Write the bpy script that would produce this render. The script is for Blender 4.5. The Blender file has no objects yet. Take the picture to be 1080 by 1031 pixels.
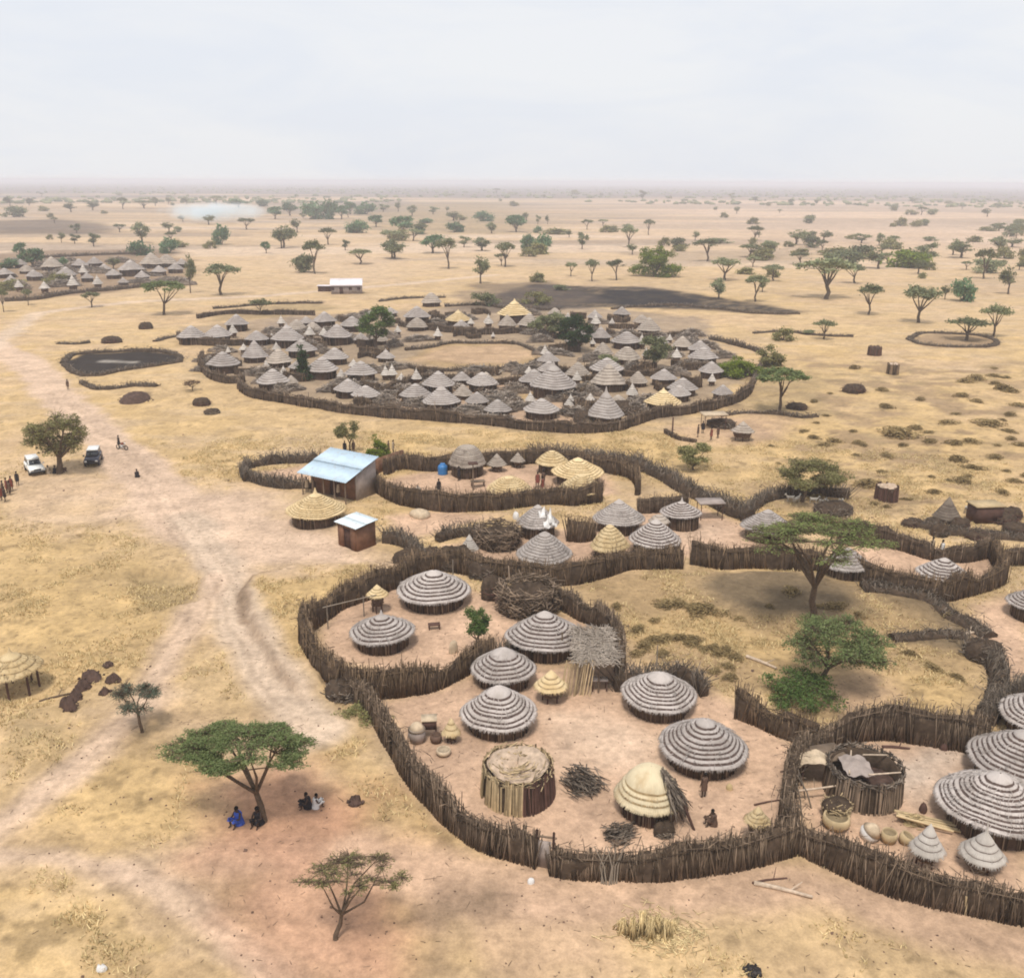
import bpy, math, random
import numpy as np
from mathutils import Matrix, Vector

rng = np.random.default_rng(7)
random.seed(7)
SC = bpy.context.scene
COL = SC.collection
R_ = math.radians

HAZE_DENS, SUN_E, EXPO = 3.4e-4, 3.1, 0.0
VEIL_A, VEIL_B = (.895, .925, .99), (.965, .975, 1.0)
SMOKE_D = .22

# ------------------------------------------------------------------ camera
PW, PH, F = 1080.0, 1031.0, 1000.0
CAMH = 32.0
PITCH = math.atan((515.5 - 191.0) / F)
ROLL = R_(0.27)
CAMROT = np.array((Matrix.Rotation(math.pi / 2 - PITCH, 3, 'X') @ Matrix.Rotation(ROLL, 3, 'Z')))
CAMPOS = np.array([0.0, 0.0, CAMH])

def hsh(ix, iy, seed):
    h = (ix.astype(np.int64) * 374761393 + iy.astype(np.int64) * 668265263 + seed * 974711) & 0x7fffffff
    h = ((h ^ (h >> 13)) * 1274126177) & 0x7fffffff
    h = h ^ (h >> 16)
    return (h & 0xffff) / 65535.0

def vnoise(x, y, seed=0):
    xi = np.floor(x); yi = np.floor(y)
    fx = x - xi; fy = y - yi
    fx = fx * fx * (3 - 2 * fx); fy = fy * fy * (3 - 2 * fy)
    a = hsh(xi, yi, seed); b = hsh(xi + 1, yi, seed)
    c = hsh(xi, yi + 1, seed); d = hsh(xi + 1, yi + 1, seed)
    return a + (b - a) * fx + (c - a) * fy + (a - b - c + d) * fx * fy

def fbm(x, y, seed=0, octs=4):
    s = 0; a = 0.5; t = 0
    for o in range(octs):
        s = s + a * vnoise(x, y, seed + o * 17); t += a
        x = x * 2.03 + 11.3; y = y * 2.03 + 5.7; a *= 0.5
    return s / t

def sstep(a, b, x):
    t = np.clip((x - a) / (b - a), 0, 1)
    return t * t * (3 - 2 * t)

def flat_at(px, py, z=0.0):
    d = CAMROT @ np.array([(px - PW / 2) / F, -(py - PH / 2) / F, -1.0])
    t = (z - CAMH) / d[2]
    return CAMPOS + d * t

def seg_dist(X, Y, pts, closed=False):
    best = np.full(X.shape, 1e9)
    n = len(pts)
    for i in range(n if closed else n - 1):
        ax, ay = pts[i][:2]; bx, by = pts[(i + 1) % n][:2]
        dx, dy = bx - ax, by - ay
        L = dx * dx + dy * dy + 1e-9
        t = np.clip(((X - ax) * dx + (Y - ay) * dy) / L, 0, 1)
        best = np.minimum(best, np.hypot(X - ax - t * dx, Y - ay - t * dy))
    return best

def inside(X, Y, pts):
    r = np.zeros(X.shape, bool)
    n = len(pts); j = n - 1
    for i in range(n):
        xi, yi = pts[i][:2]; xj, yj = pts[j][:2]
        c = ((yi > Y) != (yj > Y)) & (X < (xj - xi) * (Y - yi) / (yj - yi + 1e-12) + xi)
        r ^= c; j = i
    return r

def poly_sd(X, Y, pts):
    d = seg_dist(X, Y, pts, True)
    return np.where(inside(X, Y, pts), d, -d)

def W(pxpts):
    return [flat_at(x, y) for x, y in pxpts]

# terraces and banks: (polygon in the plan, height, edge softness)
RAISE = [
    (W([(256, 628), (266, 612), (300, 602), (340, 599), (400, 597), (425, 600), (350, 636), (322, 680), (340, 728), (312, 728), (286, 700), (264, 655)]), 0.55, 0.7),
    (W([(690, 612), (760, 605), (840, 606), (905, 612), (960, 630), (1000, 645), (960, 652), (905, 655), (870, 668), (820, 662), (770, 650), (720, 645)]), 0.5, 1.6),
    (W([(0, 770), (30, 760), (60, 770), (50, 790), (0, 805)]), 0.5, 2.0),
    (W([(30, 752), (62, 745), (75, 752), (50, 762)]), 0.4, 1.2),
]
LOWER = [(W([(140, 603), (175, 600), (210, 610), (205, 632), (170, 640), (148, 625)]), 0.7, 1.6)]

def ground_z(x, y):
    x = np.atleast_1d(np.asarray(x, float)); y = np.atleast_1d(np.asarray(y, float))
    r = np.hypot(x, y)
    near = 1 - sstep(150, 420, r)
    z = (fbm(x / 14, y / 14, 3, 3) - 0.5) * 0.55 * near + (fbm(x / 2.6, y / 2.6, 5, 3) - 0.5) * 0.24 * near
    z = z + (fbm(x / 500, y / 500, 9, 3) - 0.5) * 5.0 * sstep(700, 2600, r)
    for pts, h, s in RAISE + LOWER:
        sg = h
        P = np.array(pts); x0, y0 = P[:, 0].min() - 4, P[:, 1].min() - 4; x1, y1 = P[:, 0].max() + 4, P[:, 1].max() + 4
        m = (x > x0) & (x < x1) & (y > y0) & (y < y1)
        if m.any():
            sd = poly_sd(x[m], y[m], pts) + (fbm(x[m] / 1.7, y[m] / 1.7, 21, 3) - 0.5) * 1.2
            z[m] += sg * sstep(-s * 0.5, s * 0.5, sd)
    return z
LOWER = [(p, -h, s) for p, h, s in LOWER]

def gz(x, y):
    return float(ground_z(x, y)[0])

def at(px, py, z=0.0):
    """point over the ground, z metres above it, that lies on the pixel's sight line"""
    g = 0.0
    for _ in range(4):
        p = flat_at(px, py, g + z)
        if math.hypot(p[0], p[1]) > 450: break
        g = gz(p[0], p[1])
    p = flat_at(px, py, g + z)
    return np.array([p[0], p[1], g + z])

def depth(p):
    return float(-(CAMROT.T @ (np.asarray(p, float) - CAMPOS))[2])

def height_at(base, py):
    """height above base whose picture row is py"""
    lo, hi = 0.0, 60.0
    for _ in range(40):
        m = (lo + hi) / 2
        c = CAMROT.T @ (np.array([base[0], base[1], base[2] + m]) - CAMPOS)
        row = PH / 2 + F * c[1] / c[2]
        if row > py: lo = m
        else: hi = m
    return lo

# ------------------------------------------------------------------ meshes
class MB:
    """collects quads; builds ONE mesh object"""
    def __init__(s):
        s.v = []; s.q = []; s.m = []; s.t = []; s.n = 0
    def add(s, v, q, mi=0, tint=0.5):
        v = np.asarray(v, float).reshape(-1, 3); q = np.asarray(q, np.int64).reshape(-1, 4)
        s.v.append(v); s.q.append(q + s.n); s.n += len(v)
        s.m.append(np.full(len(q), mi, np.int32) if np.isscalar(mi) else np.asarray(mi, np.int32))
        s.t.append(np.full(len(v), tint) if np.isscalar(tint) else np.asarray(tint, float))
        return s
    def box(s, c, d, rz=0.0, mi=0, tint=0.5, top=1.0):
        x, y, z = np.array(d) / 2.0
        v = np.array([[-x, -y, -z], [x, -y, -z], [x, y, -z], [-x, y, -z], [-x * top, -y * top, z], [x * top, -y * top, z], [x * top, y * top, z], [-x * top, y * top, z]])
        if rz:
            ca, sa = math.cos(rz), math.sin(rz)
            v = np.stack([v[:, 0] * ca - v[:, 1] * sa, v[:, 0] * sa + v[:, 1] * ca, v[:, 2]], 1)
        return s.add(v + np.array(c), [[0, 3, 2, 1], [4, 5, 6, 7], [0, 1, 5, 4], [1, 2, 6, 5], [2, 3, 7, 6], [3, 0, 4, 7]], mi, tint)
    def hexa(s, v, mi=0, tint=0.5):
        return s.add(v, [[0, 3, 2, 1], [4, 5, 6, 7], [0, 1, 5, 4], [1, 2, 6, 5], [2, 3, 7, 6], [3, 0, 4, 7]], mi, tint)
    def sticks(s, p0, p1, r0, r1, sides=4, mi=0, tint=0.5):
        p0 = np.asarray(p0, float).reshape(-1, 3); p1 = np.asarray(p1, float).reshape(-1, 3)
        n = len(p0)
        if n == 0: return s
        d = p1 - p0; d /= (np.linalg.norm(d, axis=1, keepdims=True) + 1e-9)
        a = np.where(np.abs(d[:, 2:3]) < 0.9, np.array([[0, 0, 1.0]]), np.array([[1.0, 0, 0]]))
        u = np.cross(d, a); u /= (np.linalg.norm(u, axis=1, keepdims=True) + 1e-9)
        w = np.cross(d, u)
        r0 = np.broadcast_to(np.asarray(r0, float), (n,)); r1 = np.broadcast_to(np.asarray(r1, float), (n,))
        an = np.arange(sides) * 2 * math.pi / sides
        ring = u[:, None, :] * np.cos(an)[None, :, None] + w[:, None, :] * np.sin(an)[None, :, None]
        v = np.concatenate([p0[:, None] + ring * r0[:, None, None], p1[:, None] + ring * r1[:, None, None]], 1)
        k = np.arange(sides); k2 = (k + 1) % sides
        q = np.stack([k, k2, k2 + sides, k + sides], 1)
        if sides == 4: q = np.concatenate([q, [[3, 2, 1, 0], [4, 5, 6, 7]]])
        Q = (q[None] + (np.arange(n) * 2 * sides)[:, None, None]).reshape(-1, 4)
        t = np.broadcast_to(np.asarray(tint, float), (n,))
        return s.add(v.reshape(-1, 3), Q, mi, np.repeat(t, 2 * sides))
    def tube(s, pts, rad, sides=8, mi=0, tint=0.5, cap=True):
        pts = np.asarray(pts, float); n = len(pts)
        d = np.gradient(pts, axis=0); d /= (np.linalg.norm(d, axis=1, keepdims=True) + 1e-9)
        ref = np.array([0.31, 0.95, 0.05]) if abs(d[:, 1]).mean() < 0.8 else np.array([1.0, 0.1, 0])
        u = np.cross(d, ref); u /= (np.linalg.norm(u, axis=1, keepdims=True) + 1e-9); w = np.cross(d, u)
        an = np.arange(sides) * 2 * math.pi / sides
        rad = np.broadcast_to(np.asarray(rad, float), (n,))
        v = pts[:, None] + (u[:, None] * np.cos(an)[None, :, None] + w[:, None] * np.sin(an)[None, :, None]) * rad[:, None, None]
        k = np.arange(sides); k2 = (k + 1) % sides
        q = np.concatenate([np.stack([k + i * sides, k2 + i * sides, k2 + (i + 1) * sides, k + (i + 1) * sides], 1) for i in range(n - 1)])
        s.add(v.reshape(-1, 3), q, mi, tint)
        if cap:
            for i in (0, n - 1):
                c = v[i]; ins = pts[i] + (c - pts[i]) * 0.02
                vv = np.concatenate([c, ins]); s.add(vv, np.stack([k, k2, k2 + sides, k + sides], 1), mi, tint)
        return s
    def lathe(s, prof, nseg=32, mi=None, tint=0.5, jit=None, ell=(1, 1), c=(0, 0, 0)):
        """prof [(r,z)], mi per band; jit(theta,k,r,z)->(r,z)"""
        th = np.arange(nseg) * 2 * math.pi / nseg
        V = []
        for k, (r, z) in enumerate(prof):
            rr = np.full(nseg, float(r)); zz = np.full(nseg, float(z))
            if jit: rr, zz = jit(th, k, rr, zz)
            V.append(np.stack([c[0] + rr * np.cos(th) * ell[0], c[1] + rr * np.sin(th) * ell[1], c[2] + zz], 1))
        V = np.concatenate(V); k = np.arange(nseg); k2 = (k + 1) % nseg
        Q = []; M = []
        for i in range(len(prof) - 1):
            Q.append(np.stack([k + i * nseg, k + (i + 1) * nseg, k2 + (i + 1) * nseg, k2 + i * nseg], 1))
            M.append(np.full(nseg, 0 if mi is None else mi[i], np.int32))
        tt = tint if np.isscalar(tint) else np.repeat(np.asarray(tint, float), nseg)
        return s.add(V, np.concatenate(Q), np.concatenate(M), tt)
    def leaves(s, cen, size, up=0.35, mi=0, tint=None, asp=0.55):
        n = len(cen)
        nr = rng.normal(size=(n, 3)); nr[:, 2] = np.abs(nr[:, 2]) + up; nr /= np.linalg.norm(nr, axis=1, keepdims=True)
        a = rng.normal(size=(n, 3)); u = np.cross(nr, a); u /= np.linalg.norm(u, axis=1, keepdims=True); w = np.cross(nr, u)
        sz = size * rng.uniform(0.6, 1.4, n)[:, None]
        u = u * sz; w = w * sz * asp
        v = np.stack([cen - u, cen - w * 0.9 - u * .1, cen + u, cen + w * 0.9 + u * .1], 1)
        q = (np.arange(n) * 4)[:, None] + np.arange(4)
        t = rng.uniform(0, 1, n) if tint is None else tint
        return s.add(v.reshape(-1, 3), q, mi, np.repeat(t, 4))
    def mesh(s, name, mats, smooth=False):
        me = bpy.data.meshes.new(name)
        v = np.concatenate(s.v).astype(np.float32); q = np.concatenate(s.q).astype(np.int32)
        me.vertices.add(len(v)); me.vertices.foreach_set('co', v.ravel())
        me.loops.add(q.size); me.loops.foreach_set('vertex_index', q.ravel())
        me.polygons.add(len(q)); me.polygons.foreach_set('loop_start', np.arange(0, q.size, 4, dtype=np.int32))
        me.polygons.foreach_set('material_index', np.concatenate(s.m).astype(np.int32))
        if smooth: me.polygons.foreach_set('use_smooth', np.ones(len(q), bool))
        for m in (mats if isinstance(mats, (list, tuple)) else [mats]): me.materials.append(m)
        at_ = me.attributes.new('tint', 'FLOAT', 'POINT')
        at_.data.foreach_set('value', np.concatenate(s.t).astype(np.float32))
        me.update(calc_edges=True)
        return me
    def build(s, name, mats, parent=None, smooth=False, loc=None):
        return link(name, s.mesh(name, mats, smooth), parent, loc)

def link(name, data, parent=None, loc=None, rz=0.0):
    o = bpy.data.objects.new(name, data); COL.objects.link(o)
    if parent is not None: o.parent = parent
    if loc is not None: o.location = [float(c) for c in loc]
    if rz: o.rotation_euler = (0, 0, rz)
    return o

def tag(o, label=None, cat=None, group=None, kind=None):
    if label: o['label'] = label
    if cat: o['category'] = cat
    if group: o['group'] = group
    if kind: o['kind'] = kind
    return o

def thing(name, label, cat, loc=(0, 0, 0), rz=0.0, group=None):
    return tag(link(name, None, None, loc, rz), label, cat, group)

def copy_tree(o, parent=None):
    c = o.copy(); COL.objects.link(c)
    if parent is not None: c.parent = parent
    for ch in list(o.children): copy_tree(ch, c)
    return c

ORD = 'first second third fourth fifth sixth seventh eighth ninth tenth eleventh twelfth thirteenth fourteenth fifteenth sixteenth seventeenth eighteenth nineteenth twentieth'.split()
def ordw(i, n):
    if n == 1: return 'the only one'
    if i == 0: return 'leftmost'
    if i == n - 1: return 'rightmost'
    return ORD[i] + ' from left'

# ------------------------------------------------------------------ materials
def newmat(name):
    m = bpy.data.materials.new(name); m.use_nodes = True
    nt = m.node_tree
    b = nt.nodes['Principled BSDF']; b.inputs['Roughness'].default_value = 0.9
    b.inputs['Specular IOR Level'].default_value = 0.15
    return m, nt, b

def N(nt, t, **kw):
    n = nt.nodes.new(t)
    for k, v in kw.items(): setattr(n, k, v)
    return n

def mathn(nt, op, a, b=None, clamp=False):
    n = N(nt, 'ShaderNodeMath', operation=op, use_clamp=clamp)
    for i, x in enumerate((a, b)):
        if x is None: continue
        if isinstance(x, (int, float)): n.inputs[i].default_value = x
        else: nt.links.new(x, n.inputs[i])
    return n.outputs[0]

def maprange(nt, x, a, b, c, d):
    n = N(nt, 'ShaderNodeMapRange'); nt.links.new(x, n.inputs[0])
    for i, v in enumerate((a, b, c, d)): n.inputs[i + 1].default_value = v
    return n.outputs[0]

def mixc(nt, fac, a, b, blend='MIX'):
    n = N(nt, 'ShaderNodeMix', data_type='RGBA', blend_type=blend)
    for s_, x in ((n.inputs[0], fac), (n.inputs[6], a), (n.inputs[7], b)):
        if isinstance(x, (int, float)): s_.default_value = x
        elif isinstance(x, (tuple, list)): s_.default_value = tuple(x) + ((1,) if len(x) == 3 else ())
        else: nt.links.new(x, s_)
    return n.outputs[2]

def scalec(nt, col, f):
    n = N(nt, 'ShaderNodeVectorMath', operation='SCALE')
    nt.links.new(col, n.inputs[0]); nt.links.new(f, n.inputs['Scale'])
    return n.outputs[0]

def noise(nt, vec, scale, detail=3, rough=0.55, dist=0.0):
    n = N(nt, 'ShaderNodeTexNoise'); n.inputs['Scale'].default_value = scale
    n.inputs['Detail'].default_value = detail; n.inputs['Roughness'].default_value = rough; n.inputs['Distortion'].default_value = dist
    if vec is not None: nt.links.new(vec, n.inputs['Vector'])
    return n.outputs['Fac']

def simple(name, base, lo=0.6, hi=1.4, nvar=0.25, nscale=3.0, rough=0.9, spec=0.15, metal=0.0, second=None, bump=0.0, objrand=0.0):
    m, nt, b = newmat(name)
    tc = N(nt, 'ShaderNodeTexCoord').outputs['Object']
    t = N(nt, 'ShaderNodeAttribute', attribute_name='tint').outputs['Fac']
    A = tuple(c * lo for c in base); B = tuple(min(c * hi, .95) for c in (second or base))
    col = mixc(nt, t, A, B)
    nz = noise(nt, tc, nscale, 4)
    f = maprange(nt, nz, 0.3, 0.7, 1 - nvar, 1 + nvar)
    if objrand:
        oi = N(nt, 'ShaderNodeObjectInfo').outputs['Random']
        f = mathn(nt, 'MULTIPLY', f, maprange(nt, oi, 0, 1, 1 - objrand, 1 + objrand))
    nt.links.new(scalec(nt, col, f), b.inputs['Base Color'])
    b.inputs['Roughness'].default_value = rough; b.inputs['Specular IOR Level'].default_value = spec; b.inputs['Metallic'].default_value = metal
    if bump:
        bp = N(nt, 'ShaderNodeBump'); bp.inputs['Strength'].default_value = bump; bp.inputs['Distance'].default_value = 0.05
        nt.links.new(nz, bp.inputs['Height']); nt.links.new(bp.outputs[0], b.inputs['Normal'])
    return m

def thatch(name, base, weather, dark, objrand=0.12):
    """straw laid down the slope: fibres run from the top to the eave"""
    m, nt, b = newmat(name)
    tc = N(nt, 'ShaderNodeTexCoord').outputs['Object']
    sp = N(nt, 'ShaderNodeSeparateXYZ'); nt.links.new(tc, sp.inputs[0])
    ang = mathn(nt, 'ARCTAN2', sp.outputs[1], sp.outputs[0])
    cb = N(nt, 'ShaderNodeCombineXYZ'); nt.links.new(mathn(nt, 'MULTIPLY', ang, 34.0), cb.inputs[0]); nt.links.new(mathn(nt, 'MULTIPLY', sp.outputs[2], 2.2), cb.inputs[1])
    oi = N(nt, 'ShaderNodeObjectInfo').outputs['Random']
    nt.links.new(mathn(nt, 'MULTIPLY', oi, 50.0), cb.inputs[2])
    fib = noise(nt, cb.outputs[0], 1.0, 4, 0.6)
    pat = noise(nt, tc, 0.9, 3, 0.6)
    t = N(nt, 'ShaderNodeAttribute', attribute_name='tint').outputs['Fac']
    col = mixc(nt, maprange(nt, pat, 0.42, 0.62, 0, 1), base, weather)
    col = mixc(nt, maprange(nt, fib, 0.60, 0.74, 0, 0.75), col, dark)
    f = mathn(nt, 'MULTIPLY', maprange(nt, fib, 0.3, 0.7, 0.85, 1.15), maprange(nt, t, 0, 1, 0.72, 1.28))
    f = mathn(nt, 'MULTIPLY', f, maprange(nt, oi, 0, 1, 1 - objrand, 1 + objrand))
    nt.links.new(scalec(nt, col, f), b.inputs['Base Color'])
    bp = N(nt, 'ShaderNodeBump'); bp.inputs['Strength'].default_value = 0.5; bp.inputs['Distance'].default_value = 0.06
    nt.links.new(fib, bp.inputs['Height']); nt.links.new(bp.outputs[0], b.inputs['Normal'])
    return m

def leafmat(name, a, c, var=0.1):
    m, nt, b = newmat(name)
    nt.nodes.remove(b)
    t = N(nt, 'ShaderNodeAttribute', attribute_name='tint').outputs['Fac']
    oi = N(nt, 'ShaderNodeObjectInfo').outputs['Random']
    col = mixc(nt, t, a, c)
    col = scalec(nt, col, maprange(nt, oi, 0, 1, 1 - var * 2, 1 + var * 2))
    d = N(nt, 'ShaderNodeBsdfDiffuse'); tr = N(nt, 'ShaderNodeBsdfTranslucent')
    nt.links.new(col, d.inputs[0]); nt.links.new(col, tr.inputs[0])
    mx = N(nt, 'ShaderNodeMixShader'); mx.inputs[0].default_value = 0.3
    nt.links.new(d.outputs[0], mx.inputs[1]); nt.links.new(tr.outputs[0], mx.inputs[2])
    nt.links.new(mx.outputs[0], nt.nodes['Material Output'].inputs[0])
    return m

M = {}
M['roof_grey'] = thatch('grey_thatch', (.42, .375, .35), (.33, .29, .265), (.20, .165, .145), .14)
M['roof_plain'] = thatch('weathered_thatch', (.37, .33, .305), (.29, .255, .235), (.15, .125, .11))
M['roof_straw'] = thatch('straw_thatch', (.60, .47, .28), (.50, .37, .20), (.30, .20, .10))
M['roof_white'] = thatch('bleached_thatch', (.50, .455, .41), (.41, .37, .33), (.28, .23, .2))
M['roof_cream'] = thatch('cream_thatch', (.66, .56, .38), (.54, .42, .26), (.34, .25, .15))
M['roof_beige'] = thatch('beige_thatch', (.37, .315, .265), (.28, .235, .195), (.18, .14, .11))
M['roof_line'] = simple('old_thatch_shadow_line', (.11, .078, .068), .6, 1.3, .3, 4)  # dark old thatch, doubling as painted shadow lines between the tiers
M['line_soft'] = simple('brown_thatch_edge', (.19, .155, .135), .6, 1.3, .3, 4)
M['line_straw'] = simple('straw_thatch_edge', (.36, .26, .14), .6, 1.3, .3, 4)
M['hutwall'] = simple('stick_and_mud_wall', (.115, .075, .055), .55, 1.5, .3, 3, bump=.3)
M['stick'] = simple('weathered_sticks', (.092, .062, .042), .35, 1.7, .3, 1.2, second=(.19, .14, .10))
M['stick_brown'] = simple('brown_sticks', (.095, .061, .038), .4, 1.7, .3, 1.2, second=(.175, .122, .078))
M['stick_pale'] = simple('pale_split_sticks', (.42, .32, .19), .45, 1.4, .2, 2)
M['stick_dark'] = simple('dark_split_sticks', (.09, .05, .04), .5, 1.6, .2, 2)
M['brush'] = simple('dead_thorn_brush', (.09, .07, .054), .4, 1.8, .3, 1.2, second=(.145, .118, .094))
M['brush_pale'] = simple('bleached_brush', (.20, .165, .135), .5, 1.6, .3, 1.2, second=(.25, .21, .175))
M['core_pale'] = simple('packed_bleached_brush', (.135, .105, .082), .7, 1.4, .45, 2.5, bump=.4)
M['core'] = simple('packed_brush', (.062, .043, .03), .7, 1.4, .45, 2.5, bump=.4)
M['bark'] = simple('acacia_bark', (.11, .078, .055), .6, 1.4, .35, 6, bump=.5)
M['bark_far'] = simple('tree_bark', (.10, .075, .055), .6, 1.4, .2, 3)
M['mud'] = simple('brown_mud_plaster', (.17, .088, .055), .8, 1.2, .3, 1.6, bump=.3)
M['mud_grey'] = simple('grey_mud_plaster', (.30, .25, .225), .8, 1.2, .25, 1.4, bump=.3)
M['dirt'] = simple('dug_dark_earth', (.08, .05, .04), .6, 1.4, .4, 2, bump=.5)
M['sand'] = simple('sandy_fill', (.42, .32, .24), .7, 1.3, .3, 3, bump=.3)
M['cloth_white'] = simple('white_cloth', (.68, .66, .64), .7, 1.1, .12, 4)
M['cloth_tan'] = simple('tan_hide', (.48, .38, .27), .7, 1.2, .25, 3)
M['cloth_blue'] = simple('blue_cloth', (.05, .10, .42), .7, 1.3, .2, 6)
M['cloth_black'] = simple('black_cloth', (.022, .02, .024), .7, 1.4, .2, 6)
M['cloth_red'] = simple('red_brown_cloth', (.20, .06, .045), .7, 1.3, .2, 6)
M['cloth_brown'] = simple('brown_cloth', (.12, .075, .055), .7, 1.3, .2, 6)
M['skin'] = simple('dark_brown_skin', (.06, .035, .025), .9, 1.1, .1, 6, rough=.55, spec=.3)
M['hair'] = simple('black_hair', (.012, .01, .01), .8, 1.2, .1, 10)
M['blue'] = simple('blue_plastic', (.03, .16, .40), .8, 1.2, .12, 2, rough=.45, spec=.4)
M['car_white'] = simple('white_car_paint', (.74, .74, .72), .95, 1.02, .05, 2, rough=.3, spec=.5)
M['car_dark'] = simple('dark_car_paint', (.022, .024, .045), .9, 1.1, .1, 2, rough=.25, spec=.5)
M['glass'] = simple('car_glass', (.02, .024, .03), .9, 1.1, .05, 2, rough=.08, spec=.6)
M['tyre'] = simple('dusty_tyre', (.03, .027, .025), .8, 1.2, .2, 8)
M['rim'] = simple('steel_rim', (.45, .44, .43), .9, 1.1, .1, 5, rough=.4, spec=.5)
M['lamp'] = simple('headlamp_glass', (.75, .74, .70), .95, 1.05, .03, 2, rough=.1, spec=.6)
M['redlamp'] = simple('tail_lamp', (.35, .02, .02), .95, 1.05, .03, 2, rough=.2, spec=.5)
M['goat'] = simple('white_goat_hair', (.62, .57, .50), .8, 1.1, .2, 5)
M['straw'] = simple('golden_straw', (.44, .31, .14), .45, 1.5, .3, 2, second=(.52, .41, .23))
M['grass'] = simple('dry_grass', (.42, .31, .145), .75, 1.25, .2, .4, second=(.56, .44, .24))
M['shrub'] = leafmat('dry_shrub_leaves', (.22, .16, .075), (.36, .275, .145))
M['wood'] = simple('bleached_log', (.42, .33, .25), .7, 1.3, .3, 5, bump=.3)
M['charcoal'] = simple('charred_earth', (.035, .03, .03), .6, 1.5, .4, 2, bump=.6)
M['lf_green'] = leafmat('acacia_leaves_green', (.082, .118, .044), (.225, .262, .115), .06)
M['lf_fresh'] = leafmat('fresh_green_leaves', (0.054, 0.105, 0.030), (0.164, 0.224, 0.075), .06)
M['lf_olive'] = leafmat('olive_leaves', (0.140, 0.140, 0.056), (0.343, 0.320, 0.149), .08)
M['lf_dull'] = leafmat('dull_green_leaves', (0.119, 0.135, 0.071), (0.279, 0.288, 0.151), .14)
M['lf_dark'] = leafmat('dark_green_leaves', (0.018, 0.039, 0.017), (0.053, 0.087, 0.034), .06)
M['lf_blue'] = leafmat('blue_green_leaves', (0.066, 0.090, 0.066), (0.168, 0.204, 0.150), .06)
M['lf_brown'] = leafmat('brown_leaves', (.11, .07, .045), (.20, .14, .095), .06)
M['lf_mid'] = leafmat('mixed_green_leaves', (0.116, 0.152, 0.052), (0.297, 0.341, 0.131), .06)
M['lf_lime'] = leafmat('yellow_green_leaves', (.10, .145, .018), (.22, .27, .05), .06)
M['lf_far'] = leafmat('far_tree_leaves', (0.122, 0.146, 0.083), (0.300, 0.309, 0.173), .2)
M['lf_fargreen'] = leafmat('far_green_leaves', (0.072, 0.144, 0.076), (0.180, 0.270, 0.137), .12)
M['twig'] = simple('grey_twigs', (.20, .165, .13), .5, 1.4, .2, 4)

def corrugated(name, base):
    m, nt, b = newmat(name)
    tc = N(nt, 'ShaderNodeTexCoord').outputs['Object']
    nz = noise(nt, tc, 0.8, 4, 0.6)
    col = mixc(nt, maprange(nt, nz, .45, .7, 0, .5), base, tuple(c * .72 for c in base))
    mp = N(nt, 'ShaderNodeMapping'); mp.inputs['Scale'].default_value = (1.6, 1.6, .5); nt.links.new(tc, mp.inputs[0])
    sp = noise(nt, mp.outputs[0], 1.3, 5, .7)
    col = mixc(nt, maprange(nt, sp, .54, .70, 0, .55), col, (.36, .27, .20))
    nt.links.new(col, b.inputs['Base Color'])
    b.inputs['Roughness'].default_value = .42; b.inputs['Specular IOR Level'].default_value = .5
    return m
M['metal_blue'] = corrugated('pale_blue_roof_sheet', (.46, .585, .69))
M['metal_white'] = corrugated('pale_roof_sheet', (.66, .74, .78))
M['metal_pink'] = corrugated('pinkish_roof_sheet', (.74, .68, .70))

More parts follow.
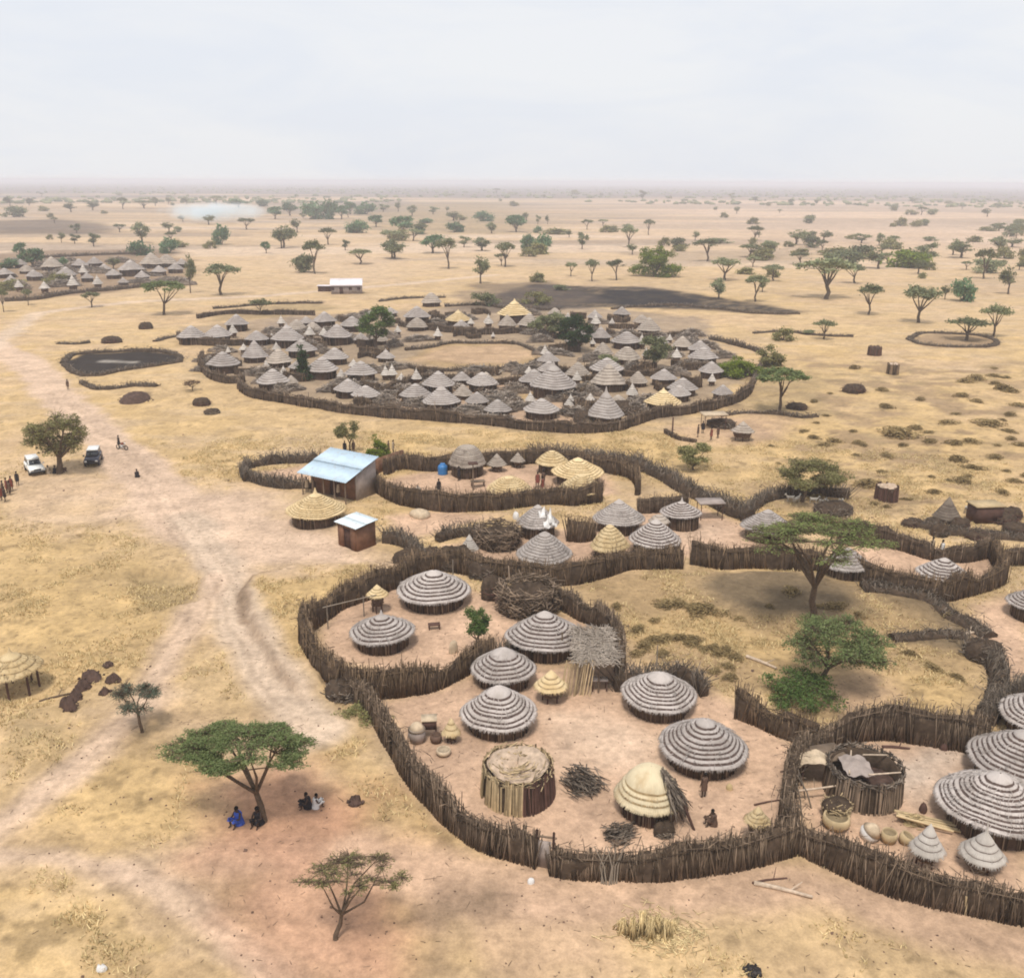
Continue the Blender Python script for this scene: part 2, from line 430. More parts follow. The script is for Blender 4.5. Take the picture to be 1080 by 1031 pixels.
# ------------------------------------------------------------------ ground: one sheet to the horizon
def build_ground():
    rad = np.concatenate([np.linspace(6, 22, 12, endpoint=False), 22 * np.exp(np.arange(0, math.log(12000 / 22), 0.0062))])
    rad = np.append(rad, 12000.0)
    a1 = np.linspace(R_(50), R_(130), 560); a2 = np.linspace(R_(130), R_(410), 62)[1:-1]
    ang = np.concatenate([a1, a2]); nA = len(ang)
    RR, AA = np.meshgrid(rad, ang, indexing='ij')
    X = (RR * np.cos(AA)).ravel(); Y = (RR * np.sin(AA)).ravel()
    Z = ground_z(X, Y)
    n1 = fbm(X / 26, Y / 26, 31, 5); n2 = fbm(X / 7, Y / 7, 41, 4); n3 = fbm(X / 1.6, Y / 1.6, 51, 4); n4 = fbm(X / 90, Y / 60, 61, 4)
    nS = fbm(X / 9, Y / 2.4, 71, 4)
    C = {'sand': (.535, .375, .22), 'pale': (.58, .445, .335), 'straw': (.51, .36, .195), 'yellow': (.50, .345, .165), 'pink': (.57, .415, .305),
         'red': (.46, .25, .16), 'yard': (.535, .36, .25), 'dark': (.085, .065, .055), 'black': (.020, .018, .020), 'olive': (.30, .22, .12),
         'ochre': (.37, .255, .135), 'brown': (.24, .165, .11), 'dusk': (.25, .195, .155), 'earth_and_shade': (.14, .105, .068), 'far': (.54, .395, .27), 'scrub': (.16, .135, .12), 'ash': (.60, .54, .47)}
    C = {k: np.array(v) * .90 for k, v in C.items()}
    col = np.empty((len(X), 3)); col[:] = C['sand']
    R0 = np.hypot(X, Y)
    grass = np.zeros(len(X))
    def lay(m, c, g=None):
        nonlocal col, grass
        col = col + (C[c] - col) * m[:, None]
        if g is not None: grass = grass * (1 - m) + g * m
    # dry grass in patches
    lay(sstep(.36, .50, n1 * .6 + n2 * .4) * .9, 'straw', .8)
    lay(sstep(.52, .66, n2 * .55 + n4 * .45) * .6, 'yellow', 1.0)
    lay(sstep(.52, .70, nS) * .22, 'pale')
    lay(sstep(.60, .74, nS * .5 + n3 * .5) * .45, 'olive', .7)
    # the far plain
    f = sstep(230, 520, R0)
    col = col + (C['far'] - col) * (f * .6)[:, None]
    lay(f * sstep(.48, .60, fbm(X / 260, Y / 60, 81, 4)) * .38, 'brown', .3)
    lay(f * sstep(.50, .62, fbm(X / 160, Y / 40, 91, 4)) * .7, 'pale', 0)
    lay(f * sstep(.55, .63, fbm(X / 110, Y / 45, 95, 4)) * .5, 'dusk', 0)
    rp = sstep(-60, 220, X - .05 * Y) * sstep(430, 620, R0) * (1 - sstep(1700, 2300, R0))
    lay(rp * .65, 'pink', 0)
    # scrub that darkens the last stretch before the horizon
    sc_ = sstep(1850, 2500, R0 + (fbm(X / 700, Y / 120, 101, 4) - .5) * 1500)
    lay(sc_ * .95, 'scrub', 0)
    lay(sstep(.46, .56, fbm(X / 420, Y / 90, 111, 4)) * sstep(650, 950, R0) * .34, 'scrub', 0)

    def mask(px, soft=1.2, amp=2.2, closed=True, width=0.0, sc=3.2):
        P = [flat_at(*p) for p in px]; A = np.array(P)[:, :2]
        pad = width + soft + amp + 2
        m = np.zeros(len(X))
        s = (X > A[:, 0].min() - pad) & (X < A[:, 0].max() + pad) & (Y > A[:, 1].min() - pad) & (Y < A[:, 1].max() + pad)
        if not s.any(): return m
        sd = poly_sd(X[s], Y[s], P) if closed else width - seg_dist(X[s], Y[s], P)
        sd = sd + (fbm(X[s] / sc, Y[s] / sc, 121, 4) - .5) * 2 * amp
        m[s] = sstep(-soft, soft, sd)
        return m
    def area(px, c, k=1.0, g=None, soft=1.5, amp=2.5, sc=3.2, grain=0.0):
        m = mask(px, soft, amp, True, 0, sc) * k
        if grain: m = m * (1 - grain + grain * sstep(.35, .6, n3 * .5 + n2 * .5))
        lay(m, c, g)
    def line(px, c, w, k=1.0, g=None, soft=1.0, amp=1.0, sc=3.0):
        lay(mask(px, soft, amp, False, w, sc) * k, c, g)
    ruts = []
    # yellow grass
    area([(322, 690), (352, 740), (385, 800), (430, 850), (520, 912), (440, 930), (380, 890), (330, 800), (345, 760)], 'yellow', .9, 1, 2, 2)
    area([(0, 900), (110, 915), (200, 960), (280, 1040), (-40, 1040)], 'yellow', .65, 1, 3, 3, grain=.6)
    area([(40, 830), (120, 800), (200, 830), (190, 890), (70, 890)], 'yellow', .55, 1, 3, 3, grain=.7)
    area([(-20, 600), (120, 600), (215, 690), (150, 740), (0, 690)], 'yellow', .75, 1, 3, 3, grain=.4)
    area([(258, 640), (275, 606), (420, 590), (345, 640), (322, 690), (345, 740), (300, 720)], 'yellow', .85, 1, 1.2, 1.2)
    area([(390, 455), (530, 463), (700, 462), (745, 480), (700, 500), (640, 474), (470, 470), (400, 478)], 'yellow', .8, 1, 2, 3)
    area([(640, 470), (760, 450), (1090, 440), (1090, 530), (930, 545), (800, 525), (735, 500)], 'yellow', .75, 1, 4, 5, grain=.3)
    area([(800, 380), (880, 365), (960, 400), (1080, 395), (1090, 450), (800, 450)], 'yellow', .55, 1, 4, 6, grain=.5)
    area([(610, 620), (700, 600), (900, 612), (1020, 640), (1040, 700), (1030, 760), (880, 760), (790, 730), (740, 735), (650, 680)], 'ochre', .9, .8, 1.5, 2)
    area([(650, 660), (740, 650), (830, 670), (840, 700), (760, 690), (690, 690)], 'yellow', .7, 1, 2, 2)
    area([(900, 720), (980, 712), (1030, 735), (1000, 757), (920, 752)], 'yellow', .7, 1, 1.5, 1.5)
    area([(735, 612), (800, 604), (880, 610), (900, 640), (870, 662), (800, 655), (750, 640)], 'earth_and_shade', .85, 0, 1.5, 1.5)  # acacia's shade painted into the soil colour, over dark bank earth
    area([(905, 612), (1000, 640), (1050, 668), (1045, 700), (990, 668), (940, 640)], 'earth_and_shade', .7, .1, 1.2, 1.5)
    area([(940, 672), (1010, 664), (1040, 690), (990, 684)], 'earth_and_shade', .75, .1, 1.0, 1.2)
    area([(640, 690), (720, 668), (780, 700), (735, 735), (690, 720)], 'brown', .4, .4, 1.5, 2, grain=.5)
    area([(855, 730), (920, 715), (960, 735), (900, 752)], 'yard', .6, 0, 1.5, 1.5)
    area([(-20, 560), (110, 560), (200, 610), (225, 650), (160, 720), (60, 760), (-20, 760)], 'yellow', .7, .9, 2.5, 3, grain=.25)
    area([(20, 800), (110, 770), (230, 800), (215, 890), (150, 905), (20, 895)], 'yellow', .75, .9, 2.5, 2.5)
    area([(-20, 720), (90, 760), (60, 830), (-30, 880)], 'straw', .7, .8, 2.5, 3)
    area([(560, 950), (700, 960), (860, 950), (1090, 1010), (1090, 1050), (600, 1050)], 'straw', .75, .8, 2.5, 3, grain=.5)
    area([(430, 985), (520, 975), (600, 1045), (420, 1045)], 'yellow', .6, .9, 2, 2, grain=.6)
    area([(240, 650), (290, 720), (250, 770), (195, 740)], 'straw', .8, .8, 1.5, 2)
    nR_ = fbm(X / 5.5, Y / 4.0, 201, 4)
    lay(mask([(790, 380), (900, 372), (1095, 385), (1095, 540), (930, 548), (800, 520), (745, 470)], 5, 5) * sstep(.50, .64, nR_) * .6, 'brown', .8)
    lay(mask([(790, 380), (900, 372), (1095, 385), (1095, 540), (930, 548), (800, 520), (745, 470)], 5, 5) * sstep(.60, .72, fbm(X / 2.5, Y / 2.0, 211, 4)) * .6, 'olive', .8)
    # bare earth: tracks, open ground, yards
    area([(130, 500), (250, 515), (330, 545), (420, 600), (300, 604), (250, 610), (215, 600), (120, 545)], 'pink', .95, 0, 3, 3)
    area([(0, 470), (120, 500), (150, 560), (60, 560), (0, 545)], 'pink', .45, 0, 3, 4)
    line([(-30, 350), (30, 385), (70, 425), (110, 465), (155, 500), (200, 560)], 'pink', 3.2, .95, 0, 1.0, 1.2)
    line([(200, 545), (235, 605), (250, 650), (275, 700), (310, 740), (335, 770)], 'pale', 1.9, .95, 0, .9, .7)
    for pth in ([(60, 415), (110, 465), (155, 505), (200, 560), (235, 605), (250, 650), (275, 700), (310, 745)], [(225, 610), (205, 650), (170, 705), (150, 745), (90, 800), (30, 850), (-40, 900)], [(-30, 905), (60, 905), (130, 918), (200, 955), (270, 1010), (310, 1050)]):
        Pw = np.array([flat_at(*p)[:2] for p in pth]); tg = np.gradient(Pw, axis=0); tg /= np.linalg.norm(tg, axis=1, keepdims=True)
        for o_ in (-1.55, -.75, .75, 1.5):
            Q = Pw + np.stack([-tg[:, 1], tg[:, 0]], 1) * o_; m = np.zeros(len(X)); s_ = R0 < 210
            sd = .16 - seg_dist(X[s_] + (fbm(X[s_] / 5, Y[s_] / 5, 171, 2) - .5) * 1.6, Y[s_] + (fbm(X[s_] / 5, Y[s_] / 5, 181, 2) - .5) * 1.6, Q)
            m[s_] = sstep(-.22, .12, sd); ruts.append(m * (.26 if abs(o_) < 1 else .16))
    line([(225, 610), (205, 650), (170, 705), (150, 745), (90, 800), (30, 850), (-40, 900)], 'pink', 1.25, .9, 0, .9, .7)
    line([(-30, 905), (60, 905), (130, 918), (200, 955), (270, 1010), (310, 1050)], 'pink', .8, .85, 0, .6, .5)
    line([(130, 918), (230, 905), (300, 900)], 'pink', 1.4, .6, 0, 1, .8)
    line([(-30, 380), (40, 330), (140, 318), (280, 312), (420, 300), (520, 290)], 'pale', 2.4, .8, 0, 1.5, 1.5)
    area([(225, 830), (300, 800), (370, 830), (420, 900), (450, 960), (430, 1050), (300, 1050), (250, 980), (215, 900)], 'red', .85, 0, 2.5, 2)
    area([(225, 890), (330, 880), (390, 940), (400, 1040), (300, 1040), (250, 970)], 'pink', .2, 0, 2.5, 2)
    area([(120, 745), (210, 745), (300, 765), (250, 800), (140, 790)], 'brown', .25, 0, 2, 2)
    line([(380, 900), (470, 925), (600, 945), (760, 935), (850, 930), (960, 965), (1100, 1005)], 'yard', 1.7, .85, 0, 1, .8)
    area([(430, 940), (520, 935), (640, 960), (700, 1040), (560, 1040), (500, 1000)], 'yard', .6, 0, 2, 2)
    area([(420, 950), (520, 935), (535, 950), (480, 980), (495, 1040), (430, 1040), (450, 990)], 'brown', .9, .3, 1.2, 1.5)
    area([(905, 960), (1000, 985), (1080, 1020), (1000, 1035), (900, 1000)], 'brown', .35, .4, 1.5, 1.8, grain=.6)
    area([(140, 603), (175, 600), (210, 610), (200, 632), (170, 640), (148, 625)], 'olive', .75, .8, 1.5, 1.5)
    area([(10, 765), (60, 760), (60, 790), (0, 800)], 'olive', .6, .6, 1.5, 1.5)
    line([(256, 655), (256, 628), (266, 612), (300, 603)], 'brown', .5, .8, 0, .4, .5)
    line([(262, 655), (286, 700), (310, 728)], 'brown', .35, .5, 0, .4, .5)
    for m in ruts: lay(m, 'brown', 0)
    # compound yards
    yards = [
        [(335, 665), (352, 640), (420, 615), (480, 622), (560, 640), (640, 660), (655, 690), (590, 700), (500, 700), (440, 715), (400, 712), (350, 695)],
        [(400, 740), (470, 722), (540, 700), (660, 700), (735, 720), (780, 745), (845, 785), (835, 860), (820, 890), (640, 915), (560, 905), (470, 860), (420, 800)],
        [(850, 790), (900, 770), (1020, 785), (1090, 800), (1090, 970), (960, 935), (850, 895), (835, 850)],
        [(560, 590), (640, 545), (740, 535), (800, 560), (830, 590), (720, 588), (640, 590), (600, 610)],
        [(400, 508), (440, 498), (560, 488), (640, 500), (650, 520), (540, 530), (430, 530)],
        [(470, 575), (560, 560), (620, 560), (640, 590), (560, 606), (480, 598)],
        [(880, 580), (940, 575), (1000, 580), (1060, 590), (1040, 612), (960, 612), (900, 600)],
        [(1030, 640), (1090, 620), (1090, 720), (1045, 720)],
        [(268, 500), (320, 492), (350, 505), (300, 510)],
        [(405, 545), (450, 540), (530, 542), (470, 560), (430, 570)]]
    for p in yards: area(p, 'yard', .95, 0, 1.0, .8)
    area([(590, 760), (720, 770), (700, 800), (600, 800)], 'pale', .5, 0, 3, 3)
    area([(930, 790), (1010, 795), (970, 840), (930, 830)], 'ash', .5, 0, 2, 2)
    area([(690, 555), (760, 550), (770, 575), (700, 575)], 'pink', .6, 0, 2, 2)
    area([(215, 385), (300, 335), (560, 318), (740, 335), (790, 395), (720, 440), (560, 455), (400, 437), (260, 412)], 'dusk', .65, 0, 2, 3)
    area([(190, 345), (330, 330), (360, 362), (240, 366)], 'dusk', .6, 0, 2, 2)
    area([(430, 378), (460, 362), (530, 360), (572, 372), (560, 386), (470, 390)], 'ochre', .95, .2, 2, 2)
    area([(440, 380), (470, 366), (540, 364), (566, 372), (530, 384)], 'yard', .45, 0, 2, 2)
    area([(400, 425), (450, 412), (540, 402), (600, 425), (650, 440), (600, 452), (470, 440)], 'yard', .6, 0, 2, 2)
    area([(520, 418), (560, 414), (560, 428), (515, 428)], 'yellow', .8, .6, 1.5, 1)
    area([(700, 450), (800, 435), (850, 445), (800, 470), (720, 470)], 'yard', .5, 0, 2, 2)
    area([(800, 395), (850, 390), (880, 400), (850, 440), (790, 432)], 'olive', .5, .4, 2, 3)
    # burnt and dung-black ground
    area([(65, 383), (90, 373), (150, 371), (188, 374), (192, 381), (150, 388), (85, 397)], 'black', .97, 0, .8, .8)
    line([(110, 381), (140, 382)], 'ash', .9, .55, 0, .8, .6)
    area([(128, 424), (140, 414), (160, 413), (158, 420), (140, 427)], 'dark', .8, 0, .6, .6)
    area([(500, 315), (560, 300), (690, 303), (760, 314), (845, 328), (830, 333), (740, 326), (640, 324), (560, 330)], 'black', .95, 0, 3, 4, 10, grain=.35)
    area([(610, 318), (640, 306), (700, 306), (740, 318), (700, 325)], 'black', 1.0, 0, 2, 3, 8, grain=.15)
    area([(470, 330), (500, 300), (580, 296), (640, 316), (560, 330)], 'dark', .6, 0, 4, 6, 10)
    area([(-20, 234), (60, 231), (112, 235), (110, 246), (-20, 247)], 'dark', .75, 0, 12, 14, 30)
    area([(-20, 268), (70, 264), (190, 262), (205, 290), (120, 308), (-20, 318)], 'brown', .85, 0, 6, 8, 14)
    area([(225, 328), (330, 318), (360, 325), (300, 335), (225, 338)], 'olive', .7, .3, 2, 3)
    area([(955, 358), (985, 351), (1055, 357), (1050, 367), (975, 366)], 'brown', .7, 0, 1.5, 2)
    area([(300, 268), (420, 272), (420, 296), (300, 300)], 'far', .5, 0, 8, 10)
    area([(380, 215), (540, 212), (560, 246), (400, 250)], 'olive', .5, .3, 30, 30, 40)
    area([(270, 215), (430, 210), (420, 224), (270, 226)], 'scrub', .5, 0, 30, 30, 40)
    # grain of the soil and trodden stains
    nM = fbm(X / 3.4, Y / 2.3, 191, 4)
    v = (.82 + .36 * nM) * (.80 + .40 * n3) + (fbm(X / .5, Y / .5, 131, 3) - .5) * .22 * (1 - sstep(70, 160, R0)) + (n2 - .5) * .22
    col = col * np.clip(v, .6, 1.4)[:, None]
    sp = sstep(.60, .72, fbm(X / 1.1, Y / .7, 141, 3) * .7 + nM * .3) * (1 - sstep(110, 260, R0)) * (.30 + .6 * grass)
    col = col * (1 - sp * .45)[:, None]
    nR = len(rad)
    i = np.arange(nR - 1)[:, None] * nA; k = np.arange(nA)[None, :]; k2 = (np.arange(nA)[None, :] + 1) % nA
    q = np.stack(np.broadcast_arrays(i + k, i + nA + k, i + nA + k2, i + k2), -1).reshape(-1, 4).astype(np.int32)
    q = q[:, ::-1]
    me = bpy.data.meshes.new('ground')
    v = np.stack([X, Y, Z], 1).astype(np.float32)
    me.vertices.add(len(v)); me.vertices.foreach_set('co', v.ravel())
    me.loops.add(q.size); me.loops.foreach_set('vertex_index', np.ascontiguousarray(q).ravel())
    me.polygons.add(len(q)); me.polygons.foreach_set('loop_start', np.arange(0, q.size, 4, dtype=np.int32))
    me.polygons.foreach_set('use_smooth', np.ones(len(q), bool))
    ca = me.attributes.new('soil', 'FLOAT_COLOR', 'POINT')
    ca.data.foreach_set('color', np.concatenate([np.clip(col, 0.01, .9), grass[:, None]], 1).astype(np.float32).ravel())
    me.update(calc_edges=True)
    m, nt, b = newmat('soil_and_dry_grass')
    a = N(nt, 'ShaderNodeAttribute', attribute_name='soil')
    tc = N(nt, 'ShaderNodeTexCoord').outputs['Object']
    n_a = noise(nt, tc, 2.2, 5, .65); n_b = noise(nt, tc, .35, 4, .6, .6); n_c = noise(nt, tc, 9.0, 3, .6)
    f = mathn(nt, 'MULTIPLY', maprange(nt, n_a, .3, .7, .78, 1.2), maprange(nt, n_b, .3, .7, .86, 1.12))
    f = mathn(nt, 'MULTIPLY', f, maprange(nt, n_c, .3, .7, .9, 1.1))
    tuft = mathn(nt, 'MULTIPLY', maprange(nt, n_a, .60, .70, 0, .38), a.outputs['Alpha'])
    c2 = mixc(nt, tuft, a.outputs['Color'], (.22, .15, .07))
    nt.links.new(scalec(nt, c2, f), b.inputs['Base Color'])
    b.inputs['Roughness'].default_value = .95; b.inputs['Specular IOR Level'].default_value = .08
    bp = N(nt, 'ShaderNodeBump'); bp.inputs['Strength'].default_value = .5; bp.inputs['Distance'].default_value = .14
    nt.links.new(n_a, bp.inputs['Height']); nt.links.new(bp.outputs[0], b.inputs['Normal'])
    me.materials.append(m)
    o = link('ground', me); tag(o, kind='structure')
    # dry grass on it
    r = rng.uniform(0, 1, 420000); a_ = rng.uniform(R_(58), R_(122), len(r))
    d = 26 + (125 - 26) * r ** .8
    gx, gy = d * np.cos(a_), d * np.sin(a_)
    ir = np.searchsorted(rad, d).clip(0, nR - 1); ia = np.searchsorted(a1, a_).clip(0, len(a1) - 1)
    gm = grass[ir * nA + ia]
    keep = rng.uniform(0, 1, len(r)) < np.clip((gm - .45) * 1.1, 0, 1) * sstep(.42, .62, fbm(gx / 2.2, gy / 2.2, 151, 3))
    gx, gy = gx[keep], gy[keep]
    zz = ground_z(gx, gy); mb = MB()
    for _ in range(3):
        n = len(gx); p0 = np.stack([gx + rng.normal(0, .1, n), gy + rng.normal(0, .1, n), zz - .02], 1)
        tip = p0 + np.stack([rng.normal(0, .13, n), rng.normal(0, .13, n), rng.uniform(.08, .26, n)], 1)
        th = rng.uniform(0, math.pi, n); w = np.stack([np.cos(th), np.sin(th), 0 * th], 1) * .035
        vv = np.stack([p0 - w, p0 + w, tip + w * .2, tip - w * .2], 1)
        mb.add(vv.reshape(-1, 3), np.arange(n * 4).reshape(-1, 4), 0, np.repeat(rng.uniform(0, 1, n), 4))
    tag(mb.build('dry_grass', M['grass']), kind='stuff')
    n = 3200; a_ = rng.uniform(R_(58), R_(122), n); d = 27 + 100 * rng.uniform(0, 1, n) ** .8; x, y = d * np.cos(a_), d * np.sin(a_); z = ground_z(x, y) + .02
    th = rng.uniform(0, 6.28, n); l = rng.uniform(.05, .17, n) * (1 + 1.5 * (rng.uniform(0, 1, n) > .95)); dd = np.stack([np.cos(th) * l, np.sin(th) * l, rng.normal(0, .02, n)], 1); p = np.stack([x, y, z], 1)
    tag(MB().sticks(p - dd, p + dd, .014, .008, 4, 0, rng.uniform(0, 1, n)).build('twig_litter', M['stick']), kind='stuff')
    # dung, clods and twigs lying about
    n = 4200; a_ = rng.uniform(R_(58), R_(122), n); d = 27 + 105 * rng.uniform(0, 1, n) ** .75
    x, y = d * np.cos(a_), d * np.sin(a_); z = ground_z(x, y); s = rng.uniform(.012, .05, n) * (1 + 1.2 * (rng.uniform(0, 1, n) > .96))
    mb = MB(); cx = np.array([[-1, -1, -1], [1, -1, -1], [1, 1, -1], [-1, 1, -1], [-.6, -.6, .7], [.6, -.6, .7], [.6, .6, .7], [-.6, .6, .7]])
    vv = cx[None] * s[:, None, None] * np.array([1, 1, .6]) + rng.normal(0, .25, (n, 8, 3)) * s[:, None, None] + np.stack([x, y, z + s * .3], 1)[:, None]
    fq = np.array([[4, 5, 6, 7], [0, 1, 5, 4], [1, 2, 6, 5], [2, 3, 7, 6], [3, 0, 4, 7]])
    mb.add(vv.reshape(-1, 3), (fq[None] + (np.arange(n) * 8)[:, None, None]).reshape(-1, 4), 0, np.repeat(rng.uniform(0, 1, n), 8))
    tag(mb.build('dirt_clods', M['cloth_brown']), kind='stuff')
build_ground()

# ------------------------------------------------------------------ huts
def roof_mb(Rr, H, style='striped', tiers=7, seed=0, nseg=72, cap=.27, power=1.18, spike=0.0, fringe=300):
    """layered thatch: every layer is a sheet whose cut lip overhangs the one below"""
    r = np.random.default_rng(seed); mb = MB()
    ph = r.uniform(0, 6.28, 6); k1 = r.uniform(.006, .018); k2 = r.uniform(.004, .012)
    drop = {'striped': .06, 'plain': .06, 'straw': .09, 'dome': .12}[style] * (Rr / 2.4) ** .5
    pw = .5 if power < 1.4 else .12
    env = lambda s: H * (1 - (pw * s + (1 - pw) * s ** (power * (1 + pw) - pw)))
    prof = []; mi = []; tint = []
    def pt(rr, zz, m=0, t=.5): prof.append((rr, zz)); mi.append(m); tint.append(t)
    lt = .0 + drop
    pt(.015 * Rr, env(0) + spike, 0, .75)
    if spike: pt(.035 * Rr, env(0) + spike * .45, 0, .7); pt(.07 * Rr, env(.06) + .04, 0, .7)
    for s in np.linspace(.08, cap, 4): pt(s * Rr, env(s) + .02, 0, .62)
    ss = np.linspace(cap, 1.0, tiers + 1) + np.concatenate([[0], r.normal(0, .008, tiers - 1), [0]])
    for i in range(tiers):
        s0, s1 = ss[i], ss[i + 1]
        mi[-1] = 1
        pt(s0 * Rr * 1.0, env(s0) - drop * .8, 1, .4)  # dark band below the lip: old thatch plus a painted shadow line
        bw = {'striped': .30, 'plain': .08}.get(style, .12) * (s1 - s0)
        pt((s0 + bw) * Rr, env(s0 + bw) - drop * .8, 0, .45)
        t = r.uniform(.40, .68)
        pt((s0 * .35 + s1 * .65) * Rr, env(s0 * .35 + s1 * .65) - drop * .22, 0, t)
        pt(s1 * Rr, env(s1), 0, t + .06)
    mi[-1] = 0
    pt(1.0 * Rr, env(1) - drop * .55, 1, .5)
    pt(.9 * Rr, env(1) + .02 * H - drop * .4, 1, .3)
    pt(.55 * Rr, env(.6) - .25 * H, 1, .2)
    def jit(th, k, rr, zz):
        s = rr / Rr
        w = 1 + k1 * np.sin(2 * th + ph[0]) + k2 * np.sin(3 * th + ph[1]) + .008 * np.sin(7 * th + ph[2])
        lip = r.normal(0, .0045 * Rr, len(th)); lip = (lip + np.roll(lip, 1) + np.roll(lip, -1)) / 2
        return rr * w + lip * (s > .1), zz + s * (.022 * Rr * np.sin(2 * th + ph[3]) + .014 * Rr * np.sin(5 * th + ph[4])) + r.normal(0, .003 * Rr, len(th)) * (s > .15)
    mb.lathe(prof, nseg, mi[:-1], tint, jit)
    if fringe >= 300 and style != 'dome':     # loose straws and mended wisps on the slope
        n = fringe // 2; th = r.uniform(0, 6.28, n); s0 = r.uniform(.12, .98, n) ** .6; l = r.uniform(.12, .38, n) / Rr; dth = r.normal(0, .06, n) / s0
        s1_ = np.minimum(s0 + l, 1.02); e0 = env(s0); e1 = env(np.minimum(s1_, 1.0))
        mb.sticks(np.stack([s0 * Rr * np.cos(th), s0 * Rr * np.sin(th), e0 + .02], 1), np.stack([s1_ * Rr * np.cos(th + dth), s1_ * Rr * np.sin(th + dth), e1 + .05], 1), .02, .008, 4, 0, r.choice([.0, .15, .9, 1.0], n))
    if fringe:
        for i in range(1, tiers + 1):
            s1 = ss[i]; n = int(fringe * s1 * (1.6 if i == tiers else .22))
            th = r.uniform(0, 2 * math.pi, n); w = 1 + k1 * np.sin(2 * th + ph[0]) + k2 * np.sin(3 * th + ph[1])
            rr = s1 * Rr * w; z = env(s1) + s1 * (.022 * Rr * np.sin(2 * th + ph[3]))
            L = r.uniform(.05, .16, n) * (1.4 if i == tiers else .9)
            p0 = np.stack([(rr - .1) * np.cos(th), (rr - .1) * np.sin(th), z + .06], 1)
            th2 = th + r.normal(0, .02, n)
            p1 = np.stack([(rr + L * .6) * np.cos(th2), (rr + L * .6) * np.sin(th2), z - L * .6], 1)
            mb.sticks(p0, p1, .022, .006, 4, 0, r.uniform(.1, .9, n))
    return mb

def wall_mb(Rw, h, seed=0, n=90, core=True, rs=.04, lean=.02, sink=.25):
    r = np.random.default_rng(seed); mb = MB()
    if core: mb.lathe([(Rw * .97, -sink), (Rw * .975, h * .5), (Rw * .97, h + .25), (.02, h + .3)], 40, [0, 0, 0], .35)
    th = np.sort(r.uniform(0, 2 * math.pi, n)); a = r.normal(0, lean, n)
    p0 = np.stack([Rw * np.cos(th), Rw * np.sin(th), np.full(n, -sink)], 1)
    p1 = np.stack([Rw * np.cos(th + a), Rw * np.sin(th + a), h + r.uniform(.0, .25, n)], 1)
    mb.sticks(p0, p1, rs, rs * .8, 4, 1, r.uniform(0, 1, n) ** 1.5)
    return mb

HUT_I = [0]
RS = {'striped': ('roof_grey', 'roof_line'), 'plain': ('roof_plain', 'line_soft'), 'straw': ('roof_straw', 'line_straw'), 'dome': ('roof_straw', 'line_straw'), 'beige': ('roof_beige', 'line_soft'), 'brown': ('brush', 'roof_line'), 'white': ('roof_white', 'line_soft'), 'cream': ('roof_cream', 'line_straw')}

def locate(px, py_front, w, ze):
    """centre on the ground and radius of a round roof from its picture: middle column, row of the front eave, width"""
    p = at(px, py_front, ze); Rr = w * depth(p) / F / 2
    for _ in range(3):
        d = np.array([p[0], p[1]]); d = d / np.linalg.norm(d)
        c = np.array([p[0] + d[0] * Rr, p[1] + d[1] * Rr, 0]); c[2] = gz(c[0], c[1])
        Rr = w * depth(c + [0, 0, ze]) / F / 2
    return c, Rr

def near_hut(px, py, w, label, style='striped', apex=None, ze=1.05, tiers=7, spike=0.0, power=1.18, cap=.22, wallr=.80, name='thatched_hut', group='round thatched huts of the near compounds', wallmat=None, fringe=300, nwall=90):
    HUT_I[0] += 1; sd = 100 + HUT_I[0]
    c, Rr = locate(px, py, w, ze)
    H = .8 * Rr
    if apex is not None: H = float(np.clip(height_at(c, apex) - ze - spike, .55 * Rr, 1.6 * Rr))
    t = thing(name, label, 'hut', c, rng.uniform(0, 6.28), group)
    st = {'beige': 'plain', 'white': 'plain', 'cream': 'dome'}.get(style, style)
    rm = RS[style]
    ro = roof_mb(Rr, H, st, tiers, sd, 84, cap, power, spike, fringe).build('roof', [M[rm[0]], M[rm[1]]], t, True, (0, 0, ze))
    ro.rotation_euler = (rng.normal(0, .022), rng.normal(0, .022), 0)
    wall_mb(Rr * wallr, ze - .1, sd, nwall).build('wall', [M[wallmat or 'hutwall'], M['stick']], t)
    return t, c, Rr, H

# ------------------------------------------------------------------ fences
def resample(P, step):
    P = np.asarray(P, float)[:, :2]
    # round the corners (Catmull-Rom), then walk at equal steps
    Q = []
    n = len(P)
    for i in range(n - 1):
        p0 = P[max(i - 1, 0)]; p1 = P[i]; p2 = P[i + 1]; p3 = P[min(i + 2, n - 1)]
        for t in np.linspace(0, 1, 12, endpoint=False):
            Q.append(.5 * ((2 * p1) + (-p0 + p2) * t + (2 * p0 - 5 * p1 + 4 * p2 - p3) * t * t + (-p0 + 3 * p1 - 3 * p2 + p3) * t ** 3))
    Q.append(P[-1]); Q = np.array(Q)
    L = np.concatenate([[0], np.cumsum(np.linalg.norm(np.diff(Q, axis=0), axis=1))])
    s = np.linspace(0, L[-1], max(3, int(L[-1] / step) + 1))
    return np.stack([np.interp(s, L, Q[:, 0]), np.interp(s, L, Q[:, 1])], 1), L[-1]

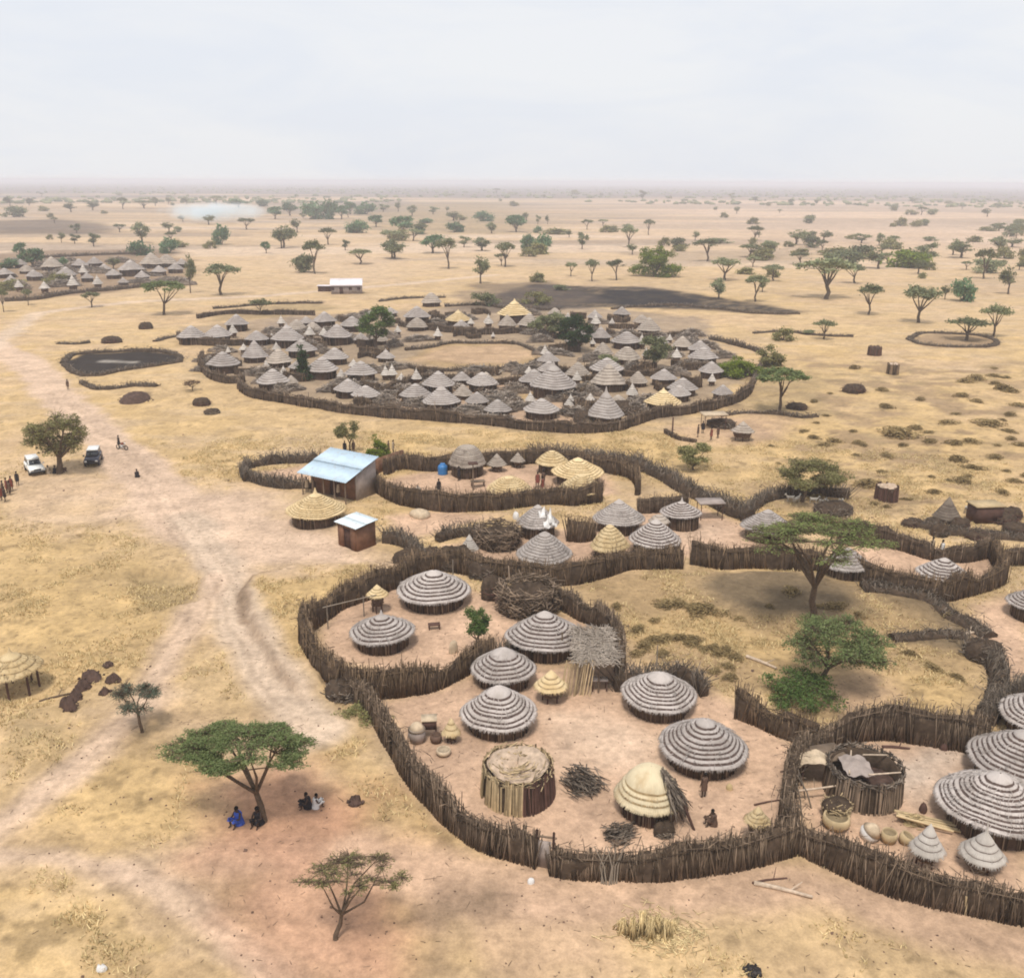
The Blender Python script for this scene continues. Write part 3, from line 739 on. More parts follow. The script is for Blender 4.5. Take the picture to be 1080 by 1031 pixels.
FENCE_I = [0]
def fence(px, label, h=2.1, kind='stick', dens=26, th=.45, rs=.03, name=None, group='brush and stick fences of the compounds', mat=None, wob=.34, closed=False, tangle=None):
    FENCE_I[0] += 1; r = np.random.default_rng(900 + FENCE_I[0])
    h = h * .93
    P = [flat_at(*p) for p in px]
    if closed: P.append(P[0])
    pts, L = resample(P, .5)
    tg = np.gradient(pts, axis=0); tg /= np.linalg.norm(tg, axis=1, keepdims=True) + 1e-9
    nm = np.stack([-tg[:, 1], tg[:, 0]], 1)
    gz_ = ground_z(pts[:, 0], pts[:, 1])
    base = np.array([pts[len(pts) // 2][0], pts[len(pts) // 2][1], gz_[len(pts) // 2]])
    s = np.linspace(0, L, len(pts))
    hh = h * (1 + wob * (fbm(s / 3.1, s * 0 + FENCE_I[0] * 3.3, 7, 3) - .5) * 2 + .10 * (vnoise(s / .8, s * 0, 3) - .5) * 2) * (1 - (.30 if kind == 'stick' else .2) * sstep(.70, .84, vnoise(s / 1.9, s * 0 + FENCE_I[0] * 7.7, 23)))
    off = (fbm(s / 4.0, s * 0 + FENCE_I[0], 13, 2) - .5) * .5
    pts = pts + nm * off[:, None]
    mb = MB(); n = len(pts)
    # packed core
    k = th * .42; h = h
    nz = r.normal(0, .06, (n, 6))
    sec = np.stack([np.full(n, -k), np.full(n, -k * 1.05), np.full(n, -k * .5), np.full(n, k * .5), np.full(n, k * 1.05), np.full(n, k)], 1) + nz
    kc = 1.0 if kind == 'stick' else .62
    hz = np.stack([np.full(n, -.3), hh * .55 * kc, hh * .86 * kc, hh * .86 * kc, hh * .55 * kc, np.full(n, -.3)], 1) + r.normal(0, .05, (n, 6)) * min(1, h)
    if kind != 'stick': hz[:, 1:5] *= r.uniform(.7, 1.15, (n, 1))
    V = np.stack([pts[:, None, 0] + nm[:, None, 0] * sec, pts[:, None, 1] + nm[:, None, 1] * sec, gz_[:, None] + hz], -1) - base
    i = np.arange(n - 1)[:, None] * 6; j = np.arange(5)[None]
    mb.add(V.reshape(-1, 3), np.stack(np.broadcast_arrays(i + j, i + j + 1, i + j + 7, i + j + 6), -1).reshape(-1, 4), 0, np.repeat(r.uniform(.2, .8, n), 6))
    for e in (0, (n - 1) * 6):
        mb.add(V.reshape(-1, 3)[e:e + 6][[0, 1, 4, 5, 1, 2, 3, 4]], [[0, 1, 2, 3], [4, 5, 6, 7]], 0, .4)
    # sticks
    N_ = int(L * dens * (1.45 if rs <= .031 else 1.15)); u = r.uniform(0, n - 1.001, N_); ui = u.astype(int); uf = (u - ui)[:, None]
    c = pts[ui] * (1 - uf) + pts[ui + 1] * uf; z0 = gz_[ui]; nn = nm[ui]; tt = tg[ui]; H = hh[ui]
    side = np.where(r.uniform(0, 1, N_) < .5, -1, 1) * (k + r.uniform(-.02, .12, N_))
    spread = .13 if kind == 'stick' else .42
    a = r.normal(0, spread, N_); b = r.normal(0, spread * .8, N_)
    p0 = np.stack([c[:, 0] + nn[:, 0] * side, c[:, 1] + nn[:, 1] * side, z0 - .15], 1)
    top = H * (r.uniform(.72, 1.08, N_) + (r.uniform(0, 1, N_) > .96) * r.uniform(.05, .3, N_))
    ins = side * (.55 if kind == 'stick' else .3) + b * .5
    top = top * (1 if kind == 'stick' else .82)
    p1 = np.stack([c[:, 0] + nn[:, 0] * ins + tt[:, 0] * a * H, c[:, 1] + nn[:, 1] * ins + tt[:, 1] * a * H, z0 + top], 1)
    rr = rs * r.uniform(.6, 1.5, N_)
    mb.sticks(p0 - base, p1 - base, rr, rr * .55, 4, 1, np.clip(r.beta(1.1, 2.3, N_) + (r.uniform(0, 1, N_) > .94) * .4, 0, 1))
    # thorn branches lying on and against it
    T = int(L * (dens * .22 if tangle is None else tangle) * (1 if kind == 'stick' else 2.2))
    u = r.integers(0, n - 1, T); d = r.normal(size=(T, 3)); d[:, 2] *= .5; d /= np.linalg.norm(d, axis=1, keepdims=True)
    wdt = k + (.12 if kind == 'stick' else .5)
    lv = r.uniform(.80, 1.08, T) if kind == 'stick' else r.uniform(.05, 1.05, T)
    cc = np.stack([pts[u, 0] + nm[u, 0] * r.uniform(-wdt, wdt, T) + r.normal(0, .3, T), pts[u, 1] + nm[u, 1] * r.uniform(-wdt, wdt, T) + r.normal(0, .3, T), gz_[u] + hh[u] * lv], 1) - base
    ln = r.uniform(.25, .75, T)[:, None]
    mb.sticks(cc - d * ln * .5, cc + d * ln * .5, rs * .8, rs * .3, 4, 1, r.beta(1.3, 2.2, T))
    # rails tied along
    if kind == 'stick':
        for lev in (.80,):
            q = np.arange(0, n - 4, 3)
            for sg in (-1, 1):
                A = np.stack([pts[q, 0] + nm[q, 0] * sg * (k + .08), pts[q, 1] + nm[q, 1] * sg * (k + .08), gz_[q] + hh[q] * lev], 1) - base
                B = np.stack([pts[q + 4, 0] + nm[q + 4, 0] * sg * (k + .08), pts[q + 4, 1] + nm[q + 4, 1] * sg * (k + .08), gz_[q + 4] + hh[q + 4] * lev], 1) - base
                mb.sticks(A, B, rs * .9, rs * .8, 4, 1, r.uniform(.05, .5, len(q)))
    nm_ = name or ('stick_fence' if kind == 'stick' else 'brush_fence')
    o = mb.build(nm_, [M['core'], M[mat or ('stick' if kind == 'stick' else 'brush')]], None, False, base)
    tag(o, label, 'fence', group)
    return o

# ------------------------------------------------------------------ trees
def tree_parts(kind, Wd, Ht, nleaf, ls, seed, lean=(0, 0), pads=16, low=.45, sides=8, twigs=200, thick=None, nlimb=6, ey=1.0):
    r = np.random.default_rng(seed); tr = MB(); cr = MB(); Rw = Wd / 2
    lx, ly = lean
    ctr = np.array([lx, ly, 0.0])
    # pads: clumps of leaves
    P = []; S = []
    for i in range(pads):
        rho = math.sqrt((i + .5) / pads); a = i * 2.39996 + r.normal(0, .35)
        if kind == 'umbrella':
            z = Ht * (.93 - .15 * rho ** 2) + r.normal(0, .03) * Ht
            P.append([lx + Rw * .84 * rho * math.cos(a), ly + Rw * .84 * rho * math.sin(a), z]); S.append([Rw * r.uniform(.14, .28), Rw * r.uniform(.14, .28), Ht * r.uniform(.018, .040)])
        elif kind == 'bush':
            ph = r.uniform(.12, .92); rad = Rw * math.sqrt(max(.05, 1 - (ph - .35) ** 2 * 2.0)) * .8
            P.append([rad * rho * math.cos(a), rad * rho * math.sin(a), Ht * ph * (1 - .35 * rho)]); S.append([Rw * r.uniform(.2, .34)] * 2 + [Ht * r.uniform(.09, .15)])
        elif kind == 'cone':
            ph = (i + .5) / pads; rad = Rw * (1 - ph) ** .8
            P.append([rad * .5 * math.cos(a), rad * .5 * math.sin(a), Ht * (.08 + .90 * ph)]); S.append([rad * .5 + .1] * 2 + [Ht * .06])
        else:   # round, open
            u = r.normal(size=3); u /= np.linalg.norm(u); q = r.uniform(.35, 1) ** .5
            zc = Ht * (1 + low) / 2; zr = Ht * (1 - low) / 2 * .85
            P.append([lx + Rw * .8 * q * u[0], ly + Rw * .8 * q * u[1], zc + zr * q * u[2]]); S.append([Rw * r.uniform(.2, .36)] * 2 + [Ht * r.uniform(.06, .11)])
    P = np.array(P); S = np.array(S)
    P[:, 1] = ly + (P[:, 1] - ly) * ey; S[:, 1] *= ey
    # trunk and limbs
    t0 = (thick or .016 * Ht + .014 * Wd)
    if kind in ('umbrella', 'round', 'cone'):
        fk = np.array([lx * .35, ly * .35, Ht * (.34 if kind == 'umbrella' else low * .75 + .05)])
        if kind == 'cone': fk = np.array([0, 0, Ht * .9])
        mid = fk * .5 + np.array([r.normal(0, .02) * Ht, r.normal(0, .02) * Ht, 0])
        tr.tube([[0, 0, -.35], [0, 0, .05 * Ht], mid, fk], [t0 * 1.5, t0 * 1.12, t0, t0 * .85], sides, 0, .5)
        order = r.permutation(len(P))[:nlimb] if kind != 'cone' else []
        ang = np.arctan2(P[:, 1] - ly, P[:, 0] - lx); rd = np.hypot(P[:, 1] - ly, P[:, 0] - lx)
        heads = []
        for i in range(nlimb if kind != 'cone' else 0):
            want = i * 2 * math.pi / nlimb + r.normal(0, .3)
            c_ = np.argmin(np.abs(np.angle(np.exp(1j * (ang - want)))) + np.abs(rd - Rw * .5) / Rw)
            e = P[c_] - [0, 0, S[c_][2] * .5]
            m1 = fk + (e - fk) * .4 + np.array([0, 0, (.10 if kind == 'umbrella' else .04) * Ht]) * r.uniform(-.6, 1) + r.normal(0, .025, 3) * Ht
            tr.tube([fk - (fk - mid) * .15, m1, e], [t0 * .62, t0 * .42, t0 * .14], max(5, sides - 2), 0, .5)
            heads += [m1, m1 + (e - m1) * .5, e]
        if heads:
            Hd = np.array(heads)
            for p in P:
                d2 = np.linalg.norm(Hd - p, axis=1) + (Hd[:, 2] > p[2]) * .5 * Ht
                h = Hd[np.argmin(d2)]; m2 = (h + p) / 2 + r.normal(0, .02, 3) * Ht
                tr.tube([h, m2, p], [t0 * .24, t0 * .15, t0 * .05], 5, 0, .5)
    else:
        for i in range(max(4, nlimb)):
            a = i * 2 * math.pi / max(4, nlimb) + r.normal(0, .4); e = P[r.integers(0, len(P))]
            b0 = np.array([.02 * Rw * math.cos(a), .02 * Rw * math.sin(a), -.2])
            tr.tube([b0, (b0 + e) / 2 + r.normal(0, .05, 3) * Ht, e], [t0 * .7, t0 * .45, t0 * .15], 6, 0, .5)
    if twigs:
        k = r.integers(0, len(P), twigs); g = r.normal(size=(twigs, 3)); g /= np.linalg.norm(g, axis=1, keepdims=True)
        tr.sticks(P[k] + g * S[k] * .1, P[k] + g * S[k] * r.uniform(.8, 1.5, (twigs, 1)), t0 * .06 + .006, .004 + t0 * .02, 4, 0, r.uniform(.3, .8, twigs))
    wgt = S[:, 0] * S[:, 1] * S[:, 2] * r.uniform(.45, 1.4, len(S)); wgt /= wgt.sum()
    k = r.choice(len(P), nleaf, p=wgt)
    g = r.normal(size=(nleaf, 3)); g /= np.linalg.norm(g, axis=1, keepdims=True)
    g *= (r.uniform(0, 1, (nleaf, 1)) ** .42) * r.uniform(.85, 1.25, (nleaf, 1))
    # sprigs: leaves gather in small bunches so that gaps show through
    nb = max(8, nleaf // 14); bunch = r.integers(0, nb, nleaf)
    kb = r.choice(len(P), nb, p=wgt); gb = r.normal(size=(nb, 3)); gb /= np.linalg.norm(gb, axis=1, keepdims=True); gb *= r.uniform(.2, 1.12, (nb, 1)) ** .6
    cen = (P[kb] + gb * S[kb])[bunch] + r.normal(0, 1, (nleaf, 3)) * (ls * np.array([1.5, 1.5, .9]))
    loose = r.uniform(0, 1, nleaf) < .25
    cen[loose] = (P[k] + g * S[k])[loose]
    cen[:, 2] = np.maximum(cen[:, 2], .05)
    tb = r.uniform(0, 1, nb)
    cr.leaves(cen, ls, .9 if kind == 'umbrella' else .35, 0, np.clip(tb[bunch] * .6 + r.uniform(0, .4, nleaf), 0, 1))
    return tr, cr

def near_tree(name, px, py, x0, x1, ytop, label, kind='umbrella', leaf='lf_green', nleaf=9000, ls=.10, seed=1, shift=None, bark='bark', group=None, cat='tree', **kw):
    b = at(px, py); D = depth(b)
    Wd = (x1 - x0) * D / F; sE = CAMH / math.sqrt(CAMH ** 2 + b[0] ** 2 + b[1] ** 2)
    Ht = height_at(b, ytop + (.42 * kw.get('ey', .6) if kind == 'umbrella' else .15) * (x1 - x0) * sE * (kind != 'cone')) * (1.03 if kind == 'umbrella' else .97)
    cx = (x0 + x1) / 2
    lean = ((cx - px) * D / F, 0.0) if shift is None else shift
    t = thing(name, label, cat, b, 0, group)
    tr, cr = tree_parts(kind, Wd, Ht, nleaf, ls, seed, lean, **kw)
    tr.build('trunk' if kind not in ('bush',) else 'stems', M[bark], t, True)
    cr.build('crown', M[leaf], t)
    return t

# ------------------------------------------------------------------ people and animals
def skin_mesh(name, nodes, edges, mat, sub=1):
    """nodes {key: (x,y,z,r)}; the first key is the root"""
    keys = list(nodes); ix = {k: i for i, k in enumerate(keys)}
    me = bpy.data.meshes.new(name)
    me.from_pydata([nodes[k][:3] for k in keys], [(ix[a], ix[b]) for a, b in edges], [])
    o = bpy.data.objects.new(name, me); COL.objects.link(o)
    m = o.modifiers.new('skin', 'SKIN'); m.use_smooth_shade = True
    sv = me.skin_vertices[0].data
    for k, i in ix.items():
        rr = nodes[k][3]; sv[i].radius = (rr, rr) if not isinstance(rr, tuple) else rr
        sv[i].use_root = (i == 0)
    s = o.modifiers.new('sub', 'SUBSURF'); s.levels = sub; s.render_levels = sub
    dg = bpy.context.evaluated_depsgraph_get()
    ev = bpy.data.meshes.new_from_object(o.evaluated_get(dg), depsgraph=dg)
    bpy.data.objects.remove(o); ev.name = name
    ev.materials.clear(); ev.materials.append(mat)
    return ev

def mirror(nodes, edges):
    n = {}; e = []
    for k, v in nodes.items():
        if k.endswith('_r'):
            n[k] = v; n[k[:-1] + 'l'] = (-v[0],) + tuple(v[1:])
        else: n[k] = v
    for a, b in edges:
        e.append((a, b))
        if a.endswith('_r') or b.endswith('_r'):
            e.append((a[:-1] + 'l' if a.endswith('_r') else a, b[:-1] + 'l' if b.endswith('_r') else b))
    return n, e

def person_meshes(pose):
    if pose == 'standing':
        n = {'pelvis': (0, 0, .93, .115), 'waist': (0, .0, 1.10, .105), 'chest': (0, 0, 1.30, .135), 'neck': (0, 0, 1.45, .052), 'jaw': (0, .02, 1.53, .066), 'head': (0, .0, 1.62, .088), 'top': (0, -.01, 1.70, .06), 'nose': (0, .105, 1.575, .014),
             'ear_r': (.088, -.005, 1.585, .014), 'shoulder_r': (.165, 0, 1.385, .058), 'elbow_r': (.225, -.01, 1.11, .042), 'wrist_r': (.24, .06, .87, .028), 'palm_r': (.24, .085, .80, .03),
             'f1_r': (.225, .135, .755, .0095), 'f2_r': (.235, .115, .715, .0095), 'f3_r': (.245, .10, .71, .0095), 'f4_r': (.255, .085, .715, .009), 'f5_r': (.258, .068, .735, .008),
             'hip_r': (.085, 0, .86, .092), 'knee_r': (.095, .03, .48, .058), 'ankle_r': (.10, 0, .09, .038), 'toe_r': (.115, .15, .035, .032)}
        cloth = [(.19, .55), (.19, .75), (.175, .95), (.15, 1.12), (.175, 1.3), (.15, 1.405), (.06, 1.44)]
        ell, off = (1.1, .82), (0, 0, 0)
    else:
        n = {'pelvis': (0, 0, .13, .125), 'waist': (0, -.03, .32, .11), 'chest': (0, .02, .52, .135), 'neck': (0, .06, .67, .052), 'jaw': (0, .10, .745, .066), 'head': (0, .085, .835, .088), 'top': (0, .07, .915, .06), 'nose': (0, .19, .79, .014),
             'ear_r': (.088, .08, .80, .014), 'shoulder_r': (.165, .03, .60, .058), 'elbow_r': (.23, .15, .38, .042), 'wrist_r': (.16, .32, .45, .028), 'palm_r': (.13, .42, .49, .03),
             'f1_r': (.10, .40, .53, .0095), 'f2_r': (.08, .45, .51, .0095), 'f3_r': (.08, .465, .495, .0095), 'f4_r': (.085, .47, .48, .009), 'f5_r': (.095, .47, .462, .008),
             'hip_r': (.10, .05, .12, .095), 'knee_r': (.16, .38, .42, .06), 'ankle_r': (.13, .36, .06, .038), 'toe_r': (.15, .50, .035, .032)}
        cloth = [(.26, .02), (.25, .12), (.20, .25), (.165, .42), (.175, .55), (.13, .645), (.06, .675)]
        ell, off = (1.1, .95), (0, .0, 0)
    e = [('pelvis', 'waist'), ('waist', 'chest'), ('chest', 'neck'), ('neck', 'jaw'), ('jaw', 'head'), ('head', 'top'), ('jaw', 'nose'), ('head', 'ear_r'), ('chest', 'shoulder_r'), ('shoulder_r', 'elbow_r'), ('elbow_r', 'wrist_r'), ('wrist_r', 'palm_r')]
    e += [('palm_r', f'f{i}_r') for i in range(1, 6)] + [('pelvis', 'hip_r'), ('hip_r', 'knee_r'), ('knee_r', 'ankle_r'), ('ankle_r', 'toe_r')]
    n, e = mirror(n, e)
    hd = n['head']
    return skin_mesh('person_' + pose, n, e, M['skin']), cloth, ell, off, hd

PM = {p: person_meshes(p) for p in ('standing', 'sitting')}
PCLOTH = {}
def person(px, py, label, pose='standing', cloth='cloth_brown', rz=0.0, scale=1.0, group=None, loc=None, leg=None):
    b = at(px, py) if loc is None else np.asarray(loc, float)
    t = thing('person', label, 'person', b, rz, group); t.scale = (scale,) * 3
    body, prof, ell, off, hd = PM[pose]
    link('body', body, t)
    key = (pose, cloth)
    if key not in PCLOTH:
        r = np.random.default_rng(len(PCLOTH) + 5)
        mb = MB()
        def jit(th, k, rr, zz): return rr * (1 + .05 * np.sin(4 * th + k) + .02 * np.sin(9 * th)), zz + 0 * th
        mb.lathe(prof, 20, None, .5, jit, ell, off)
        if pose == 'sitting':     # the cloth runs on over the thighs to the knees
            for sx in (-1, 1): mb.tube([[sx * .10, .02, .16], [sx * .13, .24, .31], [sx * .15, .41, .44], [sx * .145, .46, .36]], [.125, .10, .082, .075], 10, 0, .45)
        hb = MB().lathe([(.01, .115), (.06, .10), (.092, .05), (.098, .0), (.09, -.03)], 14, None, .5, None, (1, 1.05))
        PCLOTH[key] = (mb.mesh('cloth', M[cloth], True), PCLOTH.get('hair') or hb.mesh('hair', M['hair'], True))
        PCLOTH['hair'] = PCLOTH[key][1]
    c, h = PCLOTH[key]
    link('clothing', c, t); link('hair', h, t, (hd[0], hd[1] - .015, hd[2] + .015))
    return t

def goat_mesh():
    n = {'rump': (0, -.30, .55, .13), 'belly': (0, -.05, .53, .145), 'chest': (0, .25, .55, .15), 'neck': (0, .42, .72, .075), 'head': (0, .52, .86, .065), 'muzzle': (0, .66, .79, .038), 'horn_r': (.035, .46, 1.0, .012), 'ear_r': (.10, .48, .87, .018),
         'tail': (0, -.46, .66, .02), 'fs_r': (.085, .24, .42, .058), 'fk_r': (.085, .26, .24, .026), 'ff_r': (.085, .25, .03, .026), 'hs_r': (.09, -.28, .42, .07), 'hk_r': (.09, -.40, .25, .028), 'hf_r': (.09, -.34, .03, .026)}
    e = [('rump', 'belly'), ('belly', 'chest'), ('chest', 'neck'), ('neck', 'head'), ('head', 'muzzle'), ('head', 'horn_r'), ('head', 'ear_r'), ('rump', 'tail'), ('chest', 'fs_r'), ('fs_r', 'fk_r'), ('fk_r', 'ff_r'), ('rump', 'hs_r'), ('hs_r', 'hk_r'), ('hk_r', 'hf_r')]
    return skin_mesh('goat', *mirror(n, e), M['goat'])

# ================================================================== the near compounds
NH = near_hut
h4 = NH(458, 638, 77, 'wide flat striped grey hut at the back of the left yard, beside the thorn hedge', apex=602, tiers=7, ze=1.1)
NH(404, 681, 67, 'striped grey hut with a pointed tip standing alone in the left walled yard', apex=645, tiers=6, spike=.35, power=1.05)
NH(574, 690, 82, 'striped grey hut between the round brush pile and the flat-roofed shelter', apex=644, tiers=8, power=1.1)
NH(531, 721, 67, 'striped grey hut with a broad smooth cap, just behind the little straw granary', apex=682, tiers=5, cap=.42)
NH(526, 771, 79, 'striped grey hut with a twig on its roof, behind the drum of split sticks', apex=722, tiers=7, cap=.33)
NH(694, 751, 79, 'striped grey hut at the back right of the large yard, under a tall pole', apex=708, tiers=7, cap=.34)
NH(740, 811, 91, 'striped grey hut behind the standing person in the large yard', apex=757, tiers=8)
h8 = NH(1044, 877, 115, 'largest striped grey hut, in front of the right yard beside two small granaries', apex=815, tiers=10, fringe=500, ze=1.3)
NH(1073, 827, 106, 'large striped grey hut just behind the largest one in the right yard', apex=770, tiers=9, ze=1.3)
NH(1099, 774, 90, 'striped grey hut cut by the right edge, in front of the slanting thorn fence', apex=735, tiers=8, ze=1.2)
NH(1090, 646, 54, 'striped grey hut cut by the right edge, above the brush bank', apex=620, tiers=7, ze=1.2)
NH(993, 613, 52, 'pale striped hut tucked behind the long fence on the right', apex=588, tiers=6, ze=1.2)
NH(893, 600, 46, 'small grey hut half hidden behind the tall acacia trunk', apex=577, tiers=6, ze=1.2, style='plain')
NH(808, 563, 54, 'grey hut with a pointed roof touching the left side of the tall acacia crown', apex=537, tiers=9, style='plain', ze=1.2)
NH(690, 579, 54, 'purplish grey striped hut beside the cream hut, with a small drum behind it', apex=547, tiers=8, ze=1.3)
NH(652, 555, 54, 'grey pointed hut behind the cream hut', apex=526, tiers=10, style='plain', ze=1.2, power=1.0)
NH(718, 546, 43, 'grey striped hut with a spiked tip and dark wall near the dark thorn bank', apex=525, tiers=6, spike=.4, ze=1.5, wallr=.86)
NH(643, 582, 40, 'cream domed hut between two grey huts', style='straw', apex=553, tiers=6, power=1.5, ze=1.1)
NH(574, 594, 58, 'weathered grey hut standing in front of the hut draped with white cloth', apex=560, tiers=9, style='plain', ze=1.2, power=1.3)
hw = NH(567, 558, 44, 'grey hut with torn white cloth on its roof', apex=532, tiers=8, style='plain', ze=1.3)
NH(609, 505, 54, 'pale straw hut with a pointed roof in the middle compound', style='straw', apex=482, tiers=8, ze=1.3, power=1.05)
NH(613, 521, 46, 'bell shaped straw hut close behind the middle fence', style='straw', apex=500, tiers=7, ze=1.2, power=1.5)
NH(582, 491, 34, 'small straw hut with pale patches at the back of the middle compound', style='straw', apex=475, tiers=5, ze=1.3, power=1.6)
NH(493, 493, 38, 'boxy pale thatched hut beside the blue tank', style='beige', apex=469, tiers=7, ze=1.5, power=3.0, cap=.5, wallr=.86)
NH(537, 523, 46, 'low rounded straw hut just inside the middle fence', style='straw', apex=503, tiers=8, ze=.9, power=1.8)
NH(334, 547, 62, 'golden straw hut with a sharp tip in front of the blue roofed building', style='straw', apex=514, tiers=10, spike=.5, ze=1.3, power=1.1)
hd = NH(683, 859, 70, 'ragged yellow domed hut in the large yard, torn open on its right side', style='cream', apex=808, tiers=3, ze=1.05, power=2.3, cap=.74, wallr=.84, fringe=900, nwall=110, wallmat='stick_dark')

# torn grey straw on the ragged hut, white rags on the other, twig on the third
t, c, Rr, H = hd
ca = math.atan2(-c[1], -c[0])
def on_roof(t, c, Rr, H, th, s, z): return np.array([c[0] + Rr * s * math.cos(th), c[1] + Rr * s * math.sin(th), c[2] + z])
mb = MB(); n = 260; r = np.random.default_rng(3)
th = ca + 1.15 + r.normal(0, .16, n); z1 = 1.25 + H * r.uniform(.05, .95, n); s = np.sqrt(np.clip(1.06 - (z1 - 1.25) / H, .05, 1)) * Rr
p = np.stack([c[0] + s * np.cos(th), c[1] + s * np.sin(th), c[2] + z1], 1)
q = p + np.stack([.35 * np.cos(th) + r.normal(0, .15, n), .35 * np.sin(th) + r.normal(0, .15, n), -r.uniform(.3, 1.2, n)], 1)
mb.sticks(p - c, q - c, .035, .015, 4, 0, r.uniform(0, 1, n))
inv = Matrix.Rotation(-t.rotation_euler[2], 3, 'Z')
def under(o, t):   # keep a part built in world directions straight under its turned thing
    o.rotation_euler = (0, 0, -t.rotation_euler[2])
under(mb.build('loose_thatch', M['brush'], t), t)
mb = MB(); a0 = ca + 1.3
mb.sticks([[Rr * .95 * math.cos(a0), Rr * .95 * math.sin(a0), 1.5]], [[(Rr + 1.0) * math.cos(a0 - .2), (Rr + 1.0) * math.sin(a0 - .2), -.05]], .10, .07, 6, 0, .3)
under(mb.build('prop_pole', M['stick_dark'], t), t)

t, c, Rr, H = hw
mb = MB()
for k, (da, s0, z0, w_, h_) in enumerate([(.55, .5, .55, .6, .7), (.95, .8, .45, .6, 1.0), (.6, .95, .0, .7, .7), (1.1, .95, -.2, .5, .5)]):
    th = ca + da + .0; r = np.random.default_rng(40 + k)
    g = np.linspace(0, 1, 6); U, V = np.meshgrid(g, g); U = U.ravel(); V = V.ravel()
    x = Rr * s0 * math.cos(th) + (U - .5) * w_ * -math.sin(th) + (V - .5) * .5 * math.cos(th) + .06 * np.sin(U * 9 + k)
    y = Rr * s0 * math.sin(th) + (U - .5) * w_ * math.cos(th) + (V - .5) * .5 * math.sin(th) + .06 * np.sin(V * 8)
    z = 1.3 + H * z0 * (1 - s0 * .6) + .35 + (.5 - V) * h_ * .8 + .10 * np.sin(U * 7 + V * 5 + k) + (U > .7) * (V < .3) * r.uniform(.1, .5)
    k2 = np.arange(5); Q = np.concatenate([np.stack([i * 6 + k2, i * 6 + k2 + 1, i * 6 + k2 + 7, i * 6 + k2 + 6], 1) for i in range(5)])
    pts = np.stack([x, y, z], 1); nrm = np.array([math.cos(th), math.sin(th), .3]) * .02
    mb.add(np.concatenate([pts, pts - nrm]), np.concatenate([Q, Q[:, ::-1] + 36]), 0, r.uniform(.3, .9))
under(mb.build('white_cloth', M['cloth_white'], t), t)


# ------------------------------------------------------------------ fences
yard = 'stick fences round the near yards'
fence([(440, 592 + 14), (424, 617), (395, 630), (362, 642), (346, 652), (330, 664), (323, 680), (330, 698), (345, 716), (360, 728)], 'bulging brown fence curling round the left end of the left yard', 2.3, 'stick', 42, .7, group=yard, mat='stick_brown')
fence([(362, 728), (385, 738), (415, 737), (440, 733), (458, 729), (484, 717), (500, 706), (520, 697)], 'brown upright-stick fence between the left yard and the large yard', 2.3, 'stick', 46, .35, group=yard, mat='stick_brown', tangle=6)
fence([(376, 738), (390, 757), (400, 772), (411, 795), (421, 811), (434, 829), (447, 845), (463, 861), (480, 875), (507, 894), (533, 905), (566, 914)], 'long dark fence sweeping down the left side of the large yard to the gap', 2.15, 'stick', 52, .5, group=yard)
fence([(582, 917), (600, 920), (625, 924), (650, 926), (690, 926), (715, 923), (740, 919), (770, 914), (800, 908), (838, 898)], 'dark bristly fence along the front of the large yard, right of the gap', 2.2, 'stick', 58, .5, group=yard)
fence([(838, 896), (832, 880), (829, 862), (829, 842), (833, 822), (842, 806), (856, 796), (872, 790)], 'ragged fence dividing the large yard from the right yard', 2.2, 'stick', 46, .7, group=yard, tangle=20)
fence([(868, 790), (885, 786), (902, 783), (935, 781), (970, 785), (1005, 790), (1040, 796)], 'straight dark fence along the back of the right yard, below the golden field', 2.3, 'stick', 46, .4, group=yard)
fence([(777, 756), (800, 765), (815, 773), (845, 784), (862, 790)], 'short grass-topped fence at the back right corner of the large yard', 2.3, 'stick', 44, .5, group=yard, mat='stick_brown')
fence([(842, 900), (870, 912), (907, 927), (937, 939), (980, 952), (1020, 962), (1057, 971), (1100, 982)], 'long dark fence along the front of the right yard', 2.0, 'stick', 52, .5, group=yard)
fence([(648, 728), (668, 727), (690, 724), (712, 722), (733, 727), (742, 737)], 'dark fence behind the hut under the tall pole', 2.2, 'brush', 30, .6, group=yard)
fence([(586, 640), (600, 648), (622, 659), (640, 668), (652, 684), (656, 705), (650, 727)], 'dark curved fence behind the flat-roofed shelter', 2.2, 'stick', 36, .5, group=yard)
fence([(505, 704), (530, 694), (552, 690), (570, 694)], 'low grey brush fence behind the hut with the smooth cap', 1.5, 'brush', 30, .6, group=yard)
mid = 'fences of the middle compounds'
fence([(440, 606), (470, 603), (500, 608), (530, 614), (560, 617), (600, 617), (635, 611), (662, 600), (690, 600), (720, 600)], 'long fence in front of the middle huts, running up to the striped purplish hut', 2.3, 'stick', 34, .6, group=mid, mat='stick_brown')
fence([(728, 595), (760, 598), (804, 598), (850, 603), (880, 608), (913, 619), (950, 627), (985, 633), (1020, 629), (1058, 615)], 'long olive brown fence passing behind the tall acacia trunk', 2.3, 'stick', 32, .6, group=mid, mat='stick_brown')
fence([(386, 508), (400, 522), (420, 531), (445, 537), (470, 539), (500, 539), (530, 538), (556, 533), (575, 531), (600, 533), (635, 530)], 'tall stick fence along the front of the middle compound', 2.4, 'stick', 32, .5, group=mid, mat='stick_brown')
fence([(405, 501), (425, 494), (445, 495), (475, 494), (505, 492), (540, 490), (570, 488), (610, 491), (640, 498), (668, 505), (672, 522)], 'reddish brown fence at the back of the middle compound', 2.2, 'stick', 24, .5, group=mid, mat='stick_brown')
fence([(560, 480), (600, 482), (632, 484), (663, 490), (693, 502), (715, 515), (735, 525), (763, 538), (790, 550)], 'thick dark thorn bank running down right from the back of the middle compound', 2.2, 'brush', 26, 1.6, .035, group=mid)
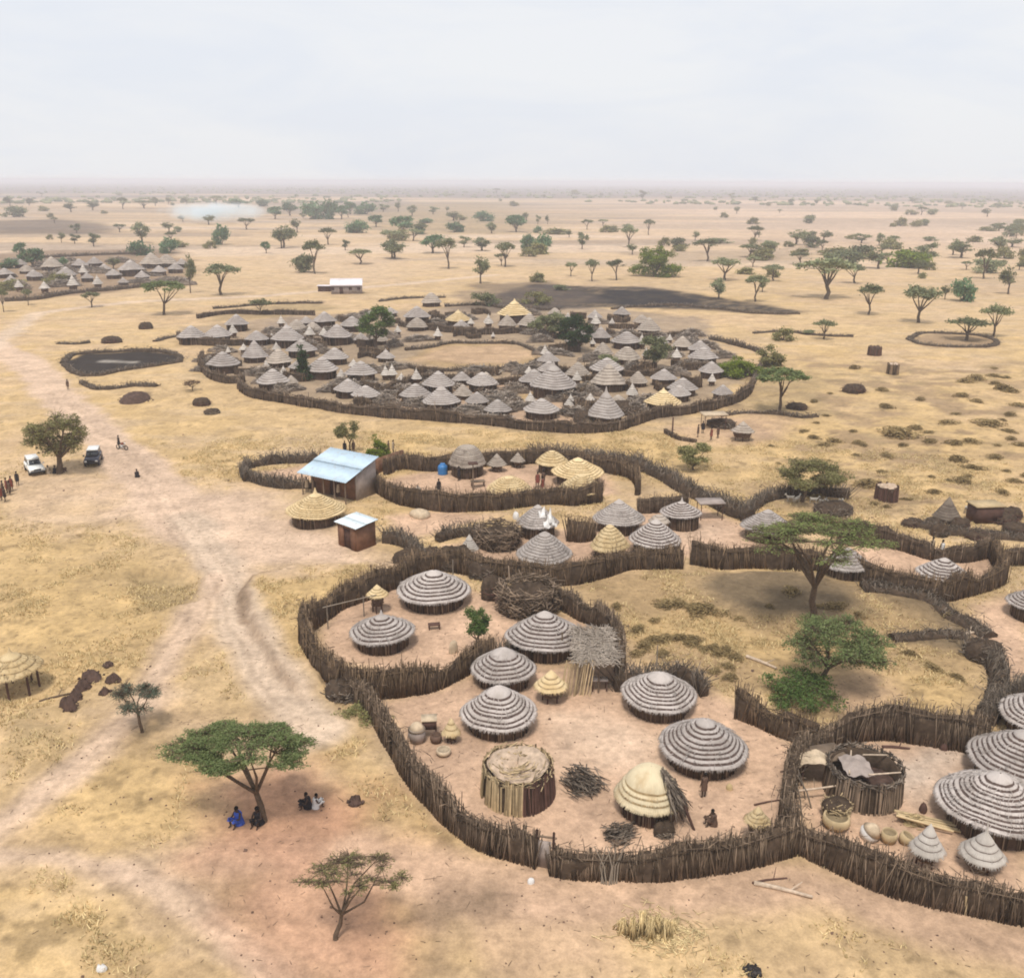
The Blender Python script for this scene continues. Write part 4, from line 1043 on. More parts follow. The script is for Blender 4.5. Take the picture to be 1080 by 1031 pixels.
fence([(785, 545), (800, 534), (815, 527), (840, 523), (870, 523), (895, 526)], 'dark thorn fence running right behind the pointed grey hut', 1.9, 'brush', 24, .9, .035, group=mid)
fence([(672, 541), (700, 541), (725, 538)], 'dark fence section behind the spiked hut', 2.0, 'stick', 26, .4, group=mid)
fence([(262, 508), (257, 501), (262, 494), (285, 490), (310, 488), (335, 488)], 'grey brush fence at the back of the round pen left of the blue roof', 1.9, 'brush', 24, .7, .035, group=mid)
fence([(258, 503), (268, 509), (285, 514), (305, 516), (328, 516)], 'dark brush fence at the front of the round pen left of the blue roof', 1.9, 'brush', 28, .7, .035, group=mid)
fence([(404, 572), (420, 574), (436, 580), (446, 592), (442, 606)], 'low dark brush fence right of the small brown shed', 1.8, 'brush', 26, .9, .035, group=mid)
fence([(462, 572), (480, 566), (500, 566), (508, 574)], 'tangle of brown brush fence above the lone white cone', 1.9, 'brush', 26, .8, .035, group=mid)
fence([(885, 573), (905, 570), (930, 576), (955, 582), (985, 590), (1015, 593), (1045, 588)], 'dark fence behind the pale striped hut on the right', 2.2, 'stick', 26, .5, group=mid)
fence([(1045, 588), (1052, 600), (1060, 612)], 'short stick fence closing the right end of the pale striped hut yard', 2.2, 'stick', 26, .5, group=mid, mat='stick_brown')
fence([(1052, 597), (1070, 597), (1095, 598)], 'grass-topped stick fence by the right edge, above the striped roof', 2.0, 'stick', 26, .5, group=mid)
fence([(955, 553), (985, 558), (1015, 563), (1050, 567), (1095, 570)], 'low dark thorn bank in front of the brown cone shaped hut', 1.0, 'brush', 24, 1.6, .035, group=mid)
fence([(909, 627), (930, 627), (947, 630), (980, 637), (1002, 648), (1025, 660), (1042, 672)], 'thick brown brush bank curving across the golden field', 1.0, 'brush', 30, 1.6, .035, group=mid)
fence([(941, 674), (965, 672), (990, 670), (1018, 672)], 'low brush bank in the middle of the golden field', .8, 'brush', 26, 1.2, .035, group=mid)
fence([(1024, 684), (1040, 694), (1052, 706), (1055, 725), (1048, 745), (1036, 762)], 'heaped thorn fence at the right end of the golden field', 1.7, 'brush', 34, 1.4, .035, group=mid)
fence([(1036, 766), (1050, 752), (1070, 738), (1100, 722)], 'slanting thorn fence behind the hut cut by the right edge', 2.2, 'brush', 34, .8, .03, group=mid)

fence([(598, 571), (612, 573), (627, 571)], 'short brown stick screen between the cloth draped hut and the cream hut', 2.3, 'stick', 40, .3, group=mid, mat='stick_brown')
# far village fences
fv = 'fences of the far walled village'
def ff(px, label, h=2.2, kind='stick', d=9, th=.9, rs=.06, mat=None): fence(px, label, h * .8, kind, d, th * .7, rs, None, fv, mat, .32)
ff([(214, 378), (211, 388), (222, 399), (240, 404), (256, 403)], 'dark rounded fence at the left end of the far village')
ff([(256, 402), (254, 411), (267, 419), (288, 423), (322, 428), (360, 434), (390, 438), (440, 443), (490, 446), (520, 449), (560, 454), (605, 457), (645, 456), (668, 450), (690, 442), (715, 439), (743, 434), (766, 428), (785, 420), (794, 408)], 'long dark front fence of the far village', 2.3, 'stick', 12, .9, .055)
ff([(794, 406), (800, 392), (806, 378), (795, 370), (770, 363), (748, 358)], 'dark brush fence round the right end of the far village', 2.0, 'brush')
ff([(188, 357), (200, 363), (240, 365), (300, 362), (362, 363)], 'dark fence in front of the back left huts of the far village')
ff([(208, 336), (240, 331), (285, 332), (332, 333)], 'dark fence behind the back left huts of the far village', 1.8)
ff([(420, 344), (450, 348), (485, 352), (525, 353), (575, 351), (585, 358)], 'fence in front of the back middle huts of the far village')
ff([(428, 370), (455, 366), (478, 362), (510, 363), (545, 364), (565, 371)], 'low pale fence at the back of the bare cattle yard', 1.3, 'brush')
ff([(424, 386), (450, 391), (480, 391), (520, 389), (555, 386), (568, 380)], 'low dark fence at the front of the bare cattle yard', 1.3, 'brush')
ff([(395, 418), (420, 410), (450, 402), (480, 403), (500, 398)], 'slanting fence between the middle huts of the far village', 1.9)
ff([(505, 418), (520, 408), (545, 406), (565, 410)], 'fence behind the yellow grass patch of the far village', 1.9)
ff([(592, 412), (598, 428), (612, 434), (628, 432)], 'brown upright-stick fence beside the front hut with two openings', 2.2)
ff([(618, 390), (650, 396), (690, 396), (730, 390), (765, 390)], 'fence among the right hand huts of the far village', 1.7)
ff([(640, 352), (665, 357), (700, 356), (735, 353)], 'fence behind the right hand huts of the far village', 1.9)
ff([(470, 324), (505, 322), (540, 326), (590, 327)], 'grey brush line behind the far village', 1.6, 'brush')
ff([(225, 326), (290, 321), (340, 320)], 'long low brush line behind the far village, near the pink roofed building', 1.3, 'brush')
ff([(400, 318), (430, 315), (470, 314)], 'low brush line right of the pink roofed building', 1.3, 'brush')
ff([(760, 440), (785, 436), (815, 436), (845, 440), (862, 439)], 'low dark brush line under the flat-topped acacia by the far village', 1.0, 'brush')
ff([(700, 458), (715, 464), (735, 466)], 'low broken pole fence beside the pole in front of the far village', .9, 'stick', 6, .4)
out = 'brush pens on the open ground'
fence([(958, 358), (975, 364), (1005, 366), (1040, 366), (1052, 361), (1035, 355), (1000, 352), (972, 352)], 'low ring of grey brush below the spreading small acacia', .8, 'brush', 9, 1.2, .06, group=out, closed=True)
fence([(66, 384), (76, 376), (95, 373), (130, 371), (170, 372), (188, 376), (190, 381)], 'dark brush bank at the back of the black pen by the road', 1.0, 'brush', 12, 1.2, .05, group=out)
fence([(68, 386), (80, 394), (100, 396), (130, 390), (160, 386), (192, 382)], 'dark brush bank at the front of the black pen by the road', .9, 'brush', 12, 1.2, .05, group=out)
fence([(87, 404), (100, 410), (120, 410), (145, 407), (166, 408)], 'loose line of dead brush between the black pen and the road', .9, 'brush', 12, 1.2, .05, group=out)
fence([(62, 362), (80, 363), (94, 361)], 'short dark brush line left behind the black pen', .8, 'brush', 12, 1.2, .05, group=out)
fence([(163, 361), (180, 356), (205, 352)], 'short dark brush line left of the far village', .8, 'brush', 12, 1.2, .05, group=out)
fence([(5, 318), (40, 316), (75, 310), (110, 307), (150, 303), (200, 296)], 'dark front fence of the farthest village on the left', 2.0, 'brush', 8, 1.2, .07, group=out)
fence([(30, 273), (70, 271), (110, 269), (150, 268)], 'dark back fence of the farthest village on the left', 2.2, 'brush', 6, 1.5, .09, group=out)
fence([(645, 326), (700, 322), (760, 326), (800, 331), (843, 331)], 'dark brush line along the front of the black burnt ground', 1.0, 'brush', 6, 1.5, .08, group=out)
fence([(795, 352), (830, 350), (860, 353), (900, 355)], 'thin dark brush line right of the far village', .8, 'brush', 7, 1.2, .06, group=out)

# round pens and huts without roofs
def drum(px, py, w, h, label, n=170, rs=.055, inner='sand', flare=.06, two=False, mats=('stick_pale', 'stick_dark'), name='roofless_hut', rim=True, fill=.72):
    c, Rr = locate(px, py - 2, w, .1); Rr *= .96
    r = np.random.default_rng(int(px)); t = thing(name, label, 'hut', c)
    back = math.atan2(-c[1], -c[0])
    th = np.sort(r.uniform(0, 2 * math.pi, n)); rel = np.angle(np.exp(1j * (th - back)))
    dark = (rel > .12) & (rel < 1.9)
    for k, (m_, sel) in enumerate(((mats[0], ~dark), (mats[1], dark)) if two else ((mats[0], th > -1),)):
        mb = MB(); a = th[sel]; q = len(a)
        hh = h * r.uniform(.74, 1.12, q)
        p0 = np.stack([Rr * 1.02 * np.cos(a), Rr * 1.02 * np.sin(a), np.full(q, -.15)], 1); b_ = a + r.normal(0, .03, q)
        p1 = np.stack([Rr * (1 - flare) * np.cos(b_), Rr * (1 - flare) * np.sin(b_), hh], 1)
        mb.sticks(p0, p1, rs, rs * .8, 5, 0, r.uniform(0, 1, q))
        mb.build('split_stick_wall' if two else 'stick_wall', M[m_], t)
    mb = MB().lathe([(Rr * .95, -.1), (Rr * .90, h * .92), (Rr * .84, h * .92), (Rr * .84, h * fill)], 40, None, .4)
    mb.build('wall_lining', M['core'], t)
    def jit(th_, k, rr, zz): return rr * (1 + .04 * np.sin(3 * th_)), zz + .14 * np.sin(2 * th_ + k) * (k > 0) + (.3 * (k > 0) * np.maximum(0, -np.cos(th_ - back)) if two else 0) + r.normal(0, .05, len(th_))
    MB().lathe([(Rr * .85, h * fill), (Rr * .6, h * fill + .18), (Rr * .3, h * fill + .02), (.02, h * fill + .12)], 36, None, .5, jit).build('fill', M[inner], t, True)
    if rim:
        mb = MB(); q = 190; a = r.uniform(0, 2 * math.pi, q); d = np.stack([-np.sin(a), np.cos(a), r.normal(0, .25, q)], 1) + r.normal(0, .25, (q, 3))
        rq = np.where(r.uniform(0, 1, q) < (.45 if two else 0), r.uniform(.2, .95, q), 1.0); cc = np.stack([Rr * rq * (1 - flare) * np.cos(a), Rr * rq * (1 - flare) * np.sin(a), h * np.where(rq < 1, 1.12, r.uniform(.86, 1.06, q))], 1); ln = r.uniform(.3, .8, q)[:, None]
        mb.sticks(cc - d * ln / 2, cc + d * ln / 2, .035, .02, 4, 0, r.uniform(0, 1, q)); mb.build('rim_brush', M['stick_pale' if two else 'brush'], t)
    return t, c, Rr
drum(546, 862, 80, 1.8, 'roofless drum shaped hut of split sticks, half pale and half dark brown', 150, .07, two=True, fill=1.0)
t, c, Rr = drum(906, 859, 82, 1.7, 'round roofless wattle hut with a pale cloth over its rim in the right yard', 260, .035, 'dirt', .04, mats=('stick', 'stick'), fill=.35)
mb = MB(); r = np.random.default_rng(2)
u, v = np.meshgrid(np.linspace(-1, 1, 12), np.linspace(-1, 1, 12)); u = u.ravel(); v = v.ravel()
x = -.55 + u * .75; y = -.1 + v * .95; z = 1.66 + .25 * np.cos(u * 1.4) * np.cos(v * 1.3) + .07 * np.sin(u * 7 + v * 4) + .05 * np.sin(v * 9)
k2 = np.arange(11); Q = np.concatenate([np.stack([i * 12 + k2, i * 12 + k2 + 1, i * 12 + k2 + 13, i * 12 + k2 + 12], 1) for i in range(11)])
cl = mb.add(np.stack([x, y, z], 1), Q, 0, .5).build('pale_blanket', M['mud_grey'], None, True, c); tag(cl, 'pale crumpled blanket lying over the rim of the round wattle hut', 'blanket')
mb = MB(); mb.sticks([[-.2, -1.0, 1.75], [.1, .8, 1.8], [-1.2, -.9, 1.72]], [[1.65, -.7, 1.70], [1.5, .9, 1.72], [-.4, 1.2, 1.8]], .05, .04, 6, 0, [.9, .4, .6]); mb.build('cross_poles', M['wood'], t)

def brush_pile(px, py, w, h, label, n=420, rs=.035, mat='brush', bundle=None, name='brush_pile', cat='brush pile', group=None, hollow=False):
    c, Rr = locate(px, py, w, .1); r = np.random.default_rng(int(px * 3 + py)); mb = MB()
    if bundle is None:
        def jit(th, k, rr, zz): return rr * (1 + .12 * np.sin(2 * th + 1) + r.normal(0, .05, len(th))), zz + r.normal(0, .06, len(th)) * h
        mb.lathe([(Rr * .92, -.1), (Rr * .9, h * .5), (Rr * .7, h * .8), (Rr * .3, h * (.5 if hollow else .9)), (.02, h * (.45 if hollow else .92))], 28, None, .4, jit)
        a = r.uniform(0, 2 * math.pi, n); q = r.uniform(.2, 1, n) ** .5; z = h * r.uniform(.05, 1.0, n) * np.clip(1.35 - q, .3, 1)
        if hollow: q = .75 + .25 * q; z = h * r.uniform(.1, 1.05, n)
        d = np.stack([-np.sin(a), np.cos(a), np.zeros(n)], 1) + r.normal(0, .45, (n, 3))
        cc = np.stack([Rr * q * np.cos(a), Rr * q * np.sin(a), z], 1)
    else:
        d = np.tile(np.array([math.cos(bundle), math.sin(bundle), .12]), (n, 1)) + r.normal(0, .28, (n, 3))
        e = np.array([-math.sin(bundle), math.cos(bundle)]); s = r.normal(0, .40, n); l = r.uniform(-.8, .8, n)
        cc = np.stack([Rr * (l * math.cos(bundle) + s * e[0] + .25 * l * l * e[0]), Rr * (l * math.sin(bundle) + s * e[1] + .25 * l * l * e[1]), h * np.abs(r.normal(.3, .28, n)) * np.exp(-s * s)], 1)
    d /= np.linalg.norm(d, axis=1, keepdims=True); ln = Rr * r.uniform(.35, .9, n)[:, None]
    mb.sticks(cc - d * ln / 2, cc + d * ln / 2, rs, rs * .45, 4, 1, r.uniform(0, 1, n))
    o = mb.build(name, [M['core'], M[mat]], None, False, c); tag(o, label, cat, group)
    return o
brush_pile(557, 655, 60, 2.1, 'big round pile of grey dead branches behind the striped hut', 700, .04, 'stick', hollow=True)
brush_pile(526, 582, 44, 1.9, 'round pen of dark sticks heaped with pale branches beside the lone white cone', 500, .045, 'stick', hollow=True)
brush_pile(613, 842, 44, 1.2, 'loose bundle of curved dry branches between the stick drum and the ragged hut', 260, .04, 'brush', bundle=-.9)
brush_pile(366, 741, 44, 1.1, 'low dark brush heap outside the bend of the left yard fence', 300, .035, 'brush')
brush_pile(1036, 700, 40, 1.3, 'pale grey brush heap at the end of the brush bank', 320, .04, 'brush')
brush_pile(520, 634, 24, 2.0, 'dark bush-like pile of branches beside the round branch pile', 240, .035, 'stick_dark')
brush_pile(455, 600, 34, 1.5, 'grey thorn heap on the corner of the fence behind the wide flat hut', 300, .035)
brush_pile(478, 603, 40, 1.8, 'grey thorn heap on the fence behind the wide flat hut, below the tall pole', 320, .03)
brush_pile(430, 600, 30, 1.5, 'grey thorn heap at the fence corner left of the wide flat hut', 260, .03)
brush_pile(512, 612, 34, 1.5, 'grey thorn heap on the long fence above the dark branch pile', 260, .03)
for (x, y, w_, h_, lb) in [(962, 556, 22, .7, 'leftmost brush heap of the clutter before the brown cone hut'), (984, 553, 16, .6, 'small brush heap just before the brown cone hut'), (1012, 557, 20, .9, 'brush heap between the brown cone hut and the brush shed'), (1066, 548, 22, 1.1, 'dark brush heap right of the brush shed'), (1070, 562, 26, .8, 'brush heap by the right edge below the brush shed'), (1030, 570, 24, .7, 'brush heap on the low thorn bank below the brush shed'), (990, 566, 18, 1.3, 'tall dark stack of branches at the fence below the brown cone hut')]: brush_pile(x, y, w_, h_, lb, 160, .04, 'stick_dark' if x % 3 else 'brush')
brush_pile(620, 446, 30, 1.7, 'grey thorn heap at the front right of the far village', 200, .05)
brush_pile(660, 438, 34, 1.9, 'large grey thorn heap beside the straw hut of the far village', 220, .05)
brush_pile(330, 425, 12, .6, 'pale heap on the outside of the far village front fence', 60, .05, 'straw')
brush_pile(878, 545, 40, 1.0, 'grey brush heap below the olive acacia', 260, .035)
brush_pile(1050, 552, 40, .8, 'dark low brush heap in front of the brush shed', 220, .04, 'stick_dark')
brush_pile(900, 415, 24, 1.3, 'dark earth and brush heap on the slope right of the far village', 160, .05, 'stick_dark')
brush_pile(840, 432, 22, .9, 'dark heap beside the flat-topped acacia by the far village', 140, .05, 'stick_dark')
brush_pile(760, 452, 30, 1.0, 'tangled sticks beside the people in front of the far village', 160, .04)
brush_pile(224, 437, 16, .8, 'small pile of grey sticks on the open ground left of the far village', 120, .05)
brush_pile(213, 428, 18, 1.1, 'dark dead branches left of the far village', 120, .05, 'stick_dark')
brush_pile(118, 362, 20, 1.3, 'dark brush heap behind the black pen', 140, .06, 'stick_dark')
brush_pile(154, 347, 14, 1.6, 'small dark brush stack between the black pen and the far village', 120, .06, 'stick_dark')
brush_pile(700, 884, 22, .7, 'pale tangle of roots against the inside of the front fence', 160, .03)
brush_pile(655, 892, 34, .8, 'pale bent sticks heaped on the front fence of the large yard', 220, .03, 'brush', bundle=.3)

# dark dug heaps by the track
for (x, y, w_, h_, lb) in [(97, 719, 20, .55, 'widest dark earth heap at the top of the diagonal row'), (88, 729, 14, .6, 'dark earth heap second from the top of the diagonal row'), (80, 739, 15, .6, 'dark earth heap third from the top of the diagonal row'), (72, 748, 17, .7, 'dark earth heap at the bottom of the diagonal row'),
                           (120, 720, 13, .5, 'round dark earth heap between the diagonal row and the blue grey tree'), (111, 732, 10, .35, 'flat dark earth heap left of the blue grey tree'), (115, 703, 9, .3, 'small lone dark earth heap above the diagonal row'), (143, 425, 32, 1.2, 'large dark mound between the road and the far village'),
                           (793, 1029, 15, .16, 'dark burnt heap at the bottom edge of the picture'), (375, 849, 14, .3, 'brown trampled earth hump right of the big acacia')]:
    c, Rr = locate(x, y, w_, .05); r = np.random.default_rng(int(x + y))
    def jit(th, k, rr, zz): return rr * (1 + .2 * np.sin(2 * th + x) + r.normal(0, .06, len(th))), zz + r.normal(0, .05, len(th)) * (k > 0)
    mb = MB().lathe([(Rr * 1.1, -.08), (Rr * .85, h_ * .55), (Rr * .5, h_ * .9), (Rr * .2, h_), (.02, h_ * 1.02)], 24, None, .5, jit)
    n = 40; a = r.uniform(0, 6.28, n); q = r.uniform(.3, 1.25, n); s = r.uniform(.04, .1, n)
    for i in range(n): mb.box((Rr * q[i] * math.cos(a[i]), Rr * q[i] * math.sin(a[i]), max(.03, h_ * (1 - q[i])) + .04), (s[i] * 2, s[i] * 1.5, s[i] * 1.4), a[i], 0, r.uniform(0, 1), .7)
    tag(mb.build('earth_heap', M['dirt'] if y < 1000 else M['charcoal'], None, True, c), lb, 'earth heap', 'dark earth heaps')

# ------------------------------------------------------------------ granaries and baskets
def granary(px, py, w, label, style='straw', apex=None, ze=.9, rb=.62, spike=.0, power=1.2, tiers=3, legs=True, cat='granary', group='small granaries of the near yards', wallm='hutwall', name='granary'):
    HUT_I[0] += 1; sd = 500 + HUT_I[0]; r = np.random.default_rng(sd)
    c, Rr = locate(px, py, w, ze); H = .9 * Rr if apex is None else float(np.clip(height_at(c, apex) - ze - spike, .5 * Rr, 2.6 * Rr))
    t = thing(name, label, cat, c, r.uniform(0, 6.28), group); rm = RS[style]
    roof_mb(Rr, H, {'beige': 'plain', 'white': 'plain', 'brown': 'plain'}.get(style, style), tiers, sd, 40, .4, power, spike, 120).build('roof', [M[rm[0]], M[rm[1]]], t, True, (0, 0, ze))
    z0 = .38 * ze if legs else -.1
    mb = MB().lathe([(.05, z0), (Rr * rb * .85, z0), (Rr * rb, ze * .7), (Rr * rb * .96, ze + .12)], 24, None, .5)
    q = 60; a = r.uniform(0, 6.28, q); zz = r.uniform(z0, ze, q); e = a + .35
    mb.sticks(np.stack([Rr * rb * np.cos(a), Rr * rb * np.sin(a), zz], 1), np.stack([Rr * rb * np.cos(e), Rr * rb * np.sin(e), zz + r.normal(0, .05, q)], 1), .025, .02, 4, 1, r.uniform(0, 1, q))
    mb.build('basket', [M[wallm], M['stick_brown']], t)
    if legs:
        for k in range(5):
            a = k * 1.2566; MB().sticks([[Rr * rb * .8 * math.cos(a), Rr * rb * .8 * math.sin(a), -.15]], [[Rr * rb * .75 * math.cos(a), Rr * rb * .75 * math.sin(a), z0 + .08]], .06, .05, 5, 0, .4).build('leg', M['stick_dark'], t)
    return t, c, Rr
granary(581, 731, 34, 'small two-tiered straw granary on legs in front of the smooth capped hut', 'straw', 706, 1.1, .66, power=1.0, tiers=3)
granary(398, 631, 22, 'small cream cone granary behind the pointed hut of the left yard', 'straw', 616, 1.5, .6, power=.95)
granary(495, 581, 19, 'lone white cone granary beside the round stick pen', 'white', 563, .9, .55, power=.95, tiers=5)
granary(976, 905, 34, 'pale cone roofed granary on a dark stand behind the right front fence', 'white', 868, 1.0, .62, tiers=3, power=.95)
granary(1034, 912, 45, 'pale granary with a thin spiked tip in front of the largest hut', 'white', 866, .8, .78, spike=.5, tiers=3, power=.9)
granary(524, 491, 20, 'small pale cone granary right of the boxy hut', 'beige', 478, .9, .6, power=1.0, tiers=4)
granary(546, 487, 15, 'smallest pale cone granary at the back fence of the middle compound', 'beige', 477, .9, .6, power=1.0, tiers=3)
granary(798, 872, 26, 'cream cone roofed granary against the dividing fence of the large yard', 'straw', 850, 1.3, .7, power=1.0, tiers=3)
granary(441, 524, 14, 'pale little cone on the inside of the middle front fence', 'beige', 511, .8, .6, power=1.0, tiers=3)
granary(476, 776, 18, 'pale tan cone covered basket right of the box on legs', 'straw', 757, .7, .6, tiers=2)
granary(783, 457, 24, 'small white cone roofed granary with dark wall in front of the far village', 'beige', 444, 1.3, .8, tiers=3, power=1.0)
granary(998, 548, 28, 'brown cone shaped hut of bare brush beyond the fence on the right', 'brown', 523, .5, .9, tiers=5, power=.95, legs=False, wallm='stick_dark')
granary(695, 553, 22, 'small grey drum topped granary behind the purplish striped hut', 'beige', 543, 1.6, .8, tiers=2, power=2.4)
# open granary heaped with straw, and baskets
def basket(px, py, w, h, label, mat='cloth_tan', tilt=0.0, name='basket', lid=False, dark=False):
    c, Rr = locate(px, py, w * .86, .0); h *= .86; r = np.random.default_rng(int(px * 7))
    t = thing(name, label, 'basket', c, r.uniform(0, 6), 'baskets and bundles in the near yards')
    mb = MB().lathe([(.03, 0.0), (Rr * .7, .0), (Rr, h * .5), (Rr * .9, h), (Rr * .78, h), (Rr * .78, h * .8), (.03, h * .75)], 20, None, [.4, .4, .6, .7, .5, .1, .1])
    mb.build('body', M[mat], t, True)
    if lid: MB().lathe([(.02, h + Rr * .8), (Rr * .5, h + Rr * .5), (Rr * 1.0, h * .9), (Rr * .8, h * .88)], 20, None, .8).build('lid', M['cloth_tan'], t, True)
    t.rotation_euler[0] = tilt; return t
basket(440, 787, 22, 1.1, 'upright pale basket wrapped in grey white hide beside the left fence', 'mud_grey', 0, lid=True)
basket(460, 786, 15, .6, 'round brown basket between the pale one and the box on legs', 'cloth_brown')
basket(468, 800, 19, .4, 'shallow tan basket nearest the stick drum', 'cloth_tan')
basket(912, 889, 24, .7, 'tilted grey white hide basket among the clutter of the right yard', 'cloth_white', .5, lid=True)
basket(936, 893, 20, .7, 'tan round basket beside the grey white one', 'stick_pale')
basket(952, 893, 18, .6, 'golden basket with a dark mouth next to the cone roofed granary', 'stick_pale', -.4)
basket(880, 880, 34, .8, 'wide open straw basket on the inside of the right front fence', 'stick_pale')
o = brush_pile(880, 868, 30, .5, 'loose straw heap on the wide straw basket', 160, .035, 'stick_pale', name='straw_heap', cat='straw heap')
o.location.z += .55
brush_pile(962, 872, 20, .6, 'heap of yellow straw beside the largest hut', 160, .035, 'straw', bundle=-.5, name='straw_heap', cat='straw heap')
c = at(978, 872)
mb = MB(); r = np.random.default_rng(8)
for k in range(6): mb.sticks([[-1.4 + r.normal(0, .1), .3 + k * .12, .25 + r.uniform(0, .25)]], [[1.3 + r.normal(0, .2), -.7 + k * .14, .12 + r.uniform(0, .2)]], .07, .06, 6, 0, r.uniform(.3, 1))
tag(mb.build('pale_poles', M['stick_pale'], None, False, c), 'bundle of pale yellow poles lying by the largest hut', 'poles', 'baskets and bundles in the near yards')
# box on legs, low tables, racks
def table(px, py, w, d, h, label, top='stick_pale', name='storage_stand', rz=.0, cat='stand', th=.08, leg='stick_dark', boxh=0):
    c = at(px, py); t = thing(name, label, cat, c, rz)
    MB().box((0, 0, h + th / 2), (w, d, th), 0, 0, .6).build('top', M[top], t)
    if boxh: MB().box((0, 0, h - boxh / 2 - .003), (w * .9, d * .9, boxh), 0, 0, .5).build('box', M['stick_dark'], t)
    for sx in (-1, 1):
        for sy in (-1, 1): MB().sticks([[sx * w * .42, sy * d * .4, -.1]], [[sx * w * .42, sy * d * .4, h]], .05, .045, 5, 0, .5).build('leg', M[leg], t)
    return t
table(453, 775, .95, .8, 1.15, 'dark box on legs with a flat tan lid beside the baskets', 'cloth_tan', boxh=.55, rz=.1)
table(458, 663, .9, .45, .35, 'low dark wooden stool lying in the left yard', 'stick_dark', 'wooden_stool', .2, 'stool')
table(632, 727, 1.1, .6, .75, 'small grey table in front of the dark fence by the shelter', 'mud_grey', 'small_table', .0, 'table')
table(860, 818, 3.0, 1.6, 1.35, 'dark low lean-to shelf between the dividing fence and the wattle hut', 'stick', 'lean_to', .25, 'lean-to', .12)
table(961, 778, .8, .5, .9, 'small grey stand against the back fence of the right yard', 'mud_grey', 'small_table', .1, 'table')
table(748, 546, 2.6, 1.8, 1.7, 'flat pale shade roof right of the spiked hut', 'mud_grey', 'shade_roof', .1, 'shade roof', .14)
table(752, 451, 3.4, 2.2, 1.9, 'flat pale shade roof beside people in front of the far village', 'cloth_tan', 'shade_roof', .1, 'shade roof', .16)
table(504, 513, 1.6, .8, .6, 'low dark bench rack in the middle compound', 'stick', 'bench', .2, 'bench')
cl = MB(); u, v = np.meshgrid(np.linspace(-1, 1, 10), np.linspace(-1, 1, 10)); u = u.ravel(); v = v.ravel(); k2 = np.arange(9)
Q = np.concatenate([np.stack([i * 10 + k2, i * 10 + k2 + 1, i * 10 + k2 + 11, i * 10 + k2 + 10], 1) for i in range(9)])
c = at(858, 800, 1.55)
tag(cl.add(np.stack([u * .95, v * .65, .06 * np.sin(u * 6) + .06 * np.cos(v * 5 + u * 3) - .25 * (u * u) ** 2 + .1], 1), Q, 0, .5).build('hide_cover', M['cloth_tan'], None, True, c), 'greyish tan hide spread on the dark lean-to shelf', 'hide')
# flat roofed shelter behind the third hut
c = at(612, 732); t = thing('shade_shelter', 'flat brush-roofed shelter with pale upright poles beside the striped hut', 'shelter', c)
D = depth(c); sx = 46 * D / F; sy = 5.0
mb = MB(); r = np.random.default_rng(6); n = 700
mb.box((1.0, sy * .5, 2.15), (sx * .9, sy * .92, .14), 0, 0, .6)
p = np.stack([1.0 + r.uniform(-.5, .5, n) * sx, sy * r.uniform(-.04, 1.04, n), 2.25 + r.uniform(0, .2, n)], 1); a = r.normal(1.5, .9, n); l = r.uniform(.5, 1.5, n)
d = np.stack([np.cos(a), np.sin(a), r.normal(0, .12, n)], 1) * l[:, None] / 2
mb.sticks(p - d, p + d, .03, .02, 4, 0, r.uniform(.2, 1, n)); mb.build('brush_roof', M['roof_beige'], t)
for k in range(13):
    x = -1.1 + k * .155; MB().sticks([[x + r.normal(0, .05) - .25, -.15 + r.normal(0, .1), -.1]], [[x + r.normal(0, .04) + .1, .15, 2.2 + r.uniform(0, .25)]], .05, .045, 5, 0, r.uniform(.3, 1)).build('pole', M['stick_pale'], t)
for (x, y) in ((3.0, .2), (3.1, 4.6), (-1.0, 4.6), (1.2, .2)): MB().sticks([[x, y, -.1]], [[x, y, 2.2]], .07, .06, 6, 0, .4).build('post', M['stick'], t)
# drying rack in the left yard
c = at(365, 653); t = thing('pole_rack', 'thin horizontal pole on two posts above the left yard fence', 'rack', c)
A = at(346, 663); B = at(384, 650)
for q in (A, B): MB().sticks([q - c + [0, 0, -.1]], [q - c + [0, 0, 1.75]], .055, .045, 5, 0, .7).build('post', M['twig'], t)
MB().sticks([A - c + [-.3, 0, 1.75]], [B - c + [1.0, .2, 1.75]], .05, .04, 5, 0, .8).build('rail', M['twig'], t)
def pole(px, py, ytop, label, rs=.05, plat=False, mat='stick', lean=0.0):
    c = at(px, py); h = height_at(c, ytop); t = thing('wooden_pole', label, 'pole', c, 0, 'poles standing in the yards')
    MB().tube([[0, 0, -.2], [lean * .4, 0, h * .5], [lean, 0, h]], [rs, rs * .9, rs * .7], 6, 0, .6).build('shaft', M[mat], t)
    if plat: MB().box((0, 0, h + .07), (1.0, .9, .12), .2, 0, .4).build('platform', M['stick_dark'], t)
pole(691, 728, 680, 'tall thin pole rising behind the striped hut of the large yard', .05, mat='twig')
pole(478, 622, 590, 'tall pale pole in the thorn hedge right of the wide flat hut', .06, mat='twig')
pole(499, 517, 489, 'forked pole with a flat platform in the middle compound', .09, True)
pole(602, 634, 617, 'short pole on the path above the dark curved fence', .07)
pole(709, 458, 440, 'lone dark pole in front of the far village', .12, mat='stick_dark')
pole(968, 782, 764, 'pale post standing against the right yard back fence', .05, mat='twig')
pole(990, 786, 766, 'pale split post in the right yard back fence near the hut', .05, mat='twig')
pole(1018, 964, 945, 'pale post leaning on the front fence of the right yard', .07, mat='stick_pale', lean=-.1)
for k, (x, y, yt, ln) in enumerate([(850, 842, 812, -.6), (857, 852, 818, -1.0), (846, 860, 826, -.5)]): pole(x, y, yt, ['longest grey pole leaning on the dividing fence', 'grey pole leaning most steeply on the dividing fence', 'lowest grey pole leaning on the dividing fence'][k], .045, mat='twig', lean=ln)
